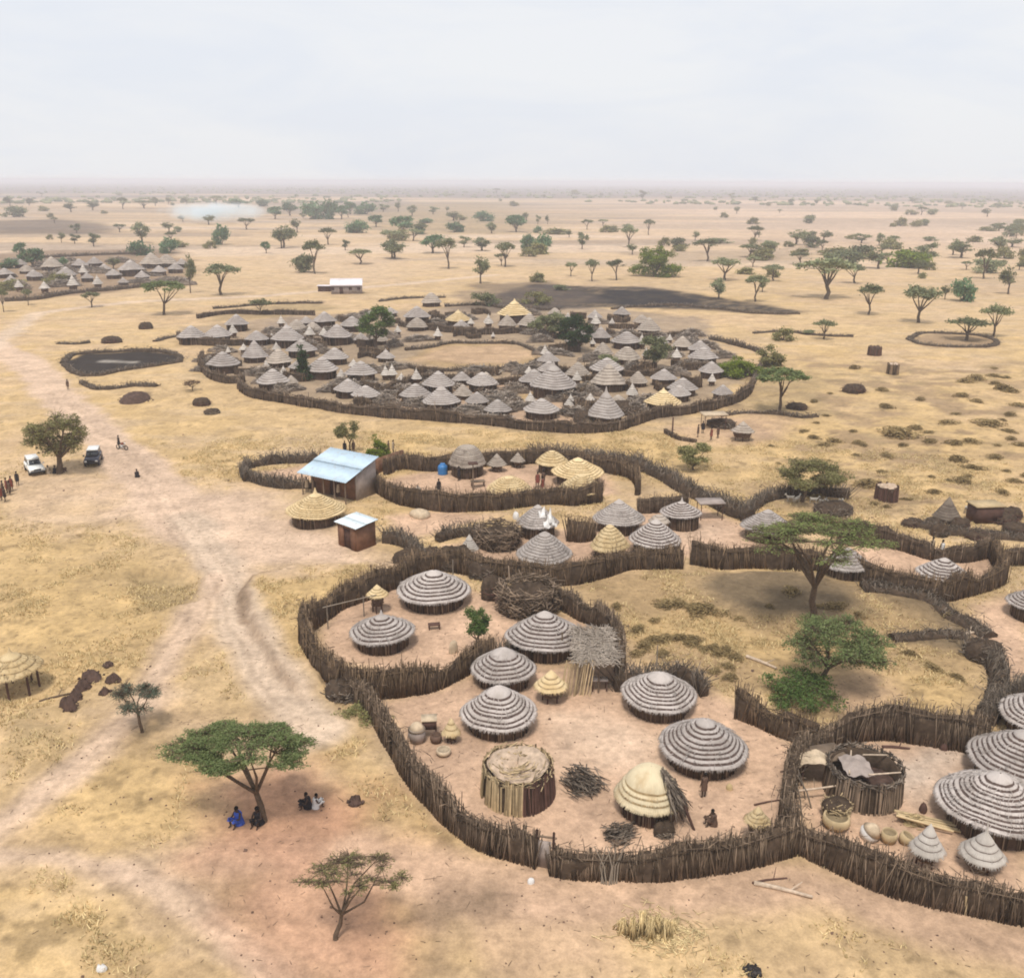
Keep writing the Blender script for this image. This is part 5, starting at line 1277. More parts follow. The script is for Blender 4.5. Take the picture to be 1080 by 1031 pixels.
c = at(868, 826, 1.0); mb = MB().tube([[-1.6, -.2, .0], [-.2, 0, .05], [1.4, .1, .25]], [.06, .06, .05], 6, 0, .9)
tag(mb.build('bleached_branch', M['wood'], None, True, c - [0, 0, .35]), 'bleached bent branch propped beside the wattle hut', 'branch')
for k in range(7):
    x = 634 + k * 2.6; c = at(x, 929 - abs(k - 3) * .5)
    tag(MB().tube([[0, -.25, -.05], [rng.normal(0, .15), -.1, .9], [rng.normal(0, .25), .1, 1.9]], [.05, .04, .025], 5, 0, .8).build('bleached_branch', M['twig'], None, True, c), 'bleached branch leaning on the outside of the front fence, below the pale bent sticks', 'branch', 'bleached branches on the front fence')
# gate slab and other small things
c = at(574, 914); t = thing('entrance_gate', 'narrow pale gate slab in the gap of the front fence', 'gate', c, -.25)
MB().box((0, 0, .75), (.62, .12, 1.5), 0, 0, .6).build('panel', M['mud_grey'], t)
for sx in (-1, 1): MB().sticks([[sx * .42, -.05, -.2]], [[sx * .42 + .03, 0, 2.1]], .075, .065, 6, 0, .2).build('post', M['stick_dark'], t)
MB().sticks([[-.6, 0, 1.75]], [[.6, 0, 1.8]], .06, .05, 6, 0, .4).build('lintel', M['stick'], t)
def log(px, py, L, rz, rr, label, mat='wood'):
    c = at(px, py, rr * .7); d = np.array([math.cos(rz), math.sin(rz), .0]); e = np.array([-d[1], d[0], 0])
    mb = MB().tube([-d * L / 2, -d * L * .1 + e * .06, d * L / 2], [rr, rr * .9, rr * .6], 8, 0, .6).sticks([d * L * .1], [d * L * .3 + e * .5 + [0, 0, .3]], rr * .4, rr * .2, 5, 0, .6)
    tag(mb.build('fallen_log', M[mat], None, True, c), label, 'log')
log(826, 938, 2.7, -.35, .12, 'bleached forked log lying outside the corner of the front fence')
log(803, 698, 2.4, -.8, .13, 'bleached log lying in the golden field left of the green tree')
log(1020, 668, 2.6, .3, .13, 'pale fallen pole across the brush bank of the golden field')
log(58, 735, 1.9, .6, .08, 'thin dark branch lying left of the earth heap row', 'bark')
log(812, 928, 1.8, .2, .06, 'thin dark stick lying by the corner of the front fence', 'stick_dark')
log(945, 788, 1.6, -.1, .10, 'dark log lying beside the small grey stand', 'stick_dark')
log(815, 845, 2.2, .25, .05, 'dark thin poles lying by the dividing fence', 'stick_dark')
def boulder(px, py, w, h, label, mat='cloth_white', cat='rock', name='pale_rock'):
    c, Rr = locate(px, py, w, 0); r = np.random.default_rng(int(px))
    def jit(th, k, rr, zz): return rr * (1 + .15 * np.sin(2 * th + px) + r.normal(0, .05, len(th))), zz + r.normal(0, .03, len(th))
    tag(MB().lathe([(Rr * .9, -.1), (Rr, h * .35), (Rr * .75, h * .8), (Rr * .3, h), (.01, h)], 14, None, .5, jit).build(name, M[mat], None, True, c), label, cat)
boulder(560, 933, 7, .25, 'white sack left outside the gap in the front fence', 'cloth_white', 'sack', 'white_sack')
boulder(108, 1026, 10, .22, 'pale whitish stone at the bottom left')
boulder(443, 548, 22, .7, 'pale tan mound of sand below the middle front fence', 'cloth_tan', 'sand mound', 'sand_mound')
boulder(544, 548, 7, .7, 'round white bundle on the thorn hedge left of the cloth draped hut', 'cloth_white', 'bundle', 'white_bundle')
boulder(417, 619, 6, .6, 'small white bundle on the fence behind the cream cone granary', 'cloth_white', 'bundle', 'white_bundle')
boulder(769, 834, 6, .35, 'small yellow basket bowl right of the standing person', 'straw', 'bowl', 'yellow_bowl')
boulder(712, 580, 9, .7, 'dark round bush of sticks in the pink yard', 'stick_dark', 'stick heap', 'stick_heap')
boulder(995, 792, 7, .35, 'small dark pot in the right yard by the back fence', 'stick_dark', 'pot', 'dark_pot')
boulder(973, 858, 9, .5, 'dark pot left of the largest hut', 'stick_dark', 'pot', 'dark_pot')
boulder(525, 637, 7, .5, 'small dark pot in front of the dark branch pile', 'stick_dark', 'pot', 'dark_pot')
boulder(478, 690, 9, .9, 'pale cloth covered bundle on the fence left of the little round tree', 'cloth_tan', 'bundle', 'pale_bundle')
# straw stooks on the bare ground at the bottom
c = at(684, 985); mb = MB(); r = np.random.default_rng(9); n = 500
g = r.integers(0, 7, n); gx = np.array([-1.15, -.75, -.3, .05, .4, .75, 1.1])[g]; gy = np.array([.2, -.1, .1, -.2, .15, -.15, .2])[g]; hh = np.array([.7, 1.1, 1.25, 1.15, .95, 1.0, .6])[g]
p0 = np.stack([gx + r.normal(0, .16, n), gy + r.normal(0, .16, n), np.full(n, -.05)], 1); p1 = np.stack([gx + r.normal(0, .08, n), gy + r.normal(0, .08, n), hh * r.uniform(.7, 1, n)], 1)
mb.sticks(p0, p1, .028, .015, 4, 0, r.beta(1.3, 1.3, n))
tag(mb.build('straw_stook', M['straw'], None, False, c), 'row of golden straw stooks standing on the bare ground at the bottom', 'straw')
mb = MB(); n = 420; a = r.uniform(0, 6.28, n); q = r.normal(0, 1, (n, 2)) * [.9, .6] + [.7, .1]; zz = ground_z(c[0] + q[:, 0], c[1] + q[:, 1]) - c[2]
p = np.stack([q[:, 0], q[:, 1], zz + .04], 1); d = np.stack([np.cos(a), np.sin(a), r.normal(0, .08, n)], 1) * r.uniform(.1, .35, n)[:, None]
mb.sticks(p - d, p + d, .022, .012, 4, 0, r.uniform(.3, 1, n)); tag(mb.build('scattered_straw', M['straw'], None, False, c), kind='stuff')
# sunshade at the left edge
c, Rr = locate(15, 716, 58, 1.7); t = thing('straw_sunshade', 'flat straw sunshade on posts at the left edge', 'sunshade', c)
roof_mb(Rr, 1.15, 'straw', 3, 77, 60, .35, .95, .3, 400).build('roof', [M['roof_straw'], M['line_straw']], t, True, (0, 0, 1.75))
for k in range(7):
    a = k * .8976 + .4; MB().sticks([[Rr * .78 * math.cos(a), Rr * .78 * math.sin(a), -.2]], [[Rr * .76 * math.cos(a), Rr * .76 * math.sin(a), 2.0]], .08, .07, 6, 0, .4).build('post', M['stick_dark'], t)
# drum shaped stone pen on the right slope, brush shed
t, c, Rr = drum(934, 531, 24, 1.5, 'lone drum shaped hut with a flat pale top on the right slope', 120, .06, 'sand', .02, mats=('stick_dark', 'stick_dark'), rim=False, fill=.98)
drum(922, 377, 14, 1.6, 'dark drum shaped hut far out on the right slope', 60, .1, 'dirt', .02, mats=('stick_dark', 'stick_dark'), rim=False, fill=.98)
drum(941, 397, 12, 1.8, 'brown drum shaped hut nearer than the dark one on the right slope', 60, .1, 'sand', .02, mats=('stick_brown', 'stick_brown'), rim=False, fill=.98)
table(1037, 549, 3.0, 2.0, 1.7, 'dark brush shed with a flat pale top beside the brown cone hut', 'stick_pale', 'brush_shed', .1, 'shed', .15, boxh=1.6)

# ------------------------------------------------------------------ buildings with metal roofs
def sheet(mb, a, b, c, d, waves, amp=.035, th=.03):
    """corrugated sheet: a-b low edge, d-c high edge, ribs run from the low to the high edge"""
    a, b, c, d = map(np.asarray, (a, b, c, d)); n = waves * 4 + 1; u = np.linspace(0, 1, n)[:, None]
    nr = np.cross(b - a, d - a); nr = nr / np.linalg.norm(nr)
    w = (amp * np.sin(np.arange(n) * math.pi / 2))[:, None] * nr
    lo = a + (b - a) * u + w; hi = d + (c - d) * u + w
    V = np.concatenate([lo, hi, lo - nr * th, hi - nr * th]); k = np.arange(n - 1)
    mb.add(V, np.concatenate([np.stack([k, k + 1, k + n + 1, k + n], 1), np.stack([k + 2 * n, k + 3 * n, k + 3 * n + 1, k + 2 * n + 1], 1), np.stack([k, k + 2 * n, k + 2 * n + 1, k + 1], 1), np.stack([k + n, k + n + 1, k + 3 * n + 1, k + 3 * n], 1)]), 0, .5)
def monopitch(qpx, zl, zh, label, roofm, wallm, inset=.3, open_front=True, waves=16, name='metal_roofed_building', post=True, endm=None):
    A, B, Cc, Dd = [at(*p, z) for p, z in zip(qpx, (zl, zl, zh, zh))]
    u = ((B - A) + (Cc - Dd)) / 2; v = ((Dd - A) + (Cc - B)) / 2; u[2] = v[2] = 0
    L = np.linalg.norm(u); u /= L; v -= u * (v @ u); Wd = np.linalg.norm(v); v /= Wd
    ctr = (A + B + Cc + Dd) / 4; g = gz(ctr[0], ctr[1]); o = np.array([ctr[0], ctr[1], g])
    t = thing(name, label, 'building', o)
    P = lambda a, b, z: u * a * L / 2 + v * b * Wd / 2 + np.array([0, 0, z])
    print('BUILDING', label[:24], 'L', round(L, 1), 'W', round(Wd, 1))
    mb = MB(); zm = (zl + zh) / 2; sheet(mb, P(-1, -1, zl), P(1, -1, zl), P(1, .04, zm + .03), P(-1, .04, zm + .03), waves); sheet(mb, P(-1, -.03, zm + .06), P(1.01, -.03, zm + .06), P(1.01, 1, zh + .03), P(-1, 1, zh + .03), waves); mb.build('roof', M[roofm], t)
    e = 1 - inset * 2 / Wd; e2 = 1 - .3 * 2 / L; th = .18
    zz = lambda b: zl + (zh - zl) * (b + 1) / 2 - .07
    def wall(nm, p, q, z0, z1, m):   # slab from p to q (a,b), top height follows the roof
        p3, q3 = P(*p, 0), P(*q, 0); d = q3 - p3; d /= np.linalg.norm(d); nn = np.array([-d[1], d[0], 0]) * th / 2
        V = [p3 - nn, q3 - nn, q3 + nn, p3 + nn]; V = [x + [0, 0, -.2 + z0] for x in V] + [x + [0, 0, h] for x, h in zip(V, (zz(p[1]) if z1 is None else z1, zz(q[1]) if z1 is None else z1, zz(q[1]) if z1 is None else z1, zz(p[1]) if z1 is None else z1))]
        MB().hexa(V, 0, .5).build(nm, M[m], t)
    fb = -e + (1.5 * 2 / Wd if open_front else 0)     # set-back of the front wall behind the veranda
    k = th / L * 1.02
    wall('end_wall', (e2, -e if not open_front else fb), (e2, e), 0, None, endm or wallm); wall('end_wall', (-e2, fb), (-e2, e), 0, None, endm or wallm)
    wall('back_wall', (-e2 + k * 1.1, e - .02), (e2 - k * 1.1, e - .02), 0, None, wallm)
    gap = .5 / L * 2
    wall('front_wall', (-e2 + k * 1.1, fb + .02), (-gap, fb + .02), 0, None, wallm); wall('front_wall', (gap, fb + .02), (e2 - k * 1.1, fb + .02), 0, None, wallm)
    wall('door_lintel', (-gap, fb + .02), (gap, fb + .02), 2.15, None, wallm)
    p3 = P(-gap * .98, fb + .05, 0); q3 = P(gap * .98, fb + .05, 0); d = (q3 - p3); nn = v * .03
    MB().hexa([p3 - nn, q3 - nn, q3 + nn, p3 + nn] + [x + [0, 0, 1.95] for x in (p3 - nn, q3 - nn, q3 + nn, p3 + nn)], 0, .3).build('door', M['stick_dark'], t)
    if open_front:
        for s in np.linspace(-.96, .96, 5):
            x = P(s * e2, -e, 0); MB().sticks([x + [0, 0, -.2]], [x + [0, 0, zl + .02]], .08, .07, 6, 0, .5).build('post', M['stick'], t)
    return t, P, zl, zh
monopitch([(309, 497), (360, 508.5), (404, 482), (352, 472.5)], 2.5, 4.0, 'long mud building under a sloping pale blue metal roof', 'metal_blue', 'mud', .35, True, 22, endm='mud_grey')
monopitch([(345, 547), (367.5, 555.5), (407, 550), (383, 541.5)], 2.3, 2.5, 'small brown mud shed with a flat whitish metal roof', 'metal_white', 'mud', .25, False, 12, name='mud_shed')
# the low mud wall right of the blue roof
c = at(408, 497); mb = MB(); A = at(392, 502); B = at(425, 487); d = (B - A); d[2] = 0; d /= np.linalg.norm(d); nn = np.array([-d[1], d[0], 0]) * .15
mb.hexa([A - nn - c + [0, 0, -.2], B - nn - c + [0, 0, -.2], B + nn - c + [0, 0, -.2], A + nn - c + [0, 0, -.2], A - nn - c + [0, 0, 1.8], B - nn - c + [0, 0, 1.5], B + nn - c + [0, 0, 1.5], A + nn - c + [0, 0, 1.8]], 0, .5)
tag(mb.build('mud_wall', M['mud'], None, False, c), 'low reddish mud wall running off behind the blue roofed building', 'wall', kind='thing')
# far building with the pinkish gable roof
c = at(366, 309); t = thing('gabled_building', 'long low building with a pinkish white gable roof behind the far village', 'building', c, .12)
L, Wd = 9.5, 6.5
MB().box((0, 0, 1.2), (L * .94, Wd * .86, 2.8), 0, 0, .5).build('wall', M['mud_grey'], t)
mb = MB(); sheet(mb, (-L / 2, -Wd / 2, 2.5), (L / 2, -Wd / 2, 2.5), (L / 2, 0, 4.3), (-L / 2, 0, 4.3), 20); sheet(mb, (L / 2, Wd / 2, 2.5), (-L / 2, Wd / 2, 2.5), (-L / 2, 0, 4.31), (L / 2, 0, 4.31), 20); mb.build('roof', M['metal_pink'], t)
for sx in (-1, 1):
    MB().hexa([(sx * L * .462, -Wd * .42, 2.6), (sx * L * .468, -Wd * .42, 2.6), (sx * L * .468, Wd * .42, 2.6), (sx * L * .462, Wd * .42, 2.6), (sx * L * .462, -.1, 4.1), (sx * L * .468, -.1, 4.1), (sx * L * .468, .1, 4.1), (sx * L * .462, .1, 4.1)], 0, .5).build('gable', M['mud_grey'], t)
MB().box((-1.5, -Wd * .43 - .02, 1.0), (1.0, .08, 2.0), 0, 0, .3).build('door', M['stick_dark'], t)
for x in (-4, 1.2, 3.6): MB().box((x, -Wd * .43 - .02, 1.6), (.9, .08, .8), 0, 0, .3).build('window', M['stick_dark'], t)
c = at(345, 307); t = thing('low_shed', 'low pale shed at the left end of the pink roofed building', 'shed', c)
MB().box((0, 0, .7), (5.0, 2.6, 1.8), 0, 0, .4).build('wall', M['stick_dark'], t); MB().box((0, 0, 1.68), (5.6, 3.2, .14), 0, 0, .5).build('roof', M['metal_pink'], t)
# blue water tank
c = at(467, 500); t = thing('water_tank', 'blue water tank beside the boxy thatched hut', 'water tank', c)
MB().lathe([(.02, 0), (.55, 0), (.58, .1), (.55, .2), (.58, .35), (.55, .5), (.58, .7), (.55, .9), (.50, 1.05), (.30, 1.18), (.28, 1.2)], 24, None, .5).build('body', M['blue'], t, True)
MB().lathe([(.30, 1.16), (.31, 1.27), (.27, 1.30), (.02, 1.31)], 20, None, .6).build('lid', M['blue'], t, True)

# ------------------------------------------------------------------ vehicles
def car(px, py, rz, paint, roofm, label, name):
    c = at(px, py); t = thing(name, label, 'car', c, rz); t.scale = (.88, .88, .9)
    L, Wd = 4.5, 1.85
    # lower body: sections along the length (y), forward is -y
    secs = [(-2.25, .50, .72, .86), (-2.15, .42, .98, .92), (-1.2, .40, 1.08, .93), (-.95, .40, 1.12, .93), (1.9, .40, 1.12, .93), (2.2, .44, 1.06, .90), (2.25, .50, .95, .86)]
    mb = MB(); V = []
    for y, z0, z1, hw in secs: V += [[-hw * .92, y, z0], [hw * .92, y, z0], [hw, y, z0 + .15], [hw, y, z1 - .12], [hw * .90, y, z1], [-hw * .90, y, z1], [-hw, y, z1 - .12], [-hw, y, z0 + .15]]
    k = np.arange(8); k2 = (k + 1) % 8
    mb.add(V, np.concatenate([np.stack([k + i * 8, k2 + i * 8, k2 + i * 8 + 8, k + i * 8 + 8], 1) for i in range(len(secs) - 1)] + [np.array([[3, 2, 1, 0], [7, 4, 3, 0], [7, 6, 5, 4]]), np.array([[0, 1, 2, 3], [0, 3, 4, 7], [4, 5, 6, 7]]) + 8 * (len(secs) - 1)]), 0, .5)
    mb.build('body', M[paint], t)
    # cabin pillars and roof
    a, b = .80, .68; z0, z1 = 1.10, 1.80
    lowc = [(-a, -.95), (a, -.95), (a, 2.12), (-a, 2.12)]; topc = [(-b, -.25), (b, -.25), (b, 2.0), (-b, 2.0)]
    mb = MB().hexa([(x, y, z0) for x, y in lowc] + [(x, y, z1 - .06) for x, y in topc], 0, .5); mb.build('cabin', M[paint], t)
    MB().box((0, .87, z1 + .0), (b * 2 + .06, 2.34, .12), 0, 0, .5, .95).build('roof', M[roofm], t)
    def win(nm, q, off):
        q = np.array(q, float); n = np.cross(q[1] - q[0], q[3] - q[0]); n /= np.linalg.norm(n)
        if n @ np.array(off) < 0: n = -n
        MB().hexa(np.concatenate([q, q + n * .02]), 0, .5).build(nm, M['glass'], t)
    lp = lambda x, y, f, sx: None
    fr = lambda s, f: np.array([s * (a + (b - a) * f), -.95 + .70 * f, z0 + (z1 - z0 - .06) * f])
    bk = lambda s, f: np.array([s * (a + (b - a) * f), 2.12 - .12 * f, z0 + (z1 - z0 - .06) * f])
    win('windscreen', [fr(-.86, .12), fr(.86, .12), fr(.86, .90), fr(-.86, .90)], (0, -1, .5))
    win('rear_window', [bk(-.82, .18), bk(.82, .18), bk(.82, .88), bk(-.82, .88)], (0, 1, .1))
    for s in (-1, 1):
        for (f0, f1) in ((.12, .46), (.50, .76), (.79, .96)):
            e = lambda u, f: fr(s, f) + (bk(s, f) - fr(s, f)) * u
            win('side_window', [e(f0, .15), e(f1, .15), e(f1, .88), e(f0, .88)], (s, 0, .1))
        for y in (-1.42, 1.40):
            w = MB().lathe([(.20, -.12), (.34, -.12), (.385, -.07), (.385, .07), (.34, .12), (.20, .12), (.20, -.12)], 24, None, .5).build('wheel', M['tyre'], t, True, (s * .86, y, .385)); w.rotation_euler = (0, math.pi / 2, 0)
            MB().lathe([(.01, .10), (.10, .11), (.19, .08), (.21, .115), (.21, -.115), (.01, -.1)], 20, None, .5).build('rim', M['rim'], w, True)
        MB().box((s * .66, -2.25, .82), (.30, .06, .20), 0, 0, .5).build('headlight', M['lamp'], t)
        MB().box((s * .80, 2.26, .88), (.14, .06, .26), 0, 0, .5).build('tail_light', M['redlamp'], t)
        MB().box((s * 1.02, -.70, 1.22), (.20, .12, .18), 0, 0, .5).build('mirror', M[paint], t)
    MB().box((0, -2.30, .54), (1.74, .16, .20), 0, 0, .5).build('bumper', M['tyre'], t); MB().box((0, 2.29, .54), (1.74, .14, .20), 0, 0, .5).build('bumper', M['tyre'], t)
    MB().box((0, -2.26, .82), (.90, .05, .18), 0, 0, .5).build('grille', M['tyre'], t)
    sp = MB().lathe([(.02, -.1), (.36, -.1), (.36, .1), (.02, .1)], 20, None, .5).build('spare_wheel', M['tyre'], t, True, (-.1, 2.40, .98)); sp.rotation_euler = (math.pi / 2, 0, 0)
    return t
car(37, 497.5, .62, 'car_white', 'car_white', 'white off-road car parked left of the dense tree', 'off_road_car')
car(99, 488, .28, 'car_dark', 'car_white', 'dark blue car with a pale roof parked right of the dense tree', 'parked_car')
# motorbike with its rider
c = at(129, 474); t = thing('motorbike', 'small motorbike standing on the bare track right of the cars', 'motorbike', c, 1.2)
for y in (-.62, .62):
    w = MB().lathe([(.24, -.05), (.30, -.05), (.30, .05), (.24, .05), (.24, -.05)], 20, None, .5).build('wheel', M['tyre'], t, True, (0, y, .30)); w.rotation_euler = (0, math.pi / 2, 0)
    q = np.arange(8) * math.pi / 4; MB().sticks(np.zeros((8, 3)), np.stack([.24 * np.cos(q), .24 * np.sin(q), 0 * q], 1), .01, .01, 4, 0, .5).build('spokes', M['rim'], w)
MB().sticks([[0, -.62, .30], [0, -.40, .85], [0, .62, .3], [0, -.35, .5]], [[0, -.40, .95], [0, .1, .62], [0, .1, .55], [0, .15, .4]], .035, .03, 6, 0, .5).build('frame', M['tyre'], t)
MB().box((0, 0, .42), (.26, .40, .30), 0, 0, .5, .8).build('engine', M['rim'], t); MB().box((0, -.12, .78), (.26, .42, .2), 0, 0, .5, .7).build('fuel_tank', M['cloth_red'], t); MB().box((0, .38, .78), (.24, .62, .1), 0, 0, .5, .85).build('seat', M['tyre'], t)
MB().sticks([[-.35, -.36, 1.0]], [[.35, -.36, 1.0]], .02, .02, 5, 0, .5).build('handlebar', M['tyre'], t); MB().box((0, -.50, .85), (.16, .1, .16), 0, 0, .5).build('headlight', M['lamp'], t)
person(126, 473, 'person in dark clothes standing by the motorbike', 'standing', 'cloth_black', 2.0)
person(145, 503, 'person alone on the bare track below the motorbike', 'sitting', 'cloth_black', .5)
person(72, 411, 'person walking on the far road beside the black pen', 'standing', 'cloth_brown', 1.0)
gp = 'people standing in line at the left edge'
for k, (x, y, cl, lb) in enumerate([(2, 528, 'cloth_red', 'person in reddish cloth at the near end of the line'), (4, 523, 'cloth_brown', 'person in brown second in the line at the left edge'), (6, 529, 'cloth_black', 'person in dark cloth standing a step nearer than the line'), (8, 520, 'cloth_red', 'person in reddish cloth in the middle of the line'), (11, 522, 'cloth_brown', 'person in brown just right of the middle of the line'), (13, 518, 'cloth_red', 'person in reddish cloth third from the far end of the line'), (19, 512, 'cloth_black', 'person in dark cloth standing apart at the far end of the line')]):
    person(x, y, lb, 'standing', cl, 1.5 + .3 * k, .95 + .05 * (k % 2), gp)
person(51, 499, 'person in pale cloth seated under the dense tree, nearer the white car', 'sitting', 'cloth_tan', .3)
person(58, 499, 'person in dark cloth seated under the dense tree near its stem', 'sitting', 'cloth_black', -.4)
person(66, 498, 'person in brown seated at the right of the dense tree stem', 'sitting', 'cloth_brown', -.8)
person(252, 868, 'person in blue seated on the ground left of the big acacia trunk', 'sitting', 'cloth_blue', 2.6, 1.15)
person(273, 868, 'person in black seated against the big acacia trunk', 'sitting', 'cloth_black', 2.9, 1.15)
person(325, 851, 'person in black seated right of the big acacia, facing left', 'sitting', 'cloth_black', 1.9)
person(333, 851, 'person in white and black seated right of the big acacia, facing right', 'sitting', 'cloth_white', -1.2, .9)
person(742, 841, 'person in dark brown cloth standing in the large yard', 'standing', 'cloth_brown', .4, .92)
person(752, 869, 'person seated on the ground near the front fence of the large yard', 'sitting', 'cloth_brown', 1.8)
person(463, 521, 'person in dark cloth by the inner side of the middle front fence', 'standing', 'cloth_black', .2)
person(484, 507, 'person in black beside the boxy thatched hut', 'standing', 'cloth_black', .9)
for k, (x, y, cl, lb) in enumerate([(567, 514, 'cloth_red', 'person in reddish cloth between the low straw hut and the pointed straw hut'), (573, 512, 'cloth_brown', 'person in brown beside the pointed straw hut'), (572, 519, 'cloth_red', 'person in reddish cloth nearest the middle front fence')]): person(x, y, lb, 'standing', cl, .5 * k, 1.05, 'people by the straw huts of the middle compound')
for k, (x, y, cl, lb) in enumerate([(324, 519, 'cloth_tan', 'person in tan on the veranda of the blue roofed building'), (331, 521, 'cloth_brown', 'person in brown on the veranda of the blue roofed building'), (357, 524, 'cloth_tan', 'person in tan at the right end of the blue roofed veranda')]): person(x, y, lb, 'standing', cl, .4 * k, 1.0, 'people on the veranda')
for k, (x, y, cl, lb) in enumerate([(364, 479, 'cloth_black', 'person in black standing behind the blue roof, left of the tree stem'), (373, 478, 'cloth_brown', 'person in brown under the left of the two small trees behind the blue roof'), (410, 479, 'cloth_brown', 'person in brown right of the round small tree'), (415, 478, 'cloth_tan', 'person in tan farthest right behind the blue roof')]): person(x, y, lb, 'standing', cl, .7 * k, 1.0, 'people behind the blue roof')
for k, (x, y, cl, lb) in enumerate([(741, 457, 'cloth_black', 'person in black left of the shade roof in front of the far village'), (750, 464, 'cloth_red', 'person in reddish cloth below the shade roof'), (736, 461, 'cloth_brown', 'person in brown farthest left beside the tangled sticks'), (757, 462, 'cloth_brown', 'person in brown right of the shade roof')]): person(x, y, lb, 'standing', cl, .7 * k, 1.0, 'people in front of the far village')
person(992, 589, 'person in white standing behind the pale striped hut', 'standing', 'cloth_white', .3, 1.05)
person(982, 585, 'person in grey tan standing left of the person in white', 'standing', 'cloth_tan', .8)
person(807, 598, 'person in tan standing before the long olive brown fence', 'standing', 'cloth_tan', .8)
gm = goat_mesh()
for k, (x, y, lb) in enumerate([(833, 529, 'leftmost white goat below the olive acacia'), (840, 530, 'second white goat from the left below the olive acacia'), (858, 531, 'middle white goat below the olive acacia'), (866, 533, 'white goat right of the middle one below the olive acacia'), (875, 535, 'second white goat from the right below the olive acacia'), (886, 533, 'rightmost white goat below the olive acacia'), (1018, 541, 'pale goat beside the dark brush shed')]):
    t = thing('white_goat', lb, 'goat', at(x, y), rng.uniform(0, 6.28), 'white goats below the olive acacia'); link('body', gm, t)

# ------------------------------------------------------------------ trees near enough to have a shape of their own
NT = near_tree
NT('acacia_tree', 278, 866, 180, 344, 748, 'big green flat-topped acacia with a bent forked trunk and people under it', 'umbrella', 'lf_green', 34000, .06, 11, pads=44, twigs=1300, nlimb=7, thick=.16, ey=.58)
NT('acacia_tree', 354, 990, 318, 437, 888, 'sparse olive acacia with a thin curved trunk on the reddish ground', 'umbrella', 'lf_olive', 2900, .048, 12, pads=22, twigs=1200, nlimb=6, thick=.10, ey=.65)
NT('thorn_tree', 150, 772, 115, 175, 717, 'small blue grey thorn tree beside the dark earth heaps', 'round', 'lf_blue', 3600, .05, 13, pads=14, low=.5, twigs=800, nlimb=6, thick=.09)
NT('dense_tree', 63, 499, 34, 103, 427, 'dense many-stemmed olive tree with the cars parked beside it', 'round', 'lf_olive', 11000, .11, 14, pads=30, low=.28, twigs=900, nlimb=9, thick=.30)
NT('acacia_tree', 858, 652, 772, 928, 522, 'tall spreading acacia with a straight dark trunk by the long fence', 'umbrella', 'lf_mid', 20000, .07, 15, pads=36, twigs=2200, nlimb=8, thick=.24, shift=(-.8, -1.0), ey=.75)
NT('acacia_tree', 846, 529, 814, 893, 480, 'olive wide-crowned tree behind the tall spreading acacia', 'round', 'lf_olive', 9000, .11, 16, pads=24, low=.40, twigs=700, nlimb=7, thick=.18)
NT('green_tree', 866, 724, 826, 936, 645, 'bright green low tree in the golden field', 'round', 'lf_green', 16000, .075, 17, pads=30, low=.34, twigs=900, nlimb=8, thick=.17)
NT('green_bush', 842, 736, 790, 884, 702, 'low dark green bush spreading left of the green tree', 'bush', 'lf_fresh', 8000, .075, 18, pads=22, twigs=300, nlimb=8, thick=.12)
NT('small_tree', 503, 690, 489, 518, 634, 'little round dark green tree on a thin stem in the left yard', 'round', 'lf_fresh', 5200, .075, 19, pads=18, low=.36, twigs=120, nlimb=5, thick=.09)
NT('small_tree', 370, 479, 354, 384, 441, 'small open tree behind the blue roof, left of the pair', 'round', 'lf_olive', 2600, .13, 20, pads=12, low=.4, twigs=120, nlimb=5)
NT('small_tree', 398, 480, 385, 410, 455, 'round green small tree behind the blue roof, right of the pair', 'bush', 'lf_lime', 2600, .13, 21, pads=14, twigs=60)
NT('small_tree', 731, 496, 712, 751, 462, 'yellowish green bushy tree on the grass behind the middle compound', 'round', 'lf_olive', 3600, .13, 22, pads=14, low=.15, twigs=100, nlimb=7)
NT('thorn_bush', 385, 753, 344, 402, 738, 'low green weeds at the foot of the left yard fence', 'bush', 'lf_olive', 1400, .08, 23, pads=14, twigs=80)
NT('acacia_tree', 822, 434, 795, 848, 386, 'flat-topped green acacia right of the far village', 'umbrella', 'lf_green', 5200, .19, 24, pads=16, twigs=150, nlimb=6)
NT('village_tree', 397, 370, 375, 420, 318, 'green tree with a rounded crown in the left of the far village', 'round', 'lf_fresh', 5000, .22, 25, pads=18, low=.3, nlimb=6)
NT('slender_tree', 320, 401, 311, 329, 360, 'dark narrow pointed tree among the huts of the far village', 'cone', 'lf_dark', 2600, .20, 26, pads=14, twigs=0)
NT('village_tree', 606, 370, 586, 628, 330, 'dense dark green tree in the middle of the far village', 'round', 'lf_dark', 4600, .24, 27, pads=18, low=.12, nlimb=6)
NT('village_tree', 582, 356, 560, 600, 328, 'dull green spreading tree left of the dense dark one in the far village', 'round', 'lf_dull', 3000, .26, 28, pads=14, low=.2, nlimb=6)
NT('village_tree', 690, 388, 672, 706, 350, 'dull green tree between the right hand huts of the far village', 'round', 'lf_dull', 2600, .24, 29, pads=14, low=.12, nlimb=6)
NT('village_bush', 780, 397, 756, 806, 370, 'light green wide bush at the right end of the far village', 'bush', 'lf_lime', 4200, .22, 30, pads=20)
NT('village_bush', 812, 386, 798, 826, 356, 'taller green bush just outside the right end of the far village', 'bush', 'lf_olive', 2200, .22, 31, pads=14)
NT('village_tree', 640, 390, 622, 654, 372, 'low dark green shrub below the dense dark tree of the far village', 'bush', 'lf_dull', 1500, .22, 32, pads=12)
NT('village_tree', 512, 322, 496, 530, 302, 'low dark green tree at the back of the far village', 'bush', 'lf_dull', 1500, .3, 33, pads=12)
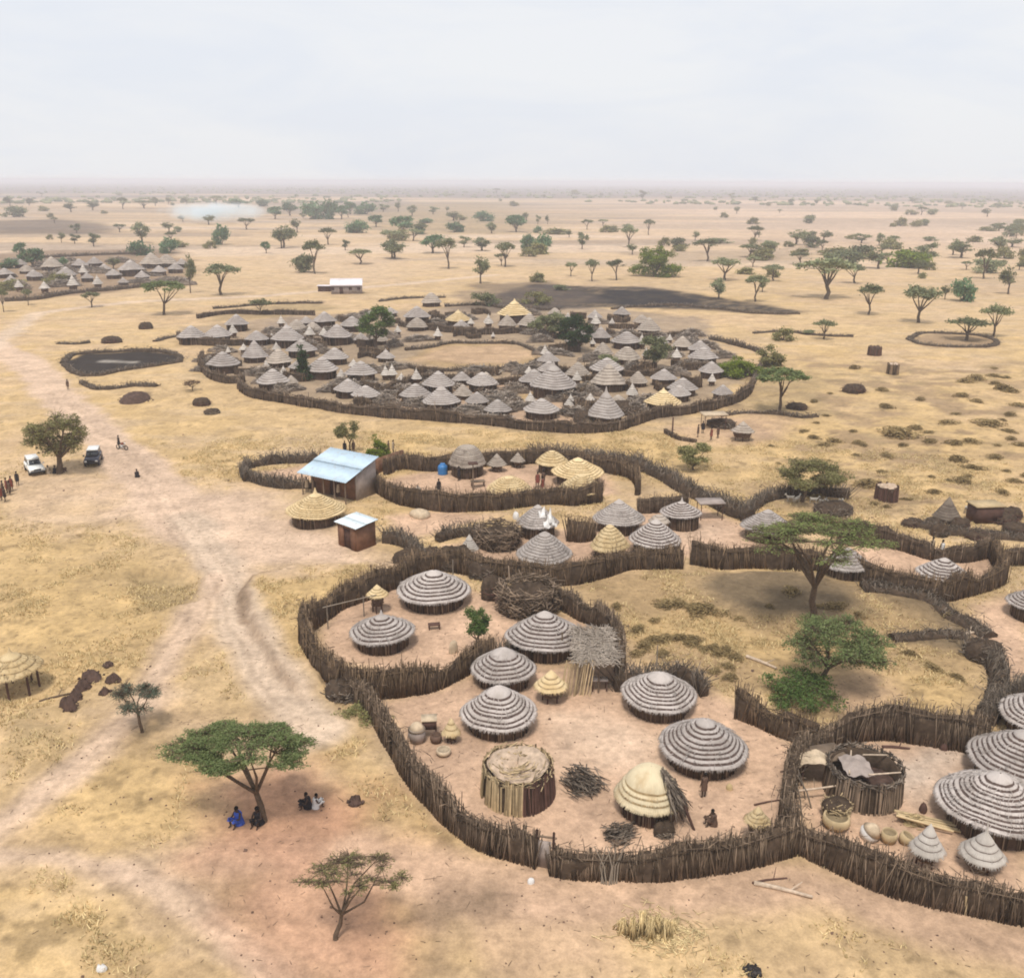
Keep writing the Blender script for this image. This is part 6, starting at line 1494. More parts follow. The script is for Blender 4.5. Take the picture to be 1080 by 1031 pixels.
NT('village_tree', 565, 320, 545, 590, 305, 'pale olive low tree on the dark ground behind the far village', 'bush', 'lf_olive', 1400, .3, 34, pads=12)
NT('village_tree', 275, 332, 262, 288, 316, 'small flat tree behind the back left huts of the far village', 'umbrella', 'lf_dull', 900, .28, 35, pads=10, twigs=40)
NT('lime_bush', 690, 291, 659, 719, 252, 'large bright yellow green tree on the plain behind the far village', 'bush', 'lf_lime', 8000, .34, 36, pads=30)
NT('acacia_tree', 173, 332, 154, 200, 295, 'bright green acacia in front of the farthest village on the left', 'umbrella', 'lf_green', 3600, .28, 37, pads=16, twigs=80, nlimb=6)
NT('thorn_tree', 203, 412, 194, 213, 401, 'small flat thorn tree on the ground left of the far village', 'umbrella', 'lf_brown', 500, .14, 38, pads=8, twigs=60, thick=.08)

# ------------------------------------------------------------------ huts of the far villages
PROTO = {}
def proto_hut(key, style, Rr, H, ze, tiers, power, spike=0.0, wallr=.82):
    t = thing('village_hut', key, 'hut'); rm = RS[style]
    roof_mb(Rr, H, 'plain' if style in ('beige',) else style, tiers, len(PROTO) + 700, 36, .3, power, spike, 60).build('roof', [M[rm[0]], M[rm[1]]], t, True, (0, 0, ze))
    wall_mb(Rr * wallr, ze - .1, len(PROTO) + 800, 30, True, .07).build('wall', [M['hutwall'], M['stick']], t)
    PROTO[key] = [t, Rr, ze, H, False]
proto_hut('g0', 'plain', 2.4, 1.7, 1.3, 6, 1.15); proto_hut('g1', 'plain', 2.4, 2.0, 1.2, 7, 1.0, .3); proto_hut('g2', 'plain', 2.4, 1.6, 1.2, 5, 1.3)
proto_hut('p0', 'beige', 2.4, 1.9, .9, 5, 1.7); proto_hut('p1', 'beige', 2.4, 2.3, 1.0, 5, 1.3); proto_hut('s0', 'straw', 2.4, 1.8, 1.3, 6, 1.0, .2)
proto_hut('t0', 'plain', 2.4, 2.9, 1.0, 7, .95, .4)
def proto_gran(key, style, power, H):
    t = thing('village_granary', key, 'granary'); rm = RS[style]
    roof_mb(1.0, H, 'plain' if style in ('beige', 'white') else style, 3, len(PROTO) + 700, 20, .4, power, .25, 0).build('roof', [M[rm[0]], M[rm[1]]], t, True, (0, 0, 1.0))
    MB().lathe([(.05, .3), (.6, .3), (.66, .7), (.62, 1.1)], 16, None, .5).build('basket', M['hutwall'], t)
    mb = MB()
    for k in range(4): MB().sticks([[.5 * math.cos(k * 1.57), .5 * math.sin(k * 1.57), -.1]], [[.48 * math.cos(k * 1.57), .48 * math.sin(k * 1.57), .35]], .07, .06, 5, 0, .4).build('leg', M['stick_dark'], t)
    PROTO[key] = [t, 1.0, 1.0, H, False]
proto_gran('c0', 'white', 1.0, 1.25); proto_gran('c1', 'white', .9, 1.6)

def tile(ox, oy, s, rows): return [(ox + a / s, oy + b / s, w / s, st) for a, b, w, st in rows]
V = tile(180, 290, 6, [(135, 405, 170, 'g'), (300, 395, 165, 'p'), (420, 325, 140, 'g'), (395, 372, 60, 'c'), (545, 415, 140, 'g'), (740, 420, 190, 'g'), (880, 385, 66, 'c'), (970, 385, 60, 'c'), (1050, 405, 140, 'g'), (700, 308, 50, 'c'), (975, 300, 140, 'p'),
    (365, 492, 76, 'c'), (335, 585, 190, 'g'), (535, 530, 150, 't'), (670, 478, 56, 'c'), (685, 560, 160, 'p'), (830, 487, 180, 'g'), (605, 582, 40, 'c'), (715, 622, 50, 'c'), (650, 697, 195, 'g'), (765, 690, 80, 'p'), (960, 622, 190, 'g'), (640, 398, 36, 'c'), (800, 350, 110, 'p'), (900, 350, 100, 'p')])
V += tile(340, 290, 6, [(95, 405, 170, 'g'), (190, 330, 140, 'g'), (80, 535, 160, 'g'), (245, 642, 190, 'g'), (400, 640, 60, 'c'), (442, 640, 64, 'c'), (165, 742, 170, 'g'), (275, 778, 170, 'w'), (595, 665, 66, 'c'), (735, 722, 190, 'g'), (590, 778, 190, 'g'), (755, 825, 220, 'g'), (600, 272, 160, 'p'), (860, 292, 150, 's'),
    (940, 312, 46, 'c'), (690, 182, 120, 'p'), (600, 335, 130, 'p'), (880, 335, 100, 'p'), (1050, 302, 56, 'c'), (1010, 705, 180, 'p'), (430, 245, 90, 'g'), (120, 645, 56, 'c'), (890, 770, 120, 'p')])
V += tile(500, 290, 6, [(255, 258, 200, 's'), (92, 312, 56, 'c'), (210, 325, 115, 'p'), (350, 325, 145, 'p'), (120, 392, 28, 'c'), (380, 692, 180, 'g'), (500, 738, 270, 'g'), (485, 658, 40, 'c'), (570, 658, 75, 'c'), (655, 640, 150, 'p'), (650, 668, 60, 'c'), (840, 608, 200, 'g'), (850, 705, 210, 'p'), (75, 705, 150, 'p'),
    (355, 805, 66, 'c'), (425, 874, 210, 'g'), (735, 795, 56, 'c'), (830, 908, 220, 't'), (910, 822, 110, 'p'), (1000, 765, 72, 'c'), (800, 402, 130, 'g'), (770, 312, 60, 'c'), (872, 312, 40, 'c'), (750, 438, 40, 'c'), (965, 432, 180, 'g'), (965, 545, 160, 'p'), (1060, 442, 60, 'c'), (1060, 305, 100, 'p')])
V += tile(660, 290, 5.4, [(250, 372, 36, 'c'), (115, 462, 48, 'c'), (288, 472, 60, 'c'), (420, 432, 120, 'g'), (440, 484, 160, 'g'), (485, 562, 130, 'g'), (490, 612, 48, 'c'), (215, 602, 140, 'p'), (322, 662, 160, 'g'), (300, 695, 130, 'g'), (210, 744, 190, 's'), (550, 690, 110, 'p'), (35, 684, 60, 'c'), (130, 322, 130, 'p'), (320, 412, 110, 'p')])
FL = [(22, 279, 11, 'p'), (5, 289, 15, 'g'), (47, 304, 9, 'c'), (77, 301, 10, 'c'), (103, 299, 9, 'c'), (70, 291, 18, 'p'), (138, 284, 22, 'p'), (160, 278, 20, 'p'), (176, 278, 17, 'p'), (120, 290, 14, 'g'), (55, 281, 18, 'p'), (88, 287, 8, 'c'), (36, 292, 14, 'g'), (100, 278, 14, 'p'), (185, 284, 14, 'g'), (12, 297, 12, 'g'), (150, 292, 13, 'g')]
KS = {'g': ['g0', 'g1', 'g2'], 'p': ['p0', 'p1', 'g0'], 's': ['s0'], 't': ['t0'], 'c': ['c0', 'c1'], 'w': ['g2']}
DESC = {'g': 'grey thatched hut', 'p': 'rounded pale brown hut', 's': 'straw-coloured hut', 't': 'tall pointed hut', 'c': 'tiny white cone granary', 'w': 'whitish striped hut'}
def zone(x, y):
    if y < 343: rw = 'back row'
    elif y < 386: rw = 'middle row'
    else: rw = 'front row'
    sd = 'left of the cattle yard' if x < 428 else ('right of the cattle yard' if x > 572 else ('behind the cattle yard' if y < 372 else 'before the cattle yard'))
    return rw, sd
def put_huts(lst, where, group):
    sets = {}
    for e in lst:
        k = (e[3],) + ((zone(e[0], e[1])) if where is None else (where,))
        sets.setdefault(k, []).append(e)
    n = 0
    for k, es in sets.items():
        es.sort()
        for i, (x, y, w, st) in enumerate(es):
            n += 1; key = KS[st][(n * 7 + int(x)) % len(KS[st])]; P = PROTO[key]
            c, Rr = locate(x, y, w, P[2]); w *= 1.1 if where is None else 1.0; s = Rr / P[1]; c, Rr = locate(x, y, w, P[2] * s); s = Rr / P[1]
            if not P[4]: o = P[0]; P[4] = True
            else: o = copy_tree(P[0])
            o.location = c; o.rotation_euler = (0, 0, rng.uniform(0, 6.28)); zs = s * rng.uniform(.92, 1.12); o.scale = (s, s, zs)
            pl = (k[1] + ' ' + k[2]) if where is None else where
            pos = ordw(i, len(es))
            if where is None:
                o['label'] = f"{DESC[st]}, {pos}, far village {k[1]}, {k[2]}" if pos != 'the only one' else f"{DESC[st]}, only one, far village {k[1]}, {k[2]}"
            else:
                o['label'] = f"{DESC[st]}, {pos} of its kind, {where}"
            o['category'] = 'granary' if st == 'c' else 'hut'; o['group'] = group[st == 'c']
rv = np.random.default_rng(31); vpx = [flat_at(*p) for p in [(215, 388), (240, 342), (400, 326), (560, 318), (730, 342), (785, 392), (715, 430), (560, 446), (400, 430), (265, 408)]]; kr = [flat_at(*p) for p in [(420, 394), (425, 362), (480, 354), (560, 358), (580, 388), (480, 398)]]; add = 0
for _ in range(1500):
    x, y = rv.uniform(220, 785), rv.uniform(325, 440); w = (y - 191) * rv.uniform(.09, .125); b = at(x, y); X_, Y_ = np.array([b[0]]), np.array([b[1]])
    if add >= 30 or not inside(X_, Y_, vpx)[0] or inside(X_, Y_, kr)[0]: continue
    if min(math.hypot((x - e[0]) / 1.0, (y - e[1]) * 2.4) - (w + e[2]) * .48 for e in V) < 0: continue
    V.append((x, y, w, rv.choice(['g', 'p', 'p', 'c']))); add += 1
V = [(x, y, w * (.45 if (st == 'c' and w > 12) else 1), st) for x, y, w, st in V]
put_huts(V, None, ('huts of the far walled village', 'small granaries of the far walled village'))
FL = [(x, y, w * 1.25, k) for x, y, w, k in FL] + [(28, 286, 16, 'p'), (84, 280, 18, 'p'), (110, 284, 16, 'g'), (130, 298, 12, 'g'), (62, 297, 14, 'g'), (20, 303, 10, 'c'), (92, 294, 14, 'p'), (168, 287, 16, 'g'), (192, 279, 14, 'p')]
put_huts(FL, 'in the farthest village at left', ('huts of the farthest village', 'granaries of the farthest village'))

# dead brush heaped between the huts of the far village
BP = []
for j in range(4):
    r = np.random.default_rng(310 + j); mb = MB(); q = 130; el = (1.0, .35) if j % 2 else (1.0, .7)
    def jit(th, k, rr, zz): return rr * (1 + .15 * np.sin(2 * th + j) + r.normal(0, .07, len(th))), zz + r.normal(0, .06, len(th))
    mb.lathe([(1.0, -.1), (.95, .25), (.6, .5), (.02, .6)], 16, None, .5, jit, el)
    a = r.uniform(0, 6.28, q); rr = r.uniform(0, 1, q) ** .5; d = r.normal(size=(q, 3)) * [1, 1, .5]; d /= np.linalg.norm(d, axis=1, keepdims=True)
    cc = np.stack([rr * np.cos(a) * el[0], rr * np.sin(a) * el[1], .75 * (1 - rr ** 2) + .15], 1); mb.sticks(cc - d * .28, cc + d * .28, .03, .015, 4, 1, r.uniform(0, 1, q))
    BP.append(mb.mesh('brush_heap', [M['core_pale'], M['brush_pale']]))
r = np.random.default_rng(99); vp = [flat_at(*p) for p in [(218, 390), (240, 345), (400, 330), (560, 322), (730, 345), (785, 395), (715, 432), (560, 448), (400, 432), (265, 410)]]; kraal = [flat_at(*p) for p in [(425, 390), (430, 365), (480, 358), (560, 362), (575, 385), (480, 394)]]
hp = np.array([[o.location[0], o.location[1]] for o in bpy.data.objects if o.name.startswith(('village_hut', 'village_granary'))]); k = 0
for _ in range(1600):
    b = at(r.uniform(215, 790), r.uniform(328, 446)); X_, Y_ = np.array([b[0]]), np.array([b[1]])
    if k >= 105 or not inside(X_, Y_, vp)[0] or inside(X_, Y_, kraal)[0] or np.min(np.hypot(hp[:, 0] - b[0], hp[:, 1] - b[1])) < 3.0: continue
    o = link('brush_heap', BP[k % 4], None, b, r.normal(0, .5)); s = r.uniform(1.0, 3.0); o.scale = (s * 1.3, s * .8, r.uniform(1.0, 2.1)); k += 1
    tag(o, 'low heap of grey dead brush between the huts of the far walled village', 'brush pile', 'brush heaps between the far huts')

# short screens of sticks between the far huts
FP = []; r = np.random.default_rng(123)
for j, pts in enumerate([[(300, 400), (312, 403), (325, 402)], [(350, 415), (361, 412), (372, 414), (380, 419)], [(690, 410), (700, 414), (712, 412)], [(640, 412), (650, 410), (664, 413), (670, 417)]]):
    FP.append(fence(pts, 'short low stick fence between the huts of the far walled village', 1.6, 'stick', 9, .5, .055, 'yard_screen', 'stick screens between the far huts', 'stick_brown', .3))
k = 0
for _ in range(900):
    b = at(r.uniform(222, 785), r.uniform(330, 442)); X_, Y_ = np.array([b[0]]), np.array([b[1]])
    if k >= 46 or not inside(X_, Y_, vp)[0] or inside(X_, Y_, kraal)[0] or np.min(np.hypot(hp[:, 0] - b[0], hp[:, 1] - b[1])) < 3.6: continue
    o = FP[k % 4].copy(); COL.objects.link(o); o.location = b; o.rotation_euler = (0, 0, r.normal(0, .5) + (math.pi if r.uniform() < .5 else 0)); o.scale = (r.uniform(.7, 1.3), r.uniform(.7, 1.2), r.uniform(.8, 1.15)); k += 1
r = np.random.default_rng(98)
for j in range(26):
    b = at(r.uniform(-5, 190), r.uniform(276, 306)); o = link('brush_heap', BP[j % 4], None, b, r.normal(0, .4)); s = r.uniform(2.0, 5.0); o.scale = (s * 1.5, s * .8, r.uniform(1.5, 3.0))
    tag(o, 'low heap of grey dead brush among the huts of the farthest village on the left', 'brush pile', 'brush heaps of the farthest village')
# ------------------------------------------------------------------ trees over the plain
TP = {}
def proto_tree(key, name, kind, Wd, Ht, nl, ls, leaf, seed, **kw):
    t = thing(name, key, 'tree'); tr, cr = tree_parts(kind, Wd, Ht, nl, ls, seed, (kw.pop('lx', 0), 0), **kw)
    tr.build('trunk' if kind != 'bush' else 'stems', M['bark_far'], t, True); cr.build('crown', M[leaf], t); TP[key] = [t, Wd, Ht, False]
proto_tree('u0', 'plains_acacia', 'umbrella', 9, 7, 1500, .34, 'lf_far', 201, pads=14, twigs=60, nlimb=5, thick=.30)
proto_tree('u1', 'plains_acacia', 'umbrella', 9, 7, 1300, .32, 'lf_far', 202, pads=12, twigs=80, nlimb=5, thick=.30, lx=.8)
proto_tree('u2', 'plains_acacia', 'umbrella', 9, 8, 1700, .34, 'lf_dull', 203, pads=16, twigs=40, nlimb=6, thick=.32)
proto_tree('r0', 'plains_tree', 'round', 7, 7, 1500, .36, 'lf_fargreen', 204, pads=14, low=.25, twigs=30, nlimb=5, thick=.3)
proto_tree('r1', 'plains_tree', 'round', 7, 7, 1300, .36, 'lf_far', 205, pads=13, low=.32, twigs=50, nlimb=5, thick=.3)
proto_tree('r2', 'plains_tree', 'round', 7, 7, 1000, .34, 'lf_dull', 206, pads=11, low=.38, twigs=90, nlimb=6, thick=.28)
proto_tree('b0', 'plains_bush', 'bush', 7, 4, 1300, .36, 'lf_fargreen', 207, pads=16, twigs=20)
proto_tree('b1', 'plains_bush', 'bush', 7, 4, 1200, .34, 'lf_far', 208, pads=14, twigs=40)
proto_tree('y0', 'plains_bush', 'bush', 7, 4, 1500, .36, 'lf_lime', 209, pads=16, twigs=20)
proto_tree('o0', 'plains_bush', 'bush', 7, 4, 1000, .34, 'lf_olive', 210, pads=14, twigs=40)
TR = [(11, 218, 11, 207, 'r'), (31, 217, 9, 209, 'r'), (15, 229, 26, 216, 'b'), (46, 223, 11, 216, 'b'), (75, 224, 14, 214, 'r'), (98, 222, 16, 213, 'r'), (130, 221, 12, 209, 'u'), (152, 220, 20, 212, 'u'), (164, 217, 9, 208, 'r'), (178, 216, 8, 208, 'r'), (197, 216, 10, 208, 'r'), (228, 216, 14, 207, 'u'), (252, 219, 22, 210, 'g'), (276, 218, 14, 209, 'g'),
      (65, 256, 9, 245, 'r'), (79, 257, 10, 247, 'r'), (99, 260, 13, 246, 'r'), (150, 256, 20, 235, 'r'), (148, 269, 24, 253, 'g'), (179, 267, 20, 250, 'g'), (193, 234, 9, 227, 'r'), (220, 237, 14, 227, 'r'), (187, 245, 10, 238, 'b'), (234, 258, 18, 236, 'g'), (281, 267, 10, 255, 'g'), (297, 262, 18, 240, 'r'),
      (22, 274, 14, 256, 'g'), (35, 284, 24, 262, 'g'), (10, 283, 20, 272, 'g'), (120, 284, 16, 272, 'r'), (201, 309, 13, 270, 'r'), (233, 311, 38, 280, 'u'), (97, 324, 20, 309, 'u'), (4, 329, 12, 306, 'u'), (30, 322, 12, 306, 'u'), (67, 282, 9, 270, 'g'), (10, 305, 44, 294, 'o'), (60, 300, 26, 286, 'b')]
def ttile(ox, oy, s, rows): return [(ox + a / s, oy + b / s, w / s, oy + tp / s, k) for a, b, w, tp, k in rows]
TR += ttile(280, 170, 3.857, [(75, 352, 95, 265, 'r'), (130, 290, 50, 235, 'r'), (200, 458, 85, 330, 'u'), (255, 340, 65, 275, 'u'), (325, 362, 35, 320, 'r'), (515, 395, 80, 320, 'r'), (100, 222, 60, 170, 'g'), (190, 236, 100, 160, 'g'), (265, 236, 80, 150, 'g'), (345, 217, 50, 165, 'g'), (410, 217, 90, 165, 'g'), (370, 292, 95, 235, 'g'), (480, 207, 40, 175, 'r'), (540, 206, 30, 165, 'r'), (597, 222, 45, 180, 'r'), (682, 216, 45, 185, 'r'), (738, 208, 20, 185, 'r'), (450, 267, 60, 220, 'g'), (560, 300, 100, 225, 'g'), (650, 252, 60, 230, 'g'), (630, 297, 50, 262, 'g'), (770, 288, 80, 245, 'g'), (765, 242, 70, 205, 'r'), (890, 244, 80, 200, 'g'), (920, 294, 50, 250, 'r'), (680, 374, 100, 300, 'g'), (745, 438, 95, 320, 'u'), (808, 350, 50, 305, 'r'), (880, 364, 80, 312, 'r'), (975, 430, 90, 335, 'u'), (1020, 288, 80, 220, 'g'), (1062, 355, 50, 300, 'g'), (1060, 242, 30, 210, 'r'), (875, 498, 80, 390, 'r'), (940, 134, 30, 112, 'u'), (40, 236, 60, 185, 'g'), (310, 236, 60, 180, 'g')])
TR += ttile(540, 170, 3.857, [(20, 274, 55, 220, 'g'), (60, 242, 25, 210, 'r'), (105, 257, 20, 220, 'r'), (145, 257, 20, 220, 'r'), (65, 358, 50, 290, 'g'), (130, 374, 75, 290, 'g'), (105, 292, 35, 262, 'g'), (305, 278, 50, 240, 'u'), (370, 263, 40, 238, 'u'), (410, 288, 60, 258, 'o'), (475, 350, 75, 270, 'u'), (285, 358, 45, 290, 'r'), (555, 300, 45, 240, 'u'), (325, 488, 65, 405, 'u'), (240, 468, 50, 415, 'u'), (105, 492, 70, 445, 'b'), (425, 484, 80, 405, 'u'), (745, 323, 35, 285, 'r'), (795, 408, 110, 320, 'u'), (845, 333, 100, 310, 'b'), (980, 337, 40, 305, 'o'), (1040, 398, 60, 330, 'u'), (865, 484, 130, 400, 'u'), (950, 459, 80, 425, 'o'), (840, 560, 70, 480, 'r'), (990, 572, 90, 470, 'u'), (1060, 472, 60, 425, 'b'), (895, 157, 25, 130, 'r'), (990, 167, 25, 145, 'r'), (258, 137, 40, 112, 'b'), (530, 158, 30, 120, 'r'), (180, 296, 130, 268, 'b'), (680, 365, 70, 335, 'o'), (200, 524, 70, 500, 'b')])
TR += ttile(800, 180, 3.857, [(275, 522, 230, 365, 'u'), (390, 458, 100, 385, 'u'), (447, 586, 105, 470, 'u'), (650, 618, 165, 480, 'u'), (825, 530, 100, 432, 'g'), (758, 524, 42, 468, 'r'), (845, 690, 155, 605, 'u'), (955, 675, 110, 555, 'u'), (265, 686, 85, 612, 'u'), (60, 448, 90, 385, 'u'), (15, 494, 45, 430, 'r'), (915, 440, 85, 325, 'u'), (790, 343, 70, 280, 'r'), (1015, 502, 75, 395, 'r'), (1060, 403, 40, 370, 'r'), (845, 403, 50, 370, 'u'), (985, 388, 50, 360, 'b'), (310, 343, 120, 305, 'o'), (430, 358, 130, 295, 'b'), (560, 317, 45, 290, 'b'), (665, 438, 40, 410, 'b'), (695, 404, 50, 365, 'o'), (620, 393, 165, 310, 'y'), (40, 354, 70, 290, 'u'), (170, 343, 75, 310, 'o'), (490, 304, 40, 255, 'r'), (380, 278, 50, 255, 'b'), (130, 140, 30, 115, 'r'), (235, 138, 22, 118, 'r'), (550, 158, 40, 140, 'b'), (620, 180, 50, 155, 'o'), (775, 135, 40, 120, 'b'), (545, 228, 30, 210, 'b'), (700, 286, 60, 265, 'b'), (930, 245, 80, 225, 'b'), (1030, 310, 90, 275, 'r'), (880, 290, 70, 260, 'b'), (100, 690, 90, 628, 'o'), (200, 665, 60, 645, 'b')])
# scattered small trees and bushes of the hazy distance
r = np.random.default_rng(77)
for k in range(125):
    y = 205 + 85 * r.uniform() ** 1.5; x = r.uniform(-20, 1100)
    if 215 < y and x < 215 and y > 262: continue
    if k % 3 == 0: x = r.uniform(780, 1090); y = r.uniform(232, 290)
    sz = (y - 191) * r.uniform(.10, .24); TR.append((x, y, sz * r.uniform(1.0, 1.9), y - sz, r.choice(list('rbuob'))))
TK = {'u': ['u0', 'u1', 'u2'], 'r': ['r1', 'r2'], 'g': ['r0', 'b0'], 'b': ['b1', 'o0'], 'o': ['o0'], 'y': ['y0']}
TD = {'u': 'flat-topped acacia', 'r': 'rounded dull tree', 'g': 'dense green tree', 'b': 'low dull bush', 'o': 'low olive bush', 'y': 'wide yellow green bush'}
def tzone(x, y):
    d = 'at the far edge' if y < 226 else ('on the far plain' if y < 262 else ('on the nearer plain' if y < 312 else 'near the villages'))
    s = 'by the blue smoke' if x < 300 else ('behind the village left' if x < 480 else ('behind the village right' if x < 690 else ('beyond the black ground' if x < 850 else 'toward the right edge')))
    if y > 262 and x < 230: s = 'around the farthest village'
    return d, s
sets = {}
for e in TR: sets.setdefault((e[4],) + tzone(e[0], e[1]), []).append(e)
n = 0
for k, es in sets.items():
    es.sort(key=lambda e: e[0])
    for i, (x, y, w, tp, kd) in enumerate(es):
        n += 1; key = TK[kd][(n * 5 + int(x)) % len(TK[kd])]; P = TP[key]; b = at(x, y)
        Wd = w * depth(b) / F; Ht = height_at(b, tp)
        if P[3]: o = copy_tree(P[0])
        else: o = P[0]; P[3] = True
        o.location = b; o.rotation_euler = (0, 0, rng.uniform(0, 6.28)); o.scale = (Wd / P[1] * 1.08, Wd / P[1] * 1.08, Ht / P[2] * 1.04)
        pos = ordw(i, len(es)); o['label'] = f"{TD[kd]} {k[1]}, {k[2]}" + ('' if pos == 'the only one' else f", {pos}")
        o['category'] = 'bush' if kd in 'boy' else 'tree'; o['group'] = 'trees and bushes of the plain'

# dry shrubs on the right hand slope and about the near ground
SH = []
for j in range(3):
    r = np.random.default_rng(60 + j); mb = MB(); q = 420
    a = r.uniform(0, 6.28, q); z = r.uniform(.05, .95, q); rr = np.sqrt(r.uniform(0, 1, q)) * np.sqrt(np.clip(1.05 - z ** 1.6, .02, 1))
    cen = np.stack([rr * np.cos(a) * (1 + .3 * np.sin(3 * a)), rr * np.sin(a), z * .75], 1)
    mb.leaves(cen, .11, .2, 1)
    t_ = 60; e = r.integers(0, q, t_); mb.sticks(np.stack([r.normal(0, .08, t_), r.normal(0, .08, t_), np.full(t_, -.1)], 1), cen[e], .02, .006, 4, 0, r.uniform(0, 1, t_))
    SH.append(mb.mesh('dry_shrub', [M['bark_far'], M['shrub']]))
r = np.random.default_rng(15)
spots = [(x, y, w) for x, y, w in [(858, 462, 12), (880, 466, 16), (905, 468, 14), (911, 470, 10), (935, 481, 18), (948, 460, 32), (952, 470, 12), (980, 466, 14), (1006, 468, 16), (1024, 466, 18), (903, 480, 10), (1010, 486, 18), (1026, 494, 20), (1014, 508, 22), (1062, 497, 10), (1058, 520, 14), (915, 512, 28), (930, 498, 12), (982, 503, 10), (1042, 448, 28), (1030, 424, 12), (1014, 418, 16), (1065, 413, 16), (1074, 428, 16), (1030, 400, 20), (1018, 403, 14), (1048, 397, 14), (1050, 405, 12), (1058, 411, 18), (1066, 463, 12), (935, 430, 14), (930, 412, 16), (1076, 470, 12), (848, 455, 12), (870, 470, 14), (965, 452, 16), (1000, 446, 18), (1050, 483, 16), (1070, 508, 14), (860, 495, 10), (985, 520, 14)]]
for k in range(30): spots.append((r.uniform(800, 1090), r.uniform(385, 535), r.uniform(6, 15)))
for x, y, w in [(672, 690, 16), (680, 682, 18), (690, 676, 20), (704, 674, 20), (716, 674, 18), (730, 679, 18), (741, 684, 14), (752, 684, 16), (766, 686, 18), (776, 694, 16), (768, 703, 18), (754, 708, 16), (735, 641, 20), (748, 644, 22), (764, 647, 20), (780, 652, 18), (701, 640, 18), (716, 638, 22), (728, 640, 18), (705, 636, 20), (735, 646, 26), (690, 655, 16), (672, 665, 18), (758, 690, 20), (730, 676, 22), (880, 640, 22), (905, 650, 16), (812, 640, 10), (1000, 650, 18), (700, 690, 14), (770, 715, 18), (432, 690 + 60, 0), (650, 640, 14), (835, 625, 18), (865, 640, 14), (960, 690, 16), (985, 705, 18), (1010, 715, 14)]:
    if w: spots.append((x, y, w))
for k, (x, y, w) in enumerate(spots):
    b = at(x, y); s = w * depth(b) / F / 2
    o = link('dry_shrub', SH[k % 3], None, b, r.uniform(0, 6.28)); o.scale = (s * r.uniform(1.0, 1.7), s * r.uniform(.8, 1.2), s * r.uniform(.45, .9))
    tag(o, 'low dry brown shrub on the grassy slope right of the villages' if y < 540 else 'low dry brown shrub in the golden field among the fences', 'shrub', 'dry shrubs on the right slope' if y < 540 else 'dry shrubs of the golden field')
# tiny scrub specks that read as one mass before the horizon
r = np.random.default_rng(4); n = 5200; a = r.uniform(R_(52), R_(128), n); d = 1500 + 7500 * r.uniform(0, 1, n) ** 1.4
x, y = d * np.cos(a), d * np.sin(a); keep = fbm(x / 500, y / 160, 5, 3) > .47; x, y, d = x[keep], y[keep], d[keep]
z = ground_z(x, y); n = len(x); mb = MB(); w = r.uniform(5, 13, n); h = r.uniform(2.0, 4.8, n); th = np.arange(6) * math.pi / 3
ring = np.stack([np.cos(th), np.sin(th), 0 * th], 1)
prof = [(.55, -.3), (1.0, .35), (.75, .8), (.15, 1.0)]
V_ = np.stack([np.stack([x[:, None] + ring[None, :, 0] * w[:, None] * pr * .5 * r.uniform(.7, 1.3, (n, 6)), y[:, None] + ring[None, :, 1] * w[:, None] * pr * .5, z[:, None] + h[:, None] * pz * r.uniform(.8, 1.1, (n, 6))], -1) for pr, pz in prof], 1)
k = np.arange(6); k2 = (k + 1) % 6; q = np.concatenate([np.stack([k + i * 6, k2 + i * 6, k2 + i * 6 + 6, k + i * 6 + 6], 1) for i in range(3)])
mb.add(V_.reshape(-1, 3), (q[None] + (np.arange(n) * 24)[:, None, None]).reshape(-1, 4), 0, np.repeat(r.uniform(0, 1, n), 24))
tag(mb.build('distant_scrub', M['lf_dull']), kind='stuff')

# ------------------------------------------------------------------ smoke, air, sky, sun, camera
def volume_mat(name, color, dens, aniso=0.0):
    m = bpy.data.materials.new(name); m.use_nodes = True; nt = m.node_tree; nt.nodes.clear()
    out = nt.nodes.new('ShaderNodeOutputMaterial'); v = nt.nodes.new('ShaderNodeVolumePrincipled')
    v.inputs['Color'].default_value = tuple(color) + (1,); v.inputs['Density'].default_value = dens; v.inputs['Anisotropy'].default_value = aniso
    nt.links.new(v.outputs[0], out.inputs['Volume']); return m
HAZE_TOP = 36.0
c0 = at(225, 236)
rx = 66 * depth(c0) / F; rz = 8.5
mb = MB().lathe([(max(.02, math.cos(t)), math.sin(t)) for t in np.linspace(1.5, -1.5, 13)], 32, None, .5, lambda th, kk, rr, zz: (rr * rx, zz * rz), (1, .45))
sm = link('smoke', mb.mesh('smoke', [volume_mat('thin_wood_smoke', (.80, .92, 1.0), .05, -.2)], True), None, (c0[0], c0[1], c0[2] + rz + .6)); tag(sm, kind='stuff')
nt = sm.data.materials[0].node_tree; vol = [n_ for n_ in nt.nodes if n_.bl_idname == 'ShaderNodeVolumePrincipled'][0]
tco = N(nt, 'ShaderNodeTexCoord').outputs['Object']; mpp = N(nt, 'ShaderNodeMapping'); mpp.inputs['Scale'].default_value = (1 / rx, 1 / (rx * .45), 1 / rz); nt.links.new(tco, mpp.inputs[0])
ln = N(nt, 'ShaderNodeVectorMath', operation='LENGTH'); nt.links.new(mpp.outputs[0], ln.inputs[0])
fall = maprange(nt, ln.outputs['Value'], .15, .95, 1.0, 0.0)
nzs = maprange(nt, noise(nt, tco, .045, 4, .6), .40, .66, 0.0, 1.0)
nt.links.new(mathn(nt, 'MULTIPLY', mathn(nt, 'MULTIPLY', fall, nzs), SMOKE_D), vol.inputs['Density'])
B = 13500.0
hz = MB().box((0, 0, (HAZE_TOP - 8) / 2), (2 * B, 2 * B, HAZE_TOP + 8), 0, 0, .5).build('haze', volume_mat('dusty_air', (.88, .89, .965), HAZE_DENS)); tag(hz, kind='stuff')

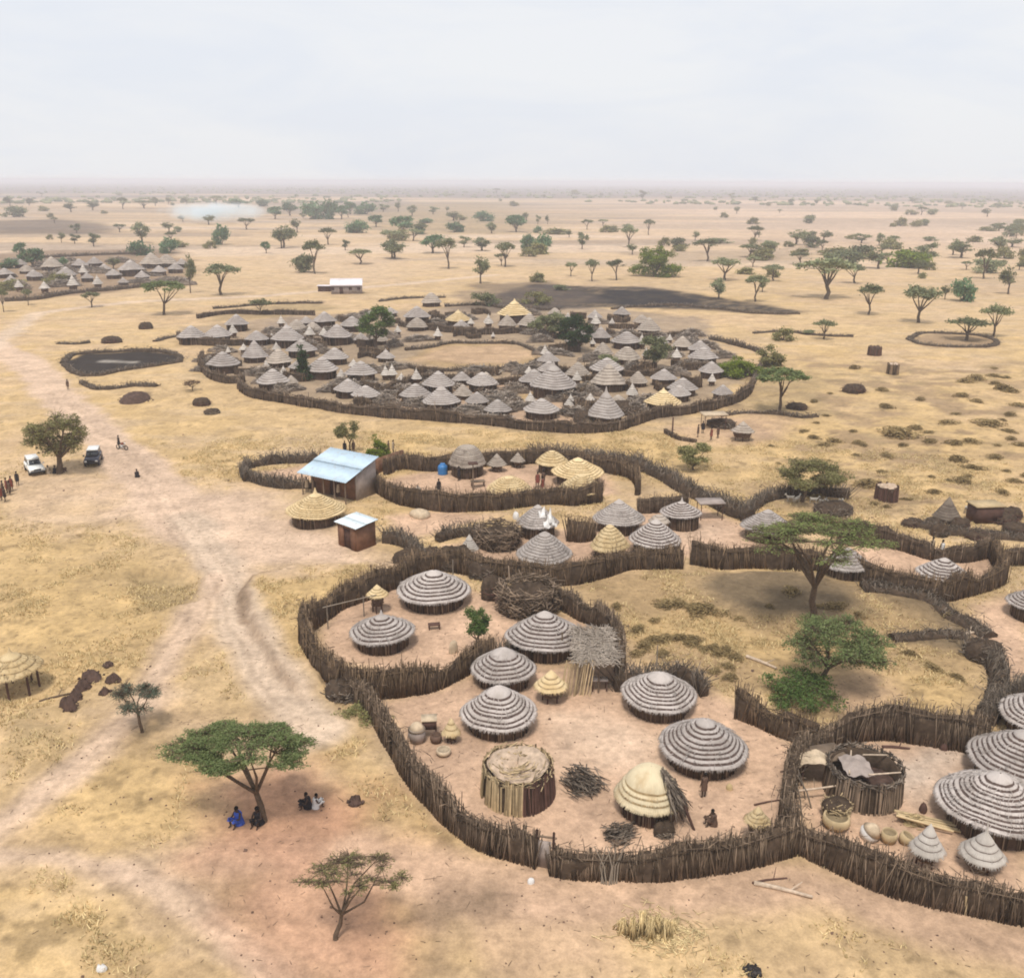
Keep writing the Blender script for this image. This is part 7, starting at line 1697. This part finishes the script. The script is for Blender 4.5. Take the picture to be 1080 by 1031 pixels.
SUN_EL, SUN_AZ = R_(66), R_(192)      # azimuth clockwise from north (+y): behind the camera, a little to the left
w = bpy.data.worlds.new('World'); SC.world = w; w.use_nodes = True; nt = w.node_tree
bg = nt.nodes['Background']; sky = nt.nodes.new('ShaderNodeTexSky'); sky.sky_type = 'NISHITA'; sky.sun_disc = False
sky.sun_elevation = SUN_EL; sky.sun_rotation = SUN_AZ; sky.altitude = 600; sky.air_density = 1.0; sky.dust_density = 6.0; sky.ozone_density = 1.0
SKY_S = 0.10
tc = nt.nodes.new('ShaderNodeTexCoord'); mp = nt.nodes.new('ShaderNodeMapping'); mp.inputs['Scale'].default_value = (1.2, 1.2, 5.0)
nt.links.new(tc.outputs['Generated'], mp.inputs[0])
cl = noise(nt, mp.outputs[0], 2.6, 6, .6, .4)
veil = mixc(nt, maprange(nt, cl, .40, .60, 0, 1), tuple(v / SKY_S for v in VEIL_A), tuple(v / SKY_S for v in VEIL_B))
col = mixc(nt, .86, sky.outputs[0], veil)
nt.links.new(col, bg.inputs['Color']); bg.inputs['Strength'].default_value = SKY_S
L = bpy.data.lights.new('sun', 'SUN'); L.energy = SUN_E; L.angle = R_(11); L.color = (1.0, .94, .84)
so = bpy.data.objects.new('sun', L); COL.objects.link(so)
dv = Vector((math.sin(SUN_AZ) * math.cos(SUN_EL), math.cos(SUN_AZ) * math.cos(SUN_EL), math.sin(SUN_EL)))
so.rotation_euler = dv.to_track_quat('Z', 'Y').to_euler(); so.location = (0, -40, 90)
cam = bpy.data.cameras.new('camera'); co = bpy.data.objects.new('camera', cam); COL.objects.link(co)
cam.sensor_fit = 'HORIZONTAL'; cam.sensor_width = 36.0; cam.lens = F / PW * 36.0; cam.clip_start = .5; cam.clip_end = 60000
co.matrix_world = Matrix.Translation(Vector(CAMPOS)) @ Matrix(CAMROT.tolist()).to_4x4()
SC.camera = co
SC.view_settings.view_transform = 'Standard'; SC.view_settings.look = 'None'; SC.view_settings.exposure = EXPO; SC.view_settings.gamma = 1.0
cy = SC.cycles
cy.use_denoising = True; cy.max_bounces = 4; cy.diffuse_bounces = 3; cy.glossy_bounces = 2; cy.transmission_bounces = 2; cy.volume_bounces = 3; cy.transparent_max_bounces = 32
cy.pixel_filter_type = 'BLACKMAN_HARRIS'; cy.filter_width = 1.9
